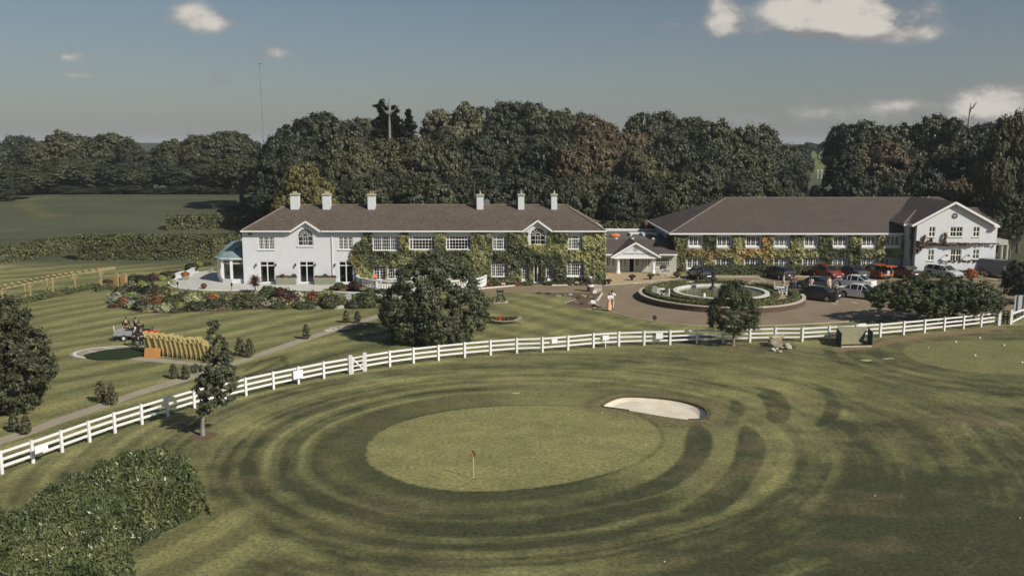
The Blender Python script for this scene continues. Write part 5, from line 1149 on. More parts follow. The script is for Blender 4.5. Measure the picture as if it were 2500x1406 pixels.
ivy('ivy', YW, 1642, 2236, 566, 676, in_wing, hz, 112000, None, 'green, yellow and orange ivy covering the front of the long wing', 32,
    ybump=((1965, 600, 40, 60, .7), (1665, 600, 14, 30, .5), (2170, 615, 60, 30, .55), (2070, 590, 60, 12, .3)), obump=((1865, 588, 13, 13, .75), (1840, 612, 32, 8, .75), (1815, 625, 16, 10, .5), (1880, 630, 26, 16, .35), (1735, 625, 40, 16, .3), (1700, 612, 40, 8, .25)),
    dbump=((1738, 590, 22, 30, .6), (1662, 660, 18, 14, .8), (2016, 620, 24, 50, .6), (1920, 612, 20, 10, .6), (2080, 640, 30, 30, .5), (2215, 640, 14, 24, .6)))
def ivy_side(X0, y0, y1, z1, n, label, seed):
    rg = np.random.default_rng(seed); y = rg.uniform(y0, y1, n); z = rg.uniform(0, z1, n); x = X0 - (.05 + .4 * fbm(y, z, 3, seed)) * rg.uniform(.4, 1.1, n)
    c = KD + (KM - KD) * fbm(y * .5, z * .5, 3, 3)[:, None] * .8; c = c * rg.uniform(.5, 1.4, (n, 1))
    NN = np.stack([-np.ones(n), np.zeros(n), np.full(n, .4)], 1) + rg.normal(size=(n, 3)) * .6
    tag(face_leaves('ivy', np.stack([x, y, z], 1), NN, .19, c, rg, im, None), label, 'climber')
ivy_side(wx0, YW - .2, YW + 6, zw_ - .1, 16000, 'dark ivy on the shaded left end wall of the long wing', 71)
def in_side(px, py, x, z): return (px > 2219 + 8 * fbm(py * .1, py * 0, 2, 1)) & (px < 2238 + 0 * px) & (py > 550)
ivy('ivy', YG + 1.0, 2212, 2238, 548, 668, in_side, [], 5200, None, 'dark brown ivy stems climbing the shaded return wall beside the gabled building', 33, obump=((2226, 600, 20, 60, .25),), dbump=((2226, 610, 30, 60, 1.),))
def in_band(px, py, x, z):
    th = np.interp(px, [2236, 2260, 2340, 2380, 2430], [5.5, 3.4, 3.2, 1.5, .5]); c = np.interp(px, [2236, 2300, 2430], [594, 596, 594.5])
    tail = (px < 2262) & (py > 596) & (py < 596 + (2262 - px) * .95) & (px > 2236)
    tend = ((np.abs(px - 2254 + (py - 585) * .3) < 2.2) & (py > 574) & (py < 596)) | ((np.abs(px - 2304 - (590 - py) * .12) < 2.6) & (py > 568) & (py < 596)) | ((np.abs(px - 2271) < 3) & (py > 582) & (py < 590))
    return (np.abs(py - c) < th) | (tail & (fbm(px * .3, py * .3, 2, 5) > .4)) | tend
ivy('creeper', YG - .03, 2236, 2434, 566, 632, in_band, [], 15000, None, 'red and green creeper growing in a band across the gabled white wall', 34, reds=True)

# ---- shrubs and flower beds
def shrub_proto(kind, seed):
    rg = np.random.default_rng(seed)
    if kind == 'spiky':
        b = MB(); C_ = []
        V = []; F = []
        for k in range(90):
            a = rg.uniform(0, 6.28); e = rg.uniform(.1, 1.35); L = rg.uniform(.7, 1.05); d = np.array([math.cos(a) * math.cos(e), math.sin(a) * math.cos(e), math.sin(e)]); s = np.array([-math.sin(a), math.cos(a), 0]) * .06
            p1 = d * L * .6; p2 = d * L - np.array([0, 0, .18 * math.cos(e)]); i = len(V); V += [-s + [0, 0, .02], s + [0, 0, .02], p1 + s, p1 - s, p2]; F += [(i, i + 1, i + 2, i + 3), (i + 3, i + 2, i + 4)]
        me = bpy.data.meshes.new('foliage'); me.from_pydata([tuple(v_) for v_ in V], [], F); me.update(); return me
    n = {'round': 1500, 'loose': 1100, 'mound': 900}[kind]
    d = rg.normal(size=(n, 3)); d[:, 2] = np.abs(d[:, 2]) * (.8 if kind == 'mound' else 1) - .12; d /= np.linalg.norm(d, axis=1, keepdims=True)
    r = 1 - .35 * rg.uniform(0, 1, n) ** 2; w_ = 1 + (fbm(d[:, 0] * 3 + 9, d[:, 1] * 3 + d[:, 2] * 3, 3, seed) - .5) * (.5 if kind != 'loose' else 1.3)
    C_ = d * (r * w_)[:, None]; C_[:, 2] = C_[:, 2] * (.6 if kind == 'mound' else 1.05) + (.05 if kind == 'mound' else .25)
    return leaves('foliage', C_, d + rg.normal(size=d.shape) * .5, .16 if kind != 'loose' else .2, 1.4, rg)
SH = {k: [shrub_proto(k, 50 + i * 7 + j) for i in range(2)] for j, k in enumerate(('round', 'loose', 'mound', 'spiky'))}
for k in SH:
    for me in SH[k]: me.materials.append(LM['shrub'])
def shrub(px, py, rpx, kind, tone, label, group=None, z=0., hs=1., cat='shrub', name='shrub', base=True):
    c = P(px, py, z); r = rpx / FPX * c.y * CA
    o = bpy.data.objects.new(name, SH[kind][int(px) % 2]); COL.objects.link(o); o.location = (c.x, c.y, z); o.rotation_euler = (0, 0, px * .7); o.scale = (r, r, r * hs * (.95 if kind != 'spiky' else 1.1))
    setmat(o, LM[tone]); tag(o, label, cat, group); return o
soil = mat('bed_soil', (.085, .048, .030), .95, (.13, .08, .05), 3, 6, bump=.6, bscale=14)
bed = [(268, 745), (264, 728), (280, 706), (310, 694), (345, 690), (380, 698), (420, 710), (480, 717), (560, 719), (640, 720), (720, 718), (800, 718), (870, 724), (935, 735), (950, 752), (900, 752), (820, 752), (700, 754), (600, 757), (480, 762), (380, 765), (330, 761)]
sheet('flower_bed', spline([G(*p) for p in bed], 4, True), .02, soil)
bedsh = [  # px, py base, r px, kind, tone, words
    (284, 738, 17, 'loose', 'silver', 'grey-green shrub'), (276, 750, 12, 'mound', 'maroon', 'dark red low plant'), (300, 722, 20, 'round', 'shrub', 'green rounded shrub'), (303, 745, 16, 'loose', 'rust', 'rusty loose shrub'), (312, 705, 17, 'spiky', 'maroon', 'dark red spiky plant'),
    (322, 751, 15, 'round', 'silver', 'silvery small shrub'), (330, 722, 17, 'loose', 'dark', 'dark loose shrub'), (341, 736, 7, 'round', 'orange', 'bright orange flowers'), (345, 755, 17, 'round', 'dark', 'dark rounded shrub'), (350, 708, 16, 'loose', 'lime', 'yellow-green variegated shrub'),
    (358, 761, 10, 'mound', 'lime', 'small yellow-green mound'), (368, 722, 22, 'round', 'dark', 'dark green rounded shrub'), (372, 703, 15, 'spiky', 'maroon', 'dark cordyline with spiky leaves'), (382, 744, 15, 'loose', 'rust', 'rust-brown shrub'), (385, 728, 17, 'loose', 'brown', 'brownish shrub'),
    (400, 722, 18, 'round', 'shrub', 'leafy green shrub'), (402, 758, 13, 'loose', 'cream', 'cream flowering plant'), (420, 745, 20, 'round', 'shrub', 'mid green rounded shrub'), (424, 725, 10, 'loose', 'cream', 'pale flowering plant'), (430, 762, 15, 'mound', 'green', 'low green mound'),
    (440, 737, 14, 'round', 'dark', 'small dark shrub'), (440, 754, 13, 'round', 'lime', 'pale yellow-green ball shrub'), (470, 738, 17, 'loose', 'cream', 'tall pale variegated shrub'), (474, 757, 16, 'loose', 'green', 'loose green plant'), (488, 738, 11, 'mound', 'cream', 'white-flowering mound'),
    (497, 751, 16, 'mound', 'silver', 'silvery spreading plant'), (518, 733, 10, 'loose', 'orange', 'orange-flowering plant'), (520, 752, 19, 'round', 'green', 'green bushy shrub'), (528, 728, 12, 'loose', 'lime', 'lime green shrub'), (540, 745, 14, 'round', 'dark', 'dark bushy shrub'),
    (555, 738, 15, 'mound', 'lime', 'low yellow-green shrub'), (562, 727, 14, 'mound', 'olive', 'olive mound'), (585, 749, 22, 'round', 'shrub', 'wide green shrub'), (611, 750, 25, 'round', 'olive', 'large rhododendron with pale leaf edges'), (655, 725, 22, 'round', 'shrub', 'broad green shrub'),
    (668, 738, 9, 'loose', 'lime', 'small lime plant'), (680, 752, 20, 'mound', 'shrub', 'low spreading green plant'), (690, 733, 22, 'loose', 'maroon', 'dark red leafy shrub'), (712, 744, 18, 'loose', 'maroon', 'maroon spreading shrub'), (726, 742, 15, 'round', 'cream', 'pale cream and green shrub'),
    (728, 728, 11, 'loose', 'white', 'white flowers'), (748, 752, 24, 'mound', 'shrub', 'dull green mound'), (765, 733, 17, 'loose', 'rust', 'orange-brown shrub'), (775, 752, 12, 'mound', 'silver', 'grey-green mound'), (806, 750, 26, 'round', 'olive', 'large glossy rhododendron'),
    (828, 752, 12, 'mound', 'white', 'white flower cushion'), (842, 747, 16, 'mound', 'yellow', 'yellow-green cushion'), (865, 752, 16, 'round', 'dark', 'dark green ball shrub'), (898, 748, 28, 'round', 'shrub', 'big rounded green shrub'), (884, 727, 20, 'mound', 'dark', 'dark low shrub'), (925, 748, 14, 'mound', 'olive', 'olive low plant')]
gcr = np.random.default_rng(77); bp_ = spline([G(*p) for p in bed], 4, True); bxs = [p[0] for p in bp_]; bys = [p[1] for p in bp_]
gX = gcr.uniform(min(bxs), max(bxs), 42000); gY = gcr.uniform(min(bys), max(bys), 42000); gD = -polydist(gX, gY, bp_); gn = fbm(gX * .9, gY * .9, 3, 61); gk = (gD > .25) & (gn + gcr.uniform(-.12, .12, 42000) > .40); gX, gY, gD, gn = gX[gk], gY[gk], gD[gk], gn[gk]
gh = (.10 + 1.5 * np.clip(gn - .42, 0, .35)) * gcr.uniform(.3, 1.1, len(gX)); pal = np.array([(.05, .065, .028), (.09, .11, .04), (.22, .24, .09), (.10, .055, .03), (.16, .17, .11), (.07, .085, .035)])
gc_ = pal[np.clip((fbm(gX * .5, gY * .8, 2, 91) * 9).astype(int) % 6, 0, 5)] * gcr.uniform(.6, 1.4, (len(gX), 1)); gN = gcr.normal(size=(len(gX), 3)) * .7; gN[:, 2] += 1; gN[:, 1] -= .4
gme = leaves('ground_cover', np.stack([gX, gY, gh + .02], 1), gN, .15, 1.5, gcr); gat = gme.attributes.new('leaf', 'FLOAT_COLOR', 'FACE'); gat.data.foreach_set('color', np.concatenate([gc_, np.ones((len(gc_), 1))], 1).astype(np.float32).ravel()); obj('ground_cover', gme, im)['kind'] = 'stuff'
seen_l = {}
for i, (px, py, r, kd, tn, wd_) in enumerate(sorted(bedsh)):
    shrub(px, py, r * 1.14, kd, tn, '%s, %s from the left in the long flower bed' % (wd_, ORD[i] if i < 40 else ORD[i - 40].replace('first', 'forty-first') if False else ('%s' % ORD[min(i, 39)] if i < 40 else 'forty-' + ORD[i - 40])), 'shrubs in the long flower bed', hs=.88)
# cordyline standing in front of the house
ct = P(623, 715); crd = empty('cordyline', (ct.x, ct.y, 0), 'reddish cordyline palm on a bare stem in front of the left french door', 'palm')
part(MB().tube([(ct.x, ct.y, 0), (ct.x + .02, ct.y, 1.0)], [.07, .05], 7), 'stem', palebark, crd)
o = obj('foliage', SH['spiky'][0], None, crd); o.location = (0, 0, 1.15); o.scale = (1.25, 1.25, 1.05); setmat(o, LM['rust']); o2 = obj('foliage', SH['spiky'][1], None, crd); o2.location = (0, 0, 1.2); o2.scale = (1.1, 1.1, -.75); setmat(o2, LM['olive'])
sheet('side_bed', spline([G(*p) for p in ((800, 709), (815, 700), (870, 694), (905, 703), (1000, 714), (1000, 722), (940, 720), (890, 714), (845, 712))], 4, True), .03, soil)
for i, (px, py, r, kd, tn, wd_) in enumerate(((814, 704, 11, 'mound', 'olive', 'small olive mound'), (829, 703, 13, 'round', 'shrub', 'green shrub'), (846, 704, 14, 'mound', 'rust', 'rust-coloured plant'), (836, 709, 10, 'mound', 'yellow', 'yellow flowering mound'), (869, 705, 17, 'loose', 'maroon', 'dark red feathery shrub'), (885, 707, 12, 'mound', 'lime', 'yellow-green plant'), (905, 712, 16, 'mound', 'shrub', 'low dark hedge plant'), (930, 714, 16, 'mound', 'dark', 'dark spreading plant'))):
    shrub(px, py, r, kd, tn, wd_ + ' in the small bed left of the balustrade', hs=.9)
# border on the right of the pergola gate / upper bed by the terrace
for i, (px, py, r, kd, tn, wd_) in enumerate(((330, 690, 18, 'loose', 'shrub', 'green shrub right of the wooden gate'), (262, 690, 14, 'mound', 'maroon', 'dark red shrub at the end of the pergola'), (270, 700, 14, 'mound', 'rust', 'reddish low plant left of the wooden gate'), (348, 692, 18, 'loose', 'dark', 'dark shrub between the gate and the terrace'), (375, 684, 16, 'loose', 'maroon', 'dark purple shrub behind the terrace edge'),
        (392, 682, 18, 'mound', 'lime', 'yellowish flowering shrub behind the terrace edge'), (410, 672, 20, 'mound', 'dark', 'dark spreading shrub behind the orange planter'), (424, 678, 14, 'spiky', 'lime', 'pale spiky plant left of the orange planter'), (436, 668, 16, 'mound', 'maroon', 'dark purple mound behind the orange planter'), (468, 658, 16, 'round', 'dark', 'dark bush with white flowers right of the orange planter'), (484, 650, 12, 'round', 'lime', 'pale yellow-green shrub near the tall hedge'), (505, 648, 15, 'mound', 'dark', 'dark shrub near the conservatory'))):
    shrub(px, py, r, kd, tn, wd_, hs=.8)
# beds along the foot of the house and beside the entrance drive
sheet('house_bed', [G(1166, 705), G(1262, 696.5), G(1298, 694.5), G(1298, 691), G(1190, 691)], .03, soil); sheet('house_bed', [G(1328, 694.5), G(1345, 697), G(1470, 694.5), G(1474, 690.5), G(1328, 690.5)], .03, soil)
for i in range(17):
    px = 1192 + i * 6.4 + (i % 3); shrub(px, 696 + (i % 2) * 2 - i * .1, 9 + i % 4, 'mound', ('shrub', 'rust', 'dark', 'green', 'maroon')[i % 5], '%s low plant, %s from left in the bed left of the front door' % (('green', 'rusty', 'dark', 'leafy', 'red')[i % 5], ORD[i]), 'plants under the ivy', hs=1.1, name='bedding_plant', cat='plant')
for i in range(19):
    px = 1334 + i * 7.2; shrub(px, 696 - (i % 2) * 1.5, 9 + i % 3, 'mound', ('dark', 'rust', 'shrub', 'green', 'maroon')[i % 5], '%s low plant, %s from left in the bed right of the front door' % (('dark', 'rusty', 'green', 'leafy', 'red')[i % 5], ORD[i]), 'plants under the ivy', hs=1.1, name='bedding_plant', cat='plant')
db = [(1289, 715.5), (1330, 721), (1365, 726), (1395, 727.5), (1405, 731), (1392, 736), (1380, 740), (1384, 745), (1405, 750), (1432, 754), (1452, 752), (1453, 738), (1470, 716.5), (1400, 716)]
sheet('drive_bed', [G(*p) for p in db], .02, soil)
for i, (px, py, r, tn) in enumerate(((1316, 717, 6, 'shrub'), (1338, 718, 6, 'dark'), (1362, 724, 8, 'cream'), (1377, 722, 7, 'lime'), (1392, 720, 6, 'white'), (1412, 728, 7, 'shrub'), (1424, 724, 8, 'cream'), (1440, 727, 7, 'lime'), (1404, 738, 6, 'silver'), (1437, 742, 8, 'silver'), (1451, 748, 7, 'rust'), (1420, 743, 5, 'dark'), (1448, 732, 6, 'dark'))):
    shrub(px, py, r, 'mound', tn, '%s small plant, %s from the left in the dug bed beside the drive' % ({'shrub': 'green', 'dark': 'dark', 'cream': 'cream', 'lime': 'lime', 'white': 'white-flowered', 'silver': 'grey', 'rust': 'reddish'}[tn], ORD[i]), 'plants in the dug bed', name='bedding_plant', cat='plant')
shrub(2370, 677, 15, 'loose', 'orange', 'bright orange-red maple bush below the terrace', hs=1.0); shrub(2348, 677, 11, 'mound', 'lime', 'pale green shrub left of the orange bush'); shrub(2387, 677, 11, 'mound', 'cream', 'pale flowering shrub right of the orange bush'); shrub(2400, 676, 13, 'round', 'dark', 'dark shrub between the orange bush and the van')
for i, px in enumerate(range(2318, 2486, 12)):
    q = Q(px, 636, YG - 1.3); o = bpy.data.objects.new('trailing_flowers', SH['mound'][i % 2]); COL.objects.link(o); o.location = (q.x, YG - 1.3, tz - .06); o.scale = (.30, .22, .26); o.rotation_euler = (0, 0, i)
    setmat(o, LM['orange' if i > 9 else ('maroon' if i % 2 else 'rust')]); tag(o, '%s trailing flowers on the terrace wall, %s from the left' % ('orange' if i > 9 else ('dark red' if i % 2 else 'rusty'), ORD[i]), 'flowers', 'flowers on the terrace wall')
# ================================================================== DRIVES, PATHS, TERRACE
tarmac = mat('brown_tarmac', (.185, .138, .084), .93, (.225, .175, .112), .35, 8, bump=.3, bscale=30, contrast=1.3)
line = mat('road_paint', (.72, .70, .62), .8, (.5, .46, .38), 6)
conc = mat('pale_kerb', (.50, .45, .35), .9, (.38, .33, .26), 2.5, bump=.2)
def curve_px(pts, n=5, closed=False): return [tuple(p) for p in spline([G(*p) for p in pts], n, closed)]
drv = ([G(1150, 709), G(1170, 706), G(1262, 697), G(1300, 695), G(1345, 697), G(1474, 694.5), G(1480, 690)] + [G(1480, 696), G(1510, 694), G(1575, 688), G(1650, 681), G(1660, 676), G(1720, 675.5), G(2000, 675), G(2196, 673), G(2240, 673), G(2330, 673.5), G(2392, 674), G(2440, 672), G(2520, 672), G(2700, 690), G(2700, 760), G(2520, 770)]
       + curve_px([(2440, 762), (2300, 772), (2155, 777), (2060, 786), (1960, 792), (1850, 796), (1740, 797), (1640, 790), (1560, 779), (1500, 764), (1465, 750), (1453, 737)]) + [G(1470, 716), G(1400, 715.5), G(1289, 715)] + curve_px([(1262, 714), (1225, 716), (1180, 722), (1130, 730)]))
sheet('driveway', drv, .012, tarmac)
def kerb(name, pts, wd=.12, ht=.07, m=None):
    b = MB()
    for a, c in zip(pts, pts[1:]):
        b.beam((*a, ht / 2), (*c, ht / 2), wd, ht)
    o = b.build(name, m or conc); o['kind'] = 'structure'; return o
kerb('kerb', curve_px([(2155, 777), (2060, 786), (1960, 792), (1850, 796), (1740, 797), (1640, 790), (1560, 779), (1500, 764), (1465, 750), (1453, 737), (1470, 717)]), .10, .05)
kerb('kerb', [G(1166, 706.5), G(1262, 697.5)], .2, .12, line); kerb('kerb', [G(1347, 697.5), G(1432, 696.5)], .2, .12, line)
kerb('kerb', curve_px(db[:13], 2), .07, .05); kerb('kerb', [G(1458, 736), G(1470, 717)], .16, .1, line)
kerb('kerb', [G(1664, 677), G(1720, 676.5), G(2010, 676), G(2196, 674)], .15, .12)
patio = mat('tan_gravel', (.36, .27, .155), .95, (.29, .22, .13), 1.2, 8, bump=.3, bscale=40)
sheet('entrance_forecourt', [G(1476, 668), G(1476, 696), G(1510, 693.5), G(1575, 687.5), G(1650, 680.5), G(1662, 676), G(1655, 663.7), G(1476, 663.7)], .02, patio)
kerb('kerb', [G(1476, 697), G(1510, 694.5), G(1575, 688.5), G(1650, 681.5), G(1663, 676.5)], .22, .06)
pav = mat('pale_paving')
tpx = [(411, 692), (425, 683), (448, 670), (485, 664), (515, 660), (530, 664)]
tl = curve_px([(412, 694), (420, 700), (440, 705), (500, 709), (560, 710), (640, 709.5), (720, 709), (800, 712), (870, 719), (940, 725), (985, 728)])
tp = [G(*p) for p in tpx[::-1]] + tl + [G(985, 723), G(930, 719), G(895, 713), G(870, 700), G(868, 692.6), G(598, 692.6), G(540, 684)]
sheet('terrace', tp, .03, pav)
kerb('terrace_edge', tl, .16, .09, white_paint); kerb('terrace_edge', curve_px([(412, 694), (414, 688), (425, 683), (448, 670), (485, 664)]), .16, .09, white_paint)
# seams of the paving slabs that the photograph lets through: slab courses
pb_ = MB(); rg = random.Random(4)
pathm = mat('gravel_path', (.33, .29, .215), .95, (.27, .235, .17), .8, 8, bump=.3, bscale=30)
up_e = [(-60, 1094), (0, 1068), (60, 1050), (150, 1017), (250, 983), (340, 952), (440, 922), (520, 898), (600, 873), (700, 837), (800, 806), (870, 785), (935, 763)]
lo_e = [(-60, 1112), (0, 1086), (60, 1067), (150, 1034), (250, 999), (340, 966), (440, 936), (520, 910), (610, 880), (715, 845), (810, 813), (880, 791), (945, 769)]
sheet('garden_path', curve_px(up_e, 3) + curve_px(lo_e, 3)[::-1], .012, pathm)
sl = MB(); rs = random.Random(8); slabm = mat('stone_slab', (.50, .47, .38), .9, (.4, .37, .3), 3)
slabs0 = MB().box(-.5, .5, -.4, .4, 0, .03).mesh('stone_slab')
for i, (px, py) in enumerate(((806, 806), (818, 802), (829, 799), (840, 802))):
    o = obj('stone_slab', slabs0, slabm, loc=P(px, py, .012)); o.rotation_euler = (0, 0, .5 + i * .1); tag(o, 'pale stone slab set in the garden path, %s from the left' % ORD[i], 'slab', 'slabs in the garden path')
# golf: bunker sand, greens are turf
sand = mat('bunker_sand', (.68, .63, .52), .95, (.56, .49, .37), .9, 8, bump=.25, bscale=7)
by = [p for p in bunker]; bx0, bx1 = min(p[0] for p in by), max(p[0] for p in by); b0, b1 = min(p[1] for p in by), max(p[1] for p in by)
A_, B_ = np.meshgrid(np.arange(bx0 - .2, bx1 + .2, .05), np.arange(b0 - .2, b1 + .2, .05)); sh_ = A_.shape; A_, B_ = A_.ravel(), B_.ravel(); D_ = polydist(A_, B_, bunker)
Zs = -.30 * sst(0, -.55, D_) - .03 + .02 * fbm(A_ * 2, B_ * 2, 3, 3) + .16 * (B_ - b0) / (b1 - b0) * sst(-.1, -.6, D_)
id_ = np.arange(len(A_)).reshape(sh_); F_ = np.stack([id_[:-1, :-1], id_[:-1, 1:], id_[1:, 1:], id_[1:, :-1]], -1).reshape(-1, 4); F_ = F_[(D_[F_] < .02).any(1)]
o = obj('bunker_sand', npmesh('bunker_sand', np.stack([A_, B_, Zs], 1), F_), sand, smooth=True); o['kind'] = 'structure'
lip = MB()
for a, c in zip(bunker, bunker[1:] + bunker[:1]):
    far = (a[1] - b0) / (b1 - b0) > .35 or a[0] > bx1 - 1.2
    lip.beam((*a, -.05 if far else -.03), (*c, -.05 if far else -.03), .12 if far else .08, .30 if far else .1)
o = lip.build('bunker_lip', mat('turf_edge', (.06, .055, .025), .95, (.10, .08, .035), 6)); o['kind'] = 'structure'

# ================================================================== roundabout with pool
rc = P(1767, 766); RR = 8.25; rcx, rcy = (P(1568, 735).x + P(1965, 735).x) / 2, rc.y + RR
def ring(mb, r0, r1, z0, z1, n=96, a0=0, a1=2 * math.pi):
    for k in range(n):
        t0, t1 = a0 + (a1 - a0) * k / n, a0 + (a1 - a0) * (k + 1) / n
        c0, s0, c1, s1 = math.cos(t0), math.sin(t0), math.cos(t1), math.sin(t1)
        p = lambda r, c, s, z: (rcx + r * c, rcy + r * s, z)
        mb.quad(p(r1, c0, s0, z0), p(r1, c1, s1, z0), p(r1, c1, s1, z1), p(r1, c0, s0, z1))
        mb.quad(p(r1, c0, s0, z1), p(r1, c1, s1, z1), p(r0, c1, s1, z1), p(r0, c0, s0, z1))
        if r0 > 0: mb.quad(p(r0, c0, s0, z1), p(r0, c1, s1, z1), p(r0, c1, s1, z0), p(r0, c0, s0, z0))
    return mb
rb = empty('roundabout', (rcx, rcy, 0), 'circular raised roundabout garden with low hedges round a white-rimmed pool', 'roundabout')
part(ring(MB(), 0, RR - .12, 0, .42), 'gravel', patio, rb)
nW = 84; blk = MB()
for k in range(nW):
    t0 = 2 * math.pi * k / nW; t1 = 2 * math.pi * (k + .96) / nW
    m = MB(); ring(m, RR - .2, RR, 0, .5, 1, t0, t1); o = part(m, 'retaining_block', mat('dark_brick', (.075, .045, .035), .95, (.12, .08, .06), 3, 6, bump=.4), rb)
part(ring(MB(), RR - .32, RR + .04, .503, .60), 'coping', conc, rb)
part(ring(MB(), 4.36, 4.80, .3, .82), 'pool_rim', mat('weathered_rim', (.62, .61, .57), .7, (.52, .51, .46), 2.5), rb)
part(ring(MB(), 4.85, 5.0, .3, .55), 'pool_kerb', conc, rb)
water = mat('pool_water', (.06, .07, .03), .12, (.16, .16, .06), .9, 5, spec=.6)
part(ring(MB(), 0, 4.36, .3, .62), 'water', water, rb)
def hedge_ring(r, wd, ht, z0, a0, a1, tone, label, dens=120):
    pts = [(rcx + r * math.cos(a0 + (a1 - a0) * k / 40), rcy + r * math.sin(a0 + (a1 - a0) * k / 40)) for k in range(41)]
    return hedge_line('box_hedge', pts, wd, ht, .09, dens, tone, label, z0=z0, rag=.03, rounded=.12)
hedge_ring(7.35, .75, .42, .42, R(107), R(408), 'boxhedge', 'outer clipped box hedge round the front of the roundabout', 190)
hedge_ring(7.35, .75, .42, .42, R(55), R(98), 'boxhedge', 'short piece of outer box hedge at the back of the roundabout', 190)
hedge_ring(5.45, .62, .38, .42, R(0), R(360), 'boxhedge', 'inner clipped box hedge round the pool rim', 190)
iron = mat('black_iron')
ft = P(1766, 704); fo = MB().lathe((0, 0, 0), [(.5, 0), (.35, .3), (.14, .5), (.12, 1.0), (.55, 1.25), (.5, 1.3), (.1, 1.35), (.1, 1.7), (.36, 1.9), (.3, 1.95), (.08, 2.0), (.07, 2.2), (.14, 2.35), (.08, 2.5), (.02, 2.6)], 14).build('fountain', iron, smooth=False, loc=(rcx - .3, rcy + 2.4, .5)); tag(fo, 'dark tiered iron fountain in the pool behind the young tree', 'fountain')
q = P(1719, 730, .62); tag(MB().lathe((0, 0, 0), [(.1, 0), (.1, .25), (.16, .3), (.12, .5), (.05, .6)], 8).build('pool_ornament', white_paint, loc=q), 'small white ornament standing in the pool left of the young tree', 'ornament')
# white garden furniture
def wchair(px, py, rz, label, z=.42):
    c = P(px, py, z); r = empty('garden_chair', (c.x, c.y, z), label, 'chair', 'white garden chairs on the roundabout', rz)
    part(MB().box(-.27, .27, -.27, .27, .40, .45), 'seat', white_paint, r)
    b = MB()
    for k in range(5): b.box(-.27 + k * .115, -.19 + k * .115, .24, .28, .45, 1.05 + .05 * (2 - abs(k - 2)))
    part(b, 'backrest', white_paint, r)
    for sx in (-1, 1):
        part(MB().box(sx * .3 - .03, sx * .3 + .03, -.3, .28, .62, .66).box(sx * .3 - .025, sx * .3 + .025, -.28, -.22, 0, .62), 'armrest', white_paint, r)
        part(MB().box(sx * .24 - .03, sx * .24 + .03, .2, .27, 0, .40), 'leg', white_paint, r)
    return r
wchair(1600, 724, 2.6, 'white slatted chair on the left side of the roundabout, the left of two'); wchair(1627, 731, 4.4, 'white slatted chair on the left side of the roundabout, the right of two')
wchair(1896, 715, 1.4, 'white chair left of the round table on the right side of the roundabout'); wchair(1914, 722, 4.6, 'white chair right of the round table on the right side of the roundabout')
def wtable(px, py, label):
    c = P(px, py, .42); r = empty('garden_table', (c.x, c.y, .42), label, 'table')
    part(MB().lathe((c.x, c.y, 1.10), [(.42, 0), (.42, .04)], 16), 'tabletop', white_paint, r)
    for k in range(3): t_ = k * 2.1; part(MB().tube([(c.x + .3 * math.cos(t_), c.y + .3 * math.sin(t_), .42), (c.x + .08 * math.cos(t_), c.y + .08 * math.sin(t_), .8), (c.x + .25 * math.cos(t_), c.y + .25 * math.sin(t_), 1.09)], .03, 5), 'leg', white_paint, r)
wtable(1613, 722, 'round white garden table between the two chairs on the left of the roundabout'); wtable(1905, 718, 'round white garden table on the right of the roundabout')
# painted bay lines, disabled bay marks and lettering
def pline(a, b, wd=.11, label=None):
    p, q = Vector(G(*a)), Vector(G(*b)); d = (q - p).normalized(); n_ = Vector((-d.y, d.x)) * wd / 2
    sheet('painted_line', [p - n_, q - n_, q + n_, p + n_], .017, line)
for a, b in (((1672, 681), (1681, 690)), ((1731, 681), (1745, 690)), ((1791, 681), (1808, 691)), ((1853, 678), (1871, 688)), ((1924, 677), (1940, 687)), ((2008, 684), (2018, 689)), ((2055, 684), (2063, 688)), ((1935, 714), (1958, 714)), ((2027, 738), (2044, 744)), ((2079, 737), (2094, 742)), ((2030, 724), (2060, 724)),
             ((2362, 676), (2380, 682)), ((2408, 677), (2433, 684)), ((2424, 737), (2437, 742)), ((2470, 732), (2480, 736)), ((2328, 676), (2340, 681))): pline(a, b)
pline((2086, 759), (2156, 752), .1)
for (px, py) in ((1771, 688.5), (1845, 687), (1971, 685.5)):
    c = P(px, py); m = MB()
    for k in range(10):
        t0, t1 = k * .5, k * .5 + .52; m.quad(*[(c.x + r_ * math.cos(t_) , c.y + r_ * math.sin(t_) * 1.3, .0165) for r_, t_ in ((.35, t0), (.48, t0), (.48, t1), (.35, t1))])
    m.quad((c.x - .05, c.y - .2, .0168), (c.x + .8, c.y - .28, .0168), (c.x + .8, c.y - .14, .0168), (c.x - .05, c.y, .0168)); m.quad((c.x - .3, c.y + .5, .0168), (c.x + .1, c.y + .5, .0168), (c.x + .1, c.y + .65, .0168), (c.x - .3, c.y + .65, .0168))
    o = m.build('painted_wheelchair_symbol', line); o['kind'] = 'structure'
rq = random.Random(5)
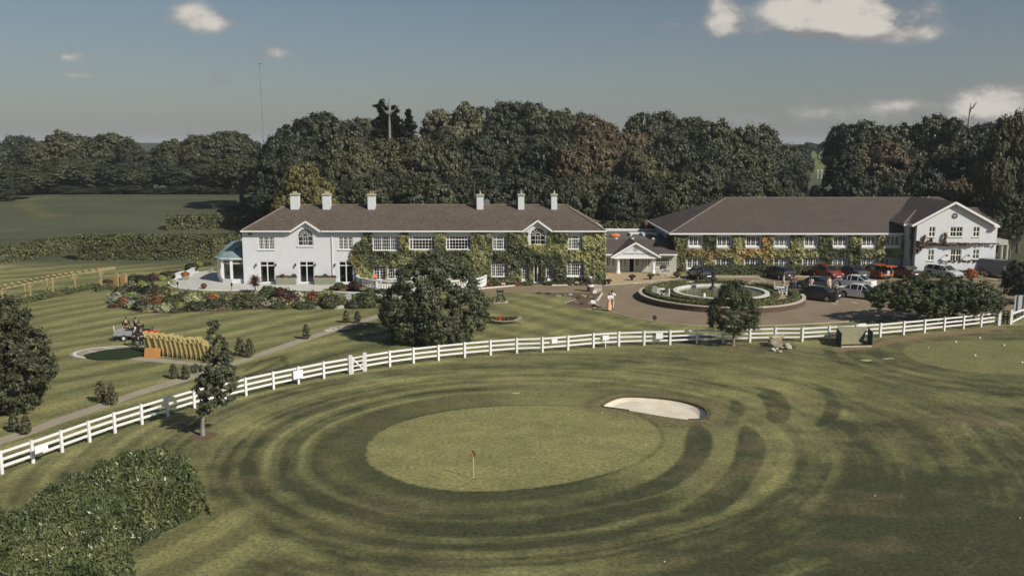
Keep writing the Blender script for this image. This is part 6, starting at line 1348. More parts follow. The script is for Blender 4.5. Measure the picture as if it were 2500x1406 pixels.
for gi, (pxa, pxb, py0_, py1_) in enumerate(((1546, 1577, 692.5, 691), (1583, 1627, 690.5, 688.5), (1631, 1666, 688.5, 686.5))):
    m = MB(); px = pxa
    while px < pxb:     # worn painted characters, too foreshortened to read
        t_ = (px - pxa) / (pxb - pxa); c = P(px, py0_ + (py1_ - py0_) * t_)
        for k in range(rq.choice((2, 3))):
            dx, dy = rq.uniform(-.05, .16), rq.uniform(-.42, .42); vert = rq.random() < .6
            a_, b_ = ((.05, .36) if vert else (.14, .09)); m.quad((c.x + dx - a_, c.y + dy - b_, .0165), (c.x + dx + a_, c.y + dy - b_, .0165), (c.x + dx + a_, c.y + dy + b_, .0165), (c.x + dx - a_, c.y + dy + b_, .0165)) if k == 0 else m.quad((c.x + dx - a_, c.y + dy - b_, .0165 + .002 * k), (c.x + dx + a_, c.y + dy - b_, .0165 + .002 * k), (c.x + dx + a_, c.y + dy + b_, .0165 + .002 * k), (c.x + dx - a_, c.y + dy + b_, .0165 + .002 * k))
        px += 8.5
    o = m.build('painted_marking', line); o['kind'] = 'structure'

# ================================================================== white fence
def fence(pts, name, label):
    g = [Vector((*G(*p), 0)) for p in pts]; c = g[len(g) // 2]; r = empty(name, (c.x, c.y, 0), label, 'fence'); pm = {}
    post = MB().box(-.075, .075, -.05, .05, -.05, 1.14).box(-.085, .085, -.06, .06, 1.143, 1.17).mesh('post')
    for i, p in enumerate(g):
        d = (g[min(i + 1, len(g) - 1)] - g[max(i - 1, 0)]); o = obj('post', post, white_paint, r, loc=p - c); o.rotation_euler = (0, 0, math.atan2(d.y, d.x))
    for a, b in zip(g, g[1:]):
        d = (b - a).normalized(); n_ = Vector((d.y, -d.x, 0)) * -.075
        for z in (.36, .70, 1.04):
            wv = random.uniform(-.012, .012)
            part(MB().beam(a + n_ + Vector((0, 0, z + wv)) - d * .04, b + n_ + Vector((0, 0, z)) + d * .035, .045, .13), 'rail', white_paint, r)
    return g
g1 = fence(fence_px, 'rail_fence', 'white post and rail fence left of the small gate')
g2 = fence(fence2_px, 'rail_fence', 'white post and rail fence curving from the small gate to the right edge')
def gate(a, b, name, label, m=None, n=4, diag=True, h=1.15):
    a, b = Vector((a.x, a.y, 0)), Vector((b.x, b.y, 0)); d = (b - a).normalized(); c = (a + b) / 2; r = empty(name, (c.x, c.y, 0), label, 'gate'); m = m or white_paint
    a2, b2 = a + d * .16, b - d * .16
    for p in (a2, b2): part(MB().beam(p, p + Vector((0, 0, h)), .09, .09, (0, 1, 0)), 'stile', m, r)
    for k in range(n): z = .2 + k * (h - .28) / (n - 1); part(MB().beam(a2 + Vector((0, 0, z)), b2 + Vector((0, 0, z)), .04, .085), 'rail', m, r)
    if diag: part(MB().beam(a2 + Vector((0, -.04, h - .1)), b2 + Vector((0, -.04, .15)), .04, .085), 'brace', m, r)
gate(g1[-1], g2[0], 'garden_gate', 'small white wooden gate with a diagonal brace in the fence')
gpost = MB().box(-.11, .11, -.11, .11, -.05, 1.3)
for i, p in enumerate((g1[-1], g2[0])):
    o = gpost.build('gate_post', white_paint, loc=p + Vector((.0, -.06, 0))) if i == 0 else obj('gate_post', gp0.data, None, loc=p + Vector((0, -.06, 0))); gp0 = o
    tag(o, 'thick white gate post at the %s of the small gate' % ('left' if i == 0 else 'right'), 'post')
pr1, pr2 = P(2466, 789), P(2444, 785)
o = obj('gate_post', gp0.data, None, loc=P(2438, 794)); tag(o, 'thick white post where the fence ends by the far right gate', 'post')
gate(P(2444, 789), P(2464, 791), 'metal_gate', 'small dark metal gate between white posts at the right edge', mat('dark_green_metal', (.03, .045, .035), .6), 5, False, 1.2)
o = obj('gate_post', gp0.data, None, loc=P(2467, 792)); tag(o, 'thick white post right of the dark metal gate', 'post')
a, b = P(2467, 792), P(2560, 760); part_g = empty('field_gate', (a.x, a.y, 0), 'white gate with a sloping lower bar running off the right edge', 'gate')
part(MB().beam(a + Vector((0, 0, .95)), b + Vector((0, 0, .95)), .05, .15), 'rail', white_paint, part_g); part(MB().beam(a + Vector((0, 0, .15)), b + Vector((0, 0, .8)), .05, .15), 'brace', white_paint, part_g)
signm = mat('sign_white', (.80, .81, .83), .5, (.72, .73, .75), 3)
fenceline = [(p.x, p.y) for p in g1 + g2]
for i, (px, py0, py1, hw_, lb) in enumerate(((101, 1084, 1103, 10, 'by the left edge above the laurel thicket'), (728, 904, 924, 9, 'left of the small gate'), (546, 966, 978, 5, 'behind the slim ragged tree'), (1354, 827, 838, 7, 'first right of the big round tree'), (1479, 819, 830, 8, 'with a second strip, right of the big tree'), (1610, 813, 827, 9, 'nearest the young tree'), (2105, 790, 806, 11, 'behind the green tee shelter'))):
    x_ = P(px, (py0 + py1) / 2 + 18).x; y_ = np.interp(P(px, py1 + 14).x, [f[0] for f in fenceline], [f[1] for f in fenceline]); off = -.16 if i not in (6,) else .35
    a_, b_ = Q(px - hw_, py1, y_ + off), Q(px + hw_, py0, y_ + off)
    j = int(np.searchsorted([f[0] for f in fenceline], x_)); j = min(max(j, 1), len(fenceline) - 1); sl_ = (fenceline[j][1] - fenceline[j - 1][1]) / max(.01, fenceline[j][0] - fenceline[j - 1][0])
    m = MB(); M_ = Matrix.Translation(((a_.x + b_.x) / 2, y_ + off, 0)) @ Matrix.Rotation(math.atan(sl_), 4, 'Z'); hwid = (b_.x - a_.x) / 2 / max(.6, math.cos(math.atan(sl_)))
    m.box(-hwid, hwid, -.012, .012, a_.z, b_.z, M_)
    if i in (4, 6): m.box(-hwid, hwid, -.012, .012, a_.z - .2, a_.z - .1, M_); m.box(-.03, .03, -.0, .04, 0, b_.z, M_)
    tag(m.build('fence_sign', signm), 'plain white sign on the fence ' + lb, 'sign', 'white signs on the fence')

# ================================================================== cars
rubber = mat('tyre_rubber', (.015, .015, .015), .85); alloy = mat('alloy_wheel', (.45, .45, .46), .35, metal=.8); carglass = mat('car_glass', (.012, .014, .016), .06, spec=.7)
redlamp = mat('red_tail_lamp', (.16, .015, .012), .25); clearlamp = mat('headlamp', (.6, .6, .6), .15, metal=.3); plate_w = mat('number_plate', (.7, .7, .68), .6); trim = mat('black_trim', (.02, .02, .02), .6)
def paint(n, c, metal=.0): return mat('car_paint_' + n, c, .32, metal=metal, coat=1.)
def car(loc, head, L, W, H, style, pm, label, boot_open=False):
    """loft; x forward"""
    r = empty('parked_car' if style != 'van' else 'parked_van', (loc.x, loc.y, loc.z), label, 'car' if style != 'van' else 'van', None, head)
    h = L / 2
    if style == 'saloon': st = [(-h, .38, .62, .55, .74, .62), (-h * .96, .28, .98, .98, .84, .7), (-h * .62, .2, 1.02, 1.03, .9, .7), (-h * .33, .2, .97, H - .03, .9, .64), (-h * .0, .2, .95, H, .92, .66), (h * .18, .2, .94, H - .04, .92, .64), (h * .5, .2, .93, .95, .9, .72), (h * .9, .25, .74, .75, .82, .6), (h, .35, .55, .56, .68, .5)]
    elif style == 'van': st = [(-h, .35, 1.1, H - .06, .97, .86), (-h * .9, .3, 1.15, H, 1.0, .88), (h * .1, .3, 1.15, H, 1.0, .88), (h * .38, .3, 1.15, H - .05, 1.0, .86), (h * .45, .3, 1.15, H - .12, 1.0, .85), (h * .72, .3, 1.12, 1.2, .98, .8), (h * .93, .3, .95, 1.0, .92, .7), (h, .38, .75, .76, .8, .6)]
    else: st = [(-h, .38, .8, .82, .78, .6), (-h * .97, .3, 1.0, 1.12, .86, .64), (-h * .82, .22, 1.0, H - .08, .88, .64), (-h * .4, .2, .98, H, .9, .66), (h * .05, .2, .95, H - .02, .9, .66), (h * .2, .2, .95, H - .06, .9, .64), (h * .52, .2, .93, .97, .88, .7), (h * .88, .25, .78, .8, .82, .6), (h, .35, .58, .6, .68, .5)]
    body = MB(); gl = MB(); rings = []
    for (x, zb, zs, zt, ws, wt) in st:
        w_ = W / 2 * ws / .92; wt_ = W / 2 * wt / .92
        rings.append([(x, -w_ * .93, zb), (x, -w_, (zb + zs) / 2), (x, -w_ * .97, zs), (x, -wt_, zt), (x, -wt_ * .5, zt + .02), (x, wt_ * .5, zt + .02), (x, wt_, zt), (x, w_ * .97, zs), (x, w_, (zb + zs) / 2), (x, w_ * .93, zb)])
    for i, (a, b) in enumerate(zip(rings, rings[1:])):
        for k in range(9):
            q = (a[k], b[k], b[k + 1], a[k + 1])
            da = st[i][3] - st[i][2]; db_ = st[i + 1][3] - st[i + 1][2]
            cab = max(da, db_) > .25
            if style == 'van' and i < 3 and k in (2, 6): body.quad(*q); continue
            if cab and k in (2, 6): gl.quad(*q)
            elif cab and k in (3, 4, 5) and min(da, db_) < .25 and max(da, db_) > .25 and not (style == 'van' and i == 0): gl.quad(*q)
            else: body.quad(*q)
        body.quad(a[9], b[9], b[0], a[0])
    body.poly(rings[0]); body.poly(rings[-1][::-1])
    bo = body.build('body', pm, r, smooth=False)
    go = gl.build('window', carglass, r)
    pil = MB()
    for i in range(len(st)):
        if 0 < i < len(st) - 1 and st[i][3] - st[i][2] > .25 and style != 'van':
            for sgn, kk in ((-1, 2), (1, 7)):
                p = Vector(rings[i][2 if sgn < 0 else 7]); q = Vector(rings[i][3 if sgn < 0 else 6]); MB().beam(p, q, .07, .035, (1, 0, 0)).build('pillar', pm, r)
    for i in range(len(st) - 1):
        lo = min(st[i][3] - st[i][2], st[i + 1][3] - st[i + 1][2]); hi = max(st[i][3] - st[i][2], st[i + 1][3] - st[i + 1][2])
        if lo < .25 < hi:
            for k in (3, 6): MB().beam(rings[i][k], rings[i + 1][k], .08, .04).build('pillar', pm, r)
    wb = h * .60; wr = .33 if style != 'van' else .36
    arch_ = MB()
    for sx in (-1, 1):
        for sy in (-1, 1):
            wh = MB(); cx, cy = sx * wb, sy * (W / 2 - .1)
            ring_ = [(cx + wr * math.cos(t_ * .3927), cy, wr + wr * math.sin(t_ * .3927)) for t_ in range(16)]
            wh.v = [(p[0], cy - .11, p[2]) for p in ring_] + [(p[0], cy + .11, p[2]) for p in ring_]; wh.f = [(k, (k + 1) % 16, 16 + (k + 1) % 16, 16 + k) for k in range(16)] + [tuple(range(16))[::-1], tuple(range(16, 32))]
            ty = wh.build('wheel', rubber, r)
            hb = MB(); y_ = cy + sy * .115; hb.poly([(cx + wr * .62 * math.cos(t_ * .6283), y_, wr + wr * .62 * math.sin(t_ * .6283)) for t_ in range(10)][::-sy]); hb.build('rim', alloy, ty)
            ap = [(cx + (wr + .07) * math.cos(t_ * math.pi / 10), sy * (W / 2 + .004), wr + (wr + .07) * math.sin(t_ * math.pi / 10)) for t_ in range(11)]
            arch_.poly(ap[::sy])
    arch_.build('wheel_arch', trim, r)
    zt = .72 if style != 'van' else 1.0
    for sy in (-1, 1):
        MB().box(-h * .985 - .01, -h + .16, sy * W * .36 - .12, sy * W * .36 + .12, zt - .02, zt + .10).build('tail_light', redlamp, r)
        MB().box(h - .3, h - .06, sy * W * .33 - .14, sy * W * .33 + .14, .56, .70).build('headlight', clearlamp, r)
        MB().box(h * .42, h * .42 + .16, sy * (W / 2 + .02) - .08, sy * (W / 2 + .02) + .08, .92, 1.05).build('wing_mirror', pm, r)
    MB().box(-h - .03, -h + .02, -.26, .26, .56, .68).build('number_plate', plate_w, r); MB().box(h - .02, h + .03, -.26, .26, .38, .48).build('front_number_plate', plate_w, r)
    MB().box(-h - .02, -h + .1, -W * .38, W * .38, .3, .44).box(h - .12, h + .02, -W * .36, W * .36, .28, .36).build('bumper_trim', trim, r)
    MB().box(h - .08, h + .015, -.35, .35, .42, .55).build('grille', trim, r)
    if boot_open:
        MB().box(-h - .02, -h + .1, -W * .37, W * .37, .62, 1.28).build('boot_opening', darkroom, r)
        MB().box(-h - .75, -h + .35, -W * .38, W * .38, H - .02, H + .10).build('tailgate', pm, r)
        MB().lathe((-h - .05, 0, .8), [(.2, 0), (.15, .25), (.02, .38)], 6).build('boot_bag', signm, r)
    return r
blk_ = paint('black', (.012, .012, .014)); red_ = paint('red', (.20, .032, .018)); org = paint('orange', (.48, .10, .02)); wht = paint('white', (.78, .78, .78)); gry = paint('grey', (.10, .11, .125), .3); slv = paint('silver', (.55, .56, .57), .3); vang = paint('van_grey', (.13, .12, .12), .2); dks = paint('graphite', (.05, .055, .06), .3)
def hd(x, y): return math.atan2(y, x)
def cz(px, py, z=0.012): return P(px, py, z)
def carp(px, py, dx, dy, L=4.5): v_ = P(px, py, .012); d = Vector((dx, dy, 0)).normalized(); return v_
car(cz(1709, 681), hd(-.28, .96), 4.3, 1.85, 1.62, 'hatch', blk_, 'black sport utility car parked facing the wing, nearest the entrance building')
car(cz(1901, 679), hd(-.34, .94), 4.3, 1.82, 1.50, 'hatch', blk_, 'black hatchback parked facing the wing left of the red car')
car(cz(2020, 678), hd(.30, -.95), 4.2, 1.82, 1.52, 'hatch', red_, 'red hatchback parked nose out in front of the wing')
car(cz(2079, 678), hd(-.30, .95), 4.5, 1.85, 1.44, 'saloon', dks, 'dark saloon with wide red tail lights between the red and the orange cars')
car(cz(2139, 676.5), hd(-.22, .97), 4.2, 1.85, 1.60, 'hatch', org, 'bright orange hatchback with its tailgate open', True)
car(cz(2200, 676), hd(-.4, .92), 4.5, 1.85, 1.46, 'saloon', blk_, 'dark saloon parked right of the orange car at the corner of the wing')
car(cz(2303, 677), hd(.45, -.9), 4.3, 1.82, 1.48, 'hatch', slv, 'silver hatchback below the gabled building')
car(cz(1990, 706), hd(-.78, .62), 4.6, 1.85, 1.45, 'saloon', gry, 'grey saloon parked behind the black saloon by the roundabout')
car(cz(1992, 731), hd(-.78, .62), 4.7, 1.87, 1.45, 'saloon', blk_, 'black saloon parked nearest the roundabout')
car(cz(2083, 703), hd(-.74, .67), 4.6, 1.85, 1.46, 'saloon', wht, 'white saloon seen from behind, the farther of two white saloons')
car(cz(2100, 727), hd(.74, -.67), 4.6, 1.87, 1.44, 'saloon', wht, 'white saloon with its bonnet under the spreading tree')
car(cz(2452, 678), hd(.62, -.78), 5.4, 2.0, 2.15, 'van', vang, 'dark grey panel van parked at the right end of the car park')

# ================================================================== people
skin = mat('skin', (.52, .33, .24), .6)
def skinned(name, pts, edges, radii, m, parent, sub=1):
    me = bpy.data.meshes.new(name); me.from_pydata([tuple(p) for p in pts], edges, []); me.update()
    o = obj(name, me, m, parent); sk_ = o.modifiers.new('skin', 'SKIN'); sk_.use_smooth_shade = True
    if not me.skin_vertices: me.skin_vertices.new()
    for i, r_ in enumerate(radii):
        me.skin_vertices[0].data[i].radius = r_ if isinstance(r_, tuple) else (r_, r_)
    me.skin_vertices[0].data[0].use_root = True
    s_ = o.modifiers.new('sub', 'SUBSURF'); s_.levels = sub; s_.render_levels = sub
    dg = bpy.context.evaluated_depsgraph_get(); bpy.context.view_layer.update(); ev = o.evaluated_get(dg); nm = bpy.data.meshes.new_from_object(ev); o.modifiers.clear(); o.data = nm; nm.name = name
    nm.materials.clear(); nm.materials.append(m); nm.polygons.foreach_set('use_smooth', [True] * len(nm.polygons))
    return o
def person(px, py, rz, shirt, legs, hair, label, arms='down', stride=.0, h=1.0, z=0., shorts=False, skirt=False, sleeves=True, bend=0., legcol=None):
    c = P(px, py, z); r = empty('person', (c.x, c.y, z), label, 'person', None, rz, h)
    fy = lambda zz: -bend * max(0, zz - .95)
    J = {'pel': (0, 0, .95), 'wai': (0, fy(1.1), 1.1), 'che': (0, fy(1.33), 1.33), 'nec': (0, fy(1.5), 1.5), 'hea': (0, fy(1.58) - .02, 1.60), 'top': (0, fy(1.7) - .02, 1.70)}
    pts = [J[k] for k in ('pel', 'wai', 'che', 'nec', 'hea', 'top')]; ed = [(0, 1), (1, 2), (2, 3), (3, 4), (4, 5)]; ra = [(.15, .11), (.13, .10), (.16, .11), (.055, .055), (.085, .10), (.06, .07)]
    def add(p, par, rr): pts.append(p); ra.append(rr); ed.append((par, len(pts) - 1)); return len(pts) - 1
    limb = {}
    for s in (-1, 1):
        f = stride * s
        hip = add((s * .1, 0, .88), 0, .09); kn = add((s * .11, -f * .5 - .01, .5), hip, .06); an = add((s * .11, -f + .04, .09), kn, .04); to = add((s * .13, -f - .12, .04), an, .035)
        sh = add((s * .19, fy(1.43), 1.43), 2, .06)
        if arms == 'fwd' or (arms == 'one' and s > 0): el = (s * .22, fy(1.2) - .16, 1.2); ha = (s * .14, fy(1.2) - .38, 1.18)
        elif arms == 'hug': el = (s * .26, fy(1.25) - .2, 1.25); ha = (s * .06, fy(1.25) - .38, 1.28)
        else: el = (s * .27, fy(1.16) + .02, 1.16); ha = (s * .27, fy(1.0) - .08, .92)
        e_ = add(el, sh, .045); h_ = add(ha, e_, .03); d_ = Vector(ha) - Vector(el); d_.normalize(); fg = Vector(ha) + d_ * .13; add(tuple(fg), h_, .03)
        limb[s] = (hip, kn, an, sh, e_, h_)
    body = skinned('body', pts, ed, ra, skin, r, 1)
    # fingers: five short chains per hand
    fm = MB()
    for s in (-1, 1):
        hp = Vector(pts[limb[s][5]]); dd = (hp - Vector(pts[limb[s][4]])).normalized(); side = dd.cross(Vector((0, 0, 1))); side = side.normalized() if side.length > .1 else Vector((1, 0, 0))
        for k in range(5): 
            b0_ = hp + dd * (.1 if k else .03) + side * (k - 2) * .018; fm.tube([b0_, b0_ + dd * (.05 + .01 * (2 - abs(k - 2))) + Vector((0, 0, -.015))], [.009, .006], 4)
    fm.build('fingers', skin, r)
    hx = MB().lathe((0, pts[4][1] + .025, 1.56), [(.075, 0), (.098, .06), (.092, .13), (.05, .19), (.01, .205)], 9); hx.build('hair', hair, r)
    nz_ = MB().box(-.012, .012, pts[4][1] - .115, pts[4][1] - .085, 1.585, 1.62); nz_.build('nose', skin, r)
    tp_ = [J['pel'], J['wai'], J['che'], (0, J['nec'][1], 1.46)]; te = [(0, 1), (1, 2), (2, 3)]; tr = [(.17, .13), (.155, .125), (.185, .135), (.09, .08)]
    for s in (-1, 1):
        hip, kn, an, sh, e_, h_ = limb[s]; i = len(tp_); tp_.append(pts[sh]); tr.append(.08); te.append((2, i))
        mid_p = Vector(pts[sh]).lerp(Vector(pts[e_]), .95 if sleeves else .55); tp_.append(tuple(mid_p)); tr.append(.062); te.append((i, i + 1))
        if sleeves: tp_.append(tuple(Vector(pts[e_]).lerp(Vector(pts[h_]), .8))); tr.append(.046); te.append((i + 1, i + 2))
    skinned('top', tp_, te, tr, shirt, r, 1)
    if skirt:
        MB().lathe((0, 0, .12), [(.27, 0), (.24, .35), (.17, .75), (.15, .9)], 12, .8).build('skirt', legs, r)
    else:
        lp = [(0, 0, .97)]; le = []; lr = [(.165, .125)]
        for s in (-1, 1):
            hip, kn, an, sh, e_, h_ = limb[s]; i = len(lp); lp += [pts[hip], tuple(Vector(pts[kn]) + Vector((0, 0, .06 if shorts else 0)))]; lr += [.115, .085]; le += [(0, i), (i, i + 1)]
            if not shorts: lp.append(tuple(Vector(pts[an]) + Vector((0, 0, .04)))); lr.append(.06); le.append((i + 1, i + 2))
        skinned('trousers', lp, le, lr, legs, r, 1)
    for s in (-1, 1):
        an = pts[limb[s][2]]; MB().box(an[0] - .045, an[0] + .05, an[1] - .2, an[1] + .06, 0.0, .08).build('shoe', mat('dark_shoe', (.03, .025, .02), .6) if legcol is None else legcol, r)
    return r
cl = lambda n, c, c2=None, s=8: mat('cloth_' + n, c, .9, c2, s, 3)
navy = cl('navy', (.02, .022, .035)); white_c = cl('white', (.78, .78, .8)); blackc = cl('black', (.018, .017, .02)); jean = cl('denim', (.06, .08, .13)); beige = cl('beige', (.55, .42, .33)); pinkw = cl('pale_pink', (.75, .62, .66)); greyc = cl('grey', (.33, .36, .38)); patt = cl('orange_pattern', (.55, .17, .05), (.75, .55, .4), 12); khaki = cl('stone', (.5, .45, .36)); tealc = cl('teal', (.05, .35, .4)); maro = cl('maroon', (.12, .03, .03))
dh = mat('dark_hair', (.02, .015, .012), .7); bh = mat('blond_hair', (.45, .33, .18), .7); brh = mat('brown_hair', (.10, .05, .03), .7)
person(1487, 759, .5, white_c, patt, dh, 'person in a white top and long orange patterned skirt hugging another on the drive', 'hug', h=.98, skirt=True)
person(1494, 755, 2.6, white_c, khaki, dh, 'person in a white shirt and pale trousers embracing the one in the patterned skirt', 'hug', h=1.06)
person(1912, 711, 1.2, greyc, khaki, brh, 'person in a grey top and pale trousers standing by the white garden table', 'down', h=1.08)
person(1931, 711, .3, blackc, navy, dh, 'person in black with dark jeans, the left of two standing close by the roundabout', 'fwd', h=1.04)
person(1939, 711, -.2, maro, jean, brh, 'person in a maroon top with folded arms, the right of two standing close', 'fwd', h=1.04)
person(1979, 716, 2.5, pinkw, khaki, brh, 'person in a pale pink shirt behind the black saloon', 'fwd', h=1.0, sleeves=False)
person(2023, 716, .6, beige, beige, brh, 'person in all beige walking between the parked saloons', 'down', .2, h=1.04)
person(2042, 737, -.5, blackc, blackc, bh, 'blond person in black shorts walking beside the black saloon', 'one', .22, h=1.0, shorts=True, legcol=white_c)
person(2450, 688, 1.5, tealc, navy, bh, 'person in a teal top standing beside the grey van', 'down', h=1.0)
white_sock = white_c
person(310, 825, .2, blackc, blackc, dh, 'person in black standing behind the trailer, the left of the two at the back', 'down', h=.98)
person(334, 826, 1.2, blackc, blackc, dh, 'person in black standing behind the trailer, the right of the two at the back', 'fwd', h=1.0)
person(327, 848, 2.8, blackc, blackc, mat('grey_hair', (.5, .48, .45), .7), 'grey-haired person in black bending beside the trailer with a chair', 'fwd', h=.9, bend=.45)
person(346, 848, 3.4, blackc, blackc, brh, 'person in black with white socks bending over near the chair stacks', 'fwd', h=.9, bend=.5, legcol=white_c)

# ================================================================== garden objects on the left lawn
gold = mat('gilt_wood', (.50, .41, .18), .4, (.40, .31, .12), 6); goldd = mat('brown_seat', (.16, .09, .05), .7)
ch = MB(); 
for sx in (-1, 1):
    ch.beam((sx * .19, -.19, 0), (sx * .18, -.18, .44), .03, .03); ch.beam((sx * .18, .2, 0), (sx * .18, .19, .45), .03, .03); ch.beam((sx * .18, .19, .45), (sx * .17, .27, .92), .03, .03)
    ch.beam((sx * .19, -.19, .2), (sx * .18, .2, .2), .02, .02)
ch.box(-.2, .2, -.2, .2, .43, .47)
for z in (.62, .8, .9): ch.beam((-.17, .215 + (z - .5) * .12, z), (.17, .215 + (z - .5) * .12, z), .02, .035)
for k in range(-2, 3): ch.beam((k * .06, .215, .62), (k * .06, .26, .9), .015, .015)
ch.beam((-.19, -.19, .2), (.19, -.19, .2), .02, .02)
chm = ch.mesh('banquet_chair'); chm.materials.append(gold)
stk = [(367, 867.5, 11), (383, 869.5, 11), (397, 871, 11), (409, 872.3, 11), (420.5, 873.6, 10), (432, 875, 11), (443.5, 876.2, 10), (455, 877.5, 10), (466, 878.7, 9), (478, 880, 10), (490, 881.5, 10), (501, 883, 11), (512, 884, 9)]
for i, (px, py, n) in enumerate(stk):
    b_ = P(px, py)
    for k in range(n):
        o = bpy.data.objects.new('banquet_chair', chm); COL.objects.link(o); rzc = R(52 + (i * 7) % 5); sb_ = .016 * k + .0012 * k * k; o.location = (b_.x - sb_ * math.sin(rzc), b_.y + .25 + sb_ * math.cos(rzc), .02 + .084 * k); o.rotation_euler = Matrix.Rotation(rzc, 4, 'Z').to_3x3().to_4x4().__matmul__(Matrix.Rotation(R(-1.3 * k), 4, 'X')).to_euler()
        o['label'] = 'gilt banquet chair, %s from the bottom of the %s stack from the left' % (ORD[k], ORD[i]); o['category'] = 'chair'; o['group'] = 'stacked gilt banquet chairs on the lawn'
o = MB().box(-.62, .62, -.02, .02, 0, .72).build('leaning_board', mat('orange_plywood', (.50, .24, .07), .7, (.42, .19, .055), 1.5, 5), loc=P(371, 873, .02)); o.rotation_euler = (R(-16), 0, R(-8)); tag(o, 'orange-brown plywood board leaning against the first chair stacks', 'board')
hp = P(283, 860); hr_, hy_ = 3.35, 2.35
pad = mat('pad_concrete', (.30, .27, .21), .9, (.24, .22, .17), 1, 6)
def ell(rx, ry, z, n=48, a0=0, a1=2 * math.pi): return [(hp.x + rx * math.cos(a0 + (a1 - a0) * k / n), hp.y + ry * math.sin(a0 + (a1 - a0) * k / n)) for k in range(n + (0 if abs(a1 - a0 - 6.2832) < .01 else 1))]
sheet('landing_pad', ell(hr_, hy_, 0), .016, pad)
rm = MB(); e1, e2 = ell(hr_ * .93, hy_ * .92, 0), ell(hr_ * .86, hy_ * .84, 0)
for k in range(48): rm.quad((*e1[k], .021), (*e1[(k + 1) % 48], .021), (*e2[(k + 1) % 48], .021), (*e2[k], .021))
for (a, b) in (((214, 857.5), (241, 858.8)), ((252, 850), (281, 851.2))):
    p, q = P(*a), P(*b); rm.beam((p.x, p.y, .0212), (q.x, q.y, .0212), .16, .004)
rm.build('pad_marking', line)['kind'] = 'structure'
mt_ = MB(); mpts = [G(*p) for p in ((204, 868), (235, 860), (262, 855), (310, 850), (345, 847), (400, 850), (400, 868), (352, 870), (300, 878), (240, 880), (212, 876))]
mt_.prism(mpts, .022, .06); tag(mt_.build('green_matting', mat('dark_green_mat', (.020, .032, .014), .98, (.034, .05, .022), 5, 6, bump=.6, spec=.05)), 'dark green matting spread over the near half of the landing pad', 'mat')
sheet('chair_path', [G(*p) for p in ((300, 872), (352, 871), (420, 878), (520, 890), (560, 892), (556, 898), (500, 895), (400, 886), (330, 880))], .014, pathm)
# trailer and red quad
tl_ = P(311, 829); tr_ = empty('trailer', (tl_.x, tl_.y, 0), 'grey galvanised trailer with a raised tail pole on the lawn', 'trailer')
part(MB().box(tl_.x - .85, tl_.x + .75, tl_.y - .5, tl_.y - .46, .42, .82).box(tl_.x - .85, tl_.x + .75, tl_.y + .46, tl_.y + .5, .42, .82).box(tl_.x - .85, tl_.x - .81, tl_.y - .46, tl_.y + .46, .42, .82).box(tl_.x + .71, tl_.x + .75, tl_.y - .46, tl_.y + .46, .42, .82).box(tl_.x - .85, tl_.x + .75, tl_.y - .46, tl_.y + .46, .36, .42), 'tray', mat('galvanised', (.35, .36, .37), .5, (.25, .26, .27), 4), tr_)
part(MB().tube([(tl_.x + .75, tl_.y, .36), (tl_.x + 1.7, tl_.y, .4)], .04, 6), 'drawbar', trim, tr_); part(MB().tube([(tl_.x - .83, tl_.y - .4, .8), (tl_.x - .86, tl_.y - .4, 1.25)], .03, 6), 'tail_pole', white_paint, tr_)
part(MB().tube([(tl_.x - .85, tl_.y - .3, .3), (tl_.x - 1.15, tl_.y - .6, .1), (tl_.x - .6, tl_.y - .7, .08)], .05, 6), 'tail_ramp', trim, tr_)
def wheel(root, x, y, r_, w_=.18):
    wh = MB(); wh.v = [(x + r_ * math.cos(t_ * .3927), y - w_ / 2, r_ + r_ * math.sin(t_ * .3927)) for t_ in range(16)] + [(x + r_ * math.cos(t_ * .3927), y + w_ / 2, r_ + r_ * math.sin(t_ * .3927)) for t_ in range(16)]
    wh.f = [(k, (k + 1) % 16, 16 + (k + 1) % 16, 16 + k) for k in range(16)] + [tuple(range(16))[::-1], tuple(range(16, 32))]; wo_ = part(wh, 'wheel', rubber, root)
    part(MB().poly([(x + r_ * .55 * math.cos(t_ * .7854), y - w_ / 2 - .006, r_ + r_ * .55 * math.sin(t_ * .7854)) for t_ in range(8)]), 'rim', white_paint, wo_)
wheel(tr_, tl_.x - .0, tl_.y - .58, .24); wheel(tr_, tl_.x, tl_.y + .58, .24)
ql = P(363, 830); qd = empty('quad_bike', (ql.x, ql.y, 0), 'red quad bike standing behind the chair stacks', 'quad bike')
redq = mat('red_plastic', (.55, .06, .02), .4)
part(MB().box(ql.x - .75, ql.x - .15, ql.y - .38, ql.y + .38, .52, .66).box(ql.x + .2, ql.x + .8, ql.y - .38, ql.y + .38, .55, .70).box(ql.x - .2, ql.x + .3, ql.y - .18, ql.y + .18, .5, .82), 'body', redq, qd)
part(MB().box(ql.x - .45, ql.x + .15, ql.y - .16, ql.y + .16, .823, .92), 'saddle', trim, qd); part(MB().tube([(ql.x + .3, ql.y, .7), (ql.x + .42, ql.y, 1.05)], .03, 6).tube([(ql.x + .36, ql.y - .38, 1.08), (ql.x + .42, ql.y, 1.05), (ql.x + .36, ql.y + .38, 1.08)], .025, 6), 'handlebar', trim, qd)
part(MB().box(ql.x - .85, ql.x - .4, ql.y - .35, ql.y + .35, .72, .75), 'rack', trim, qd)
for dx in (-.5, .55):
    for dy in (-.42, .42): wheel(qd, ql.x + dx, ql.y + dy, .28, .22)
bd = P(326, 829); o = MB().box(-.75, .75, -.3, .3, 0, .05).build('folded_tabletop', mat('black_board', (.02, .02, .022), .6), loc=(bd.x + .1, bd.y + .1, .86)); o.rotation_euler = (R(20), R(-16), .3); tag(o, 'black board held up on the trailer by the people', 'board')
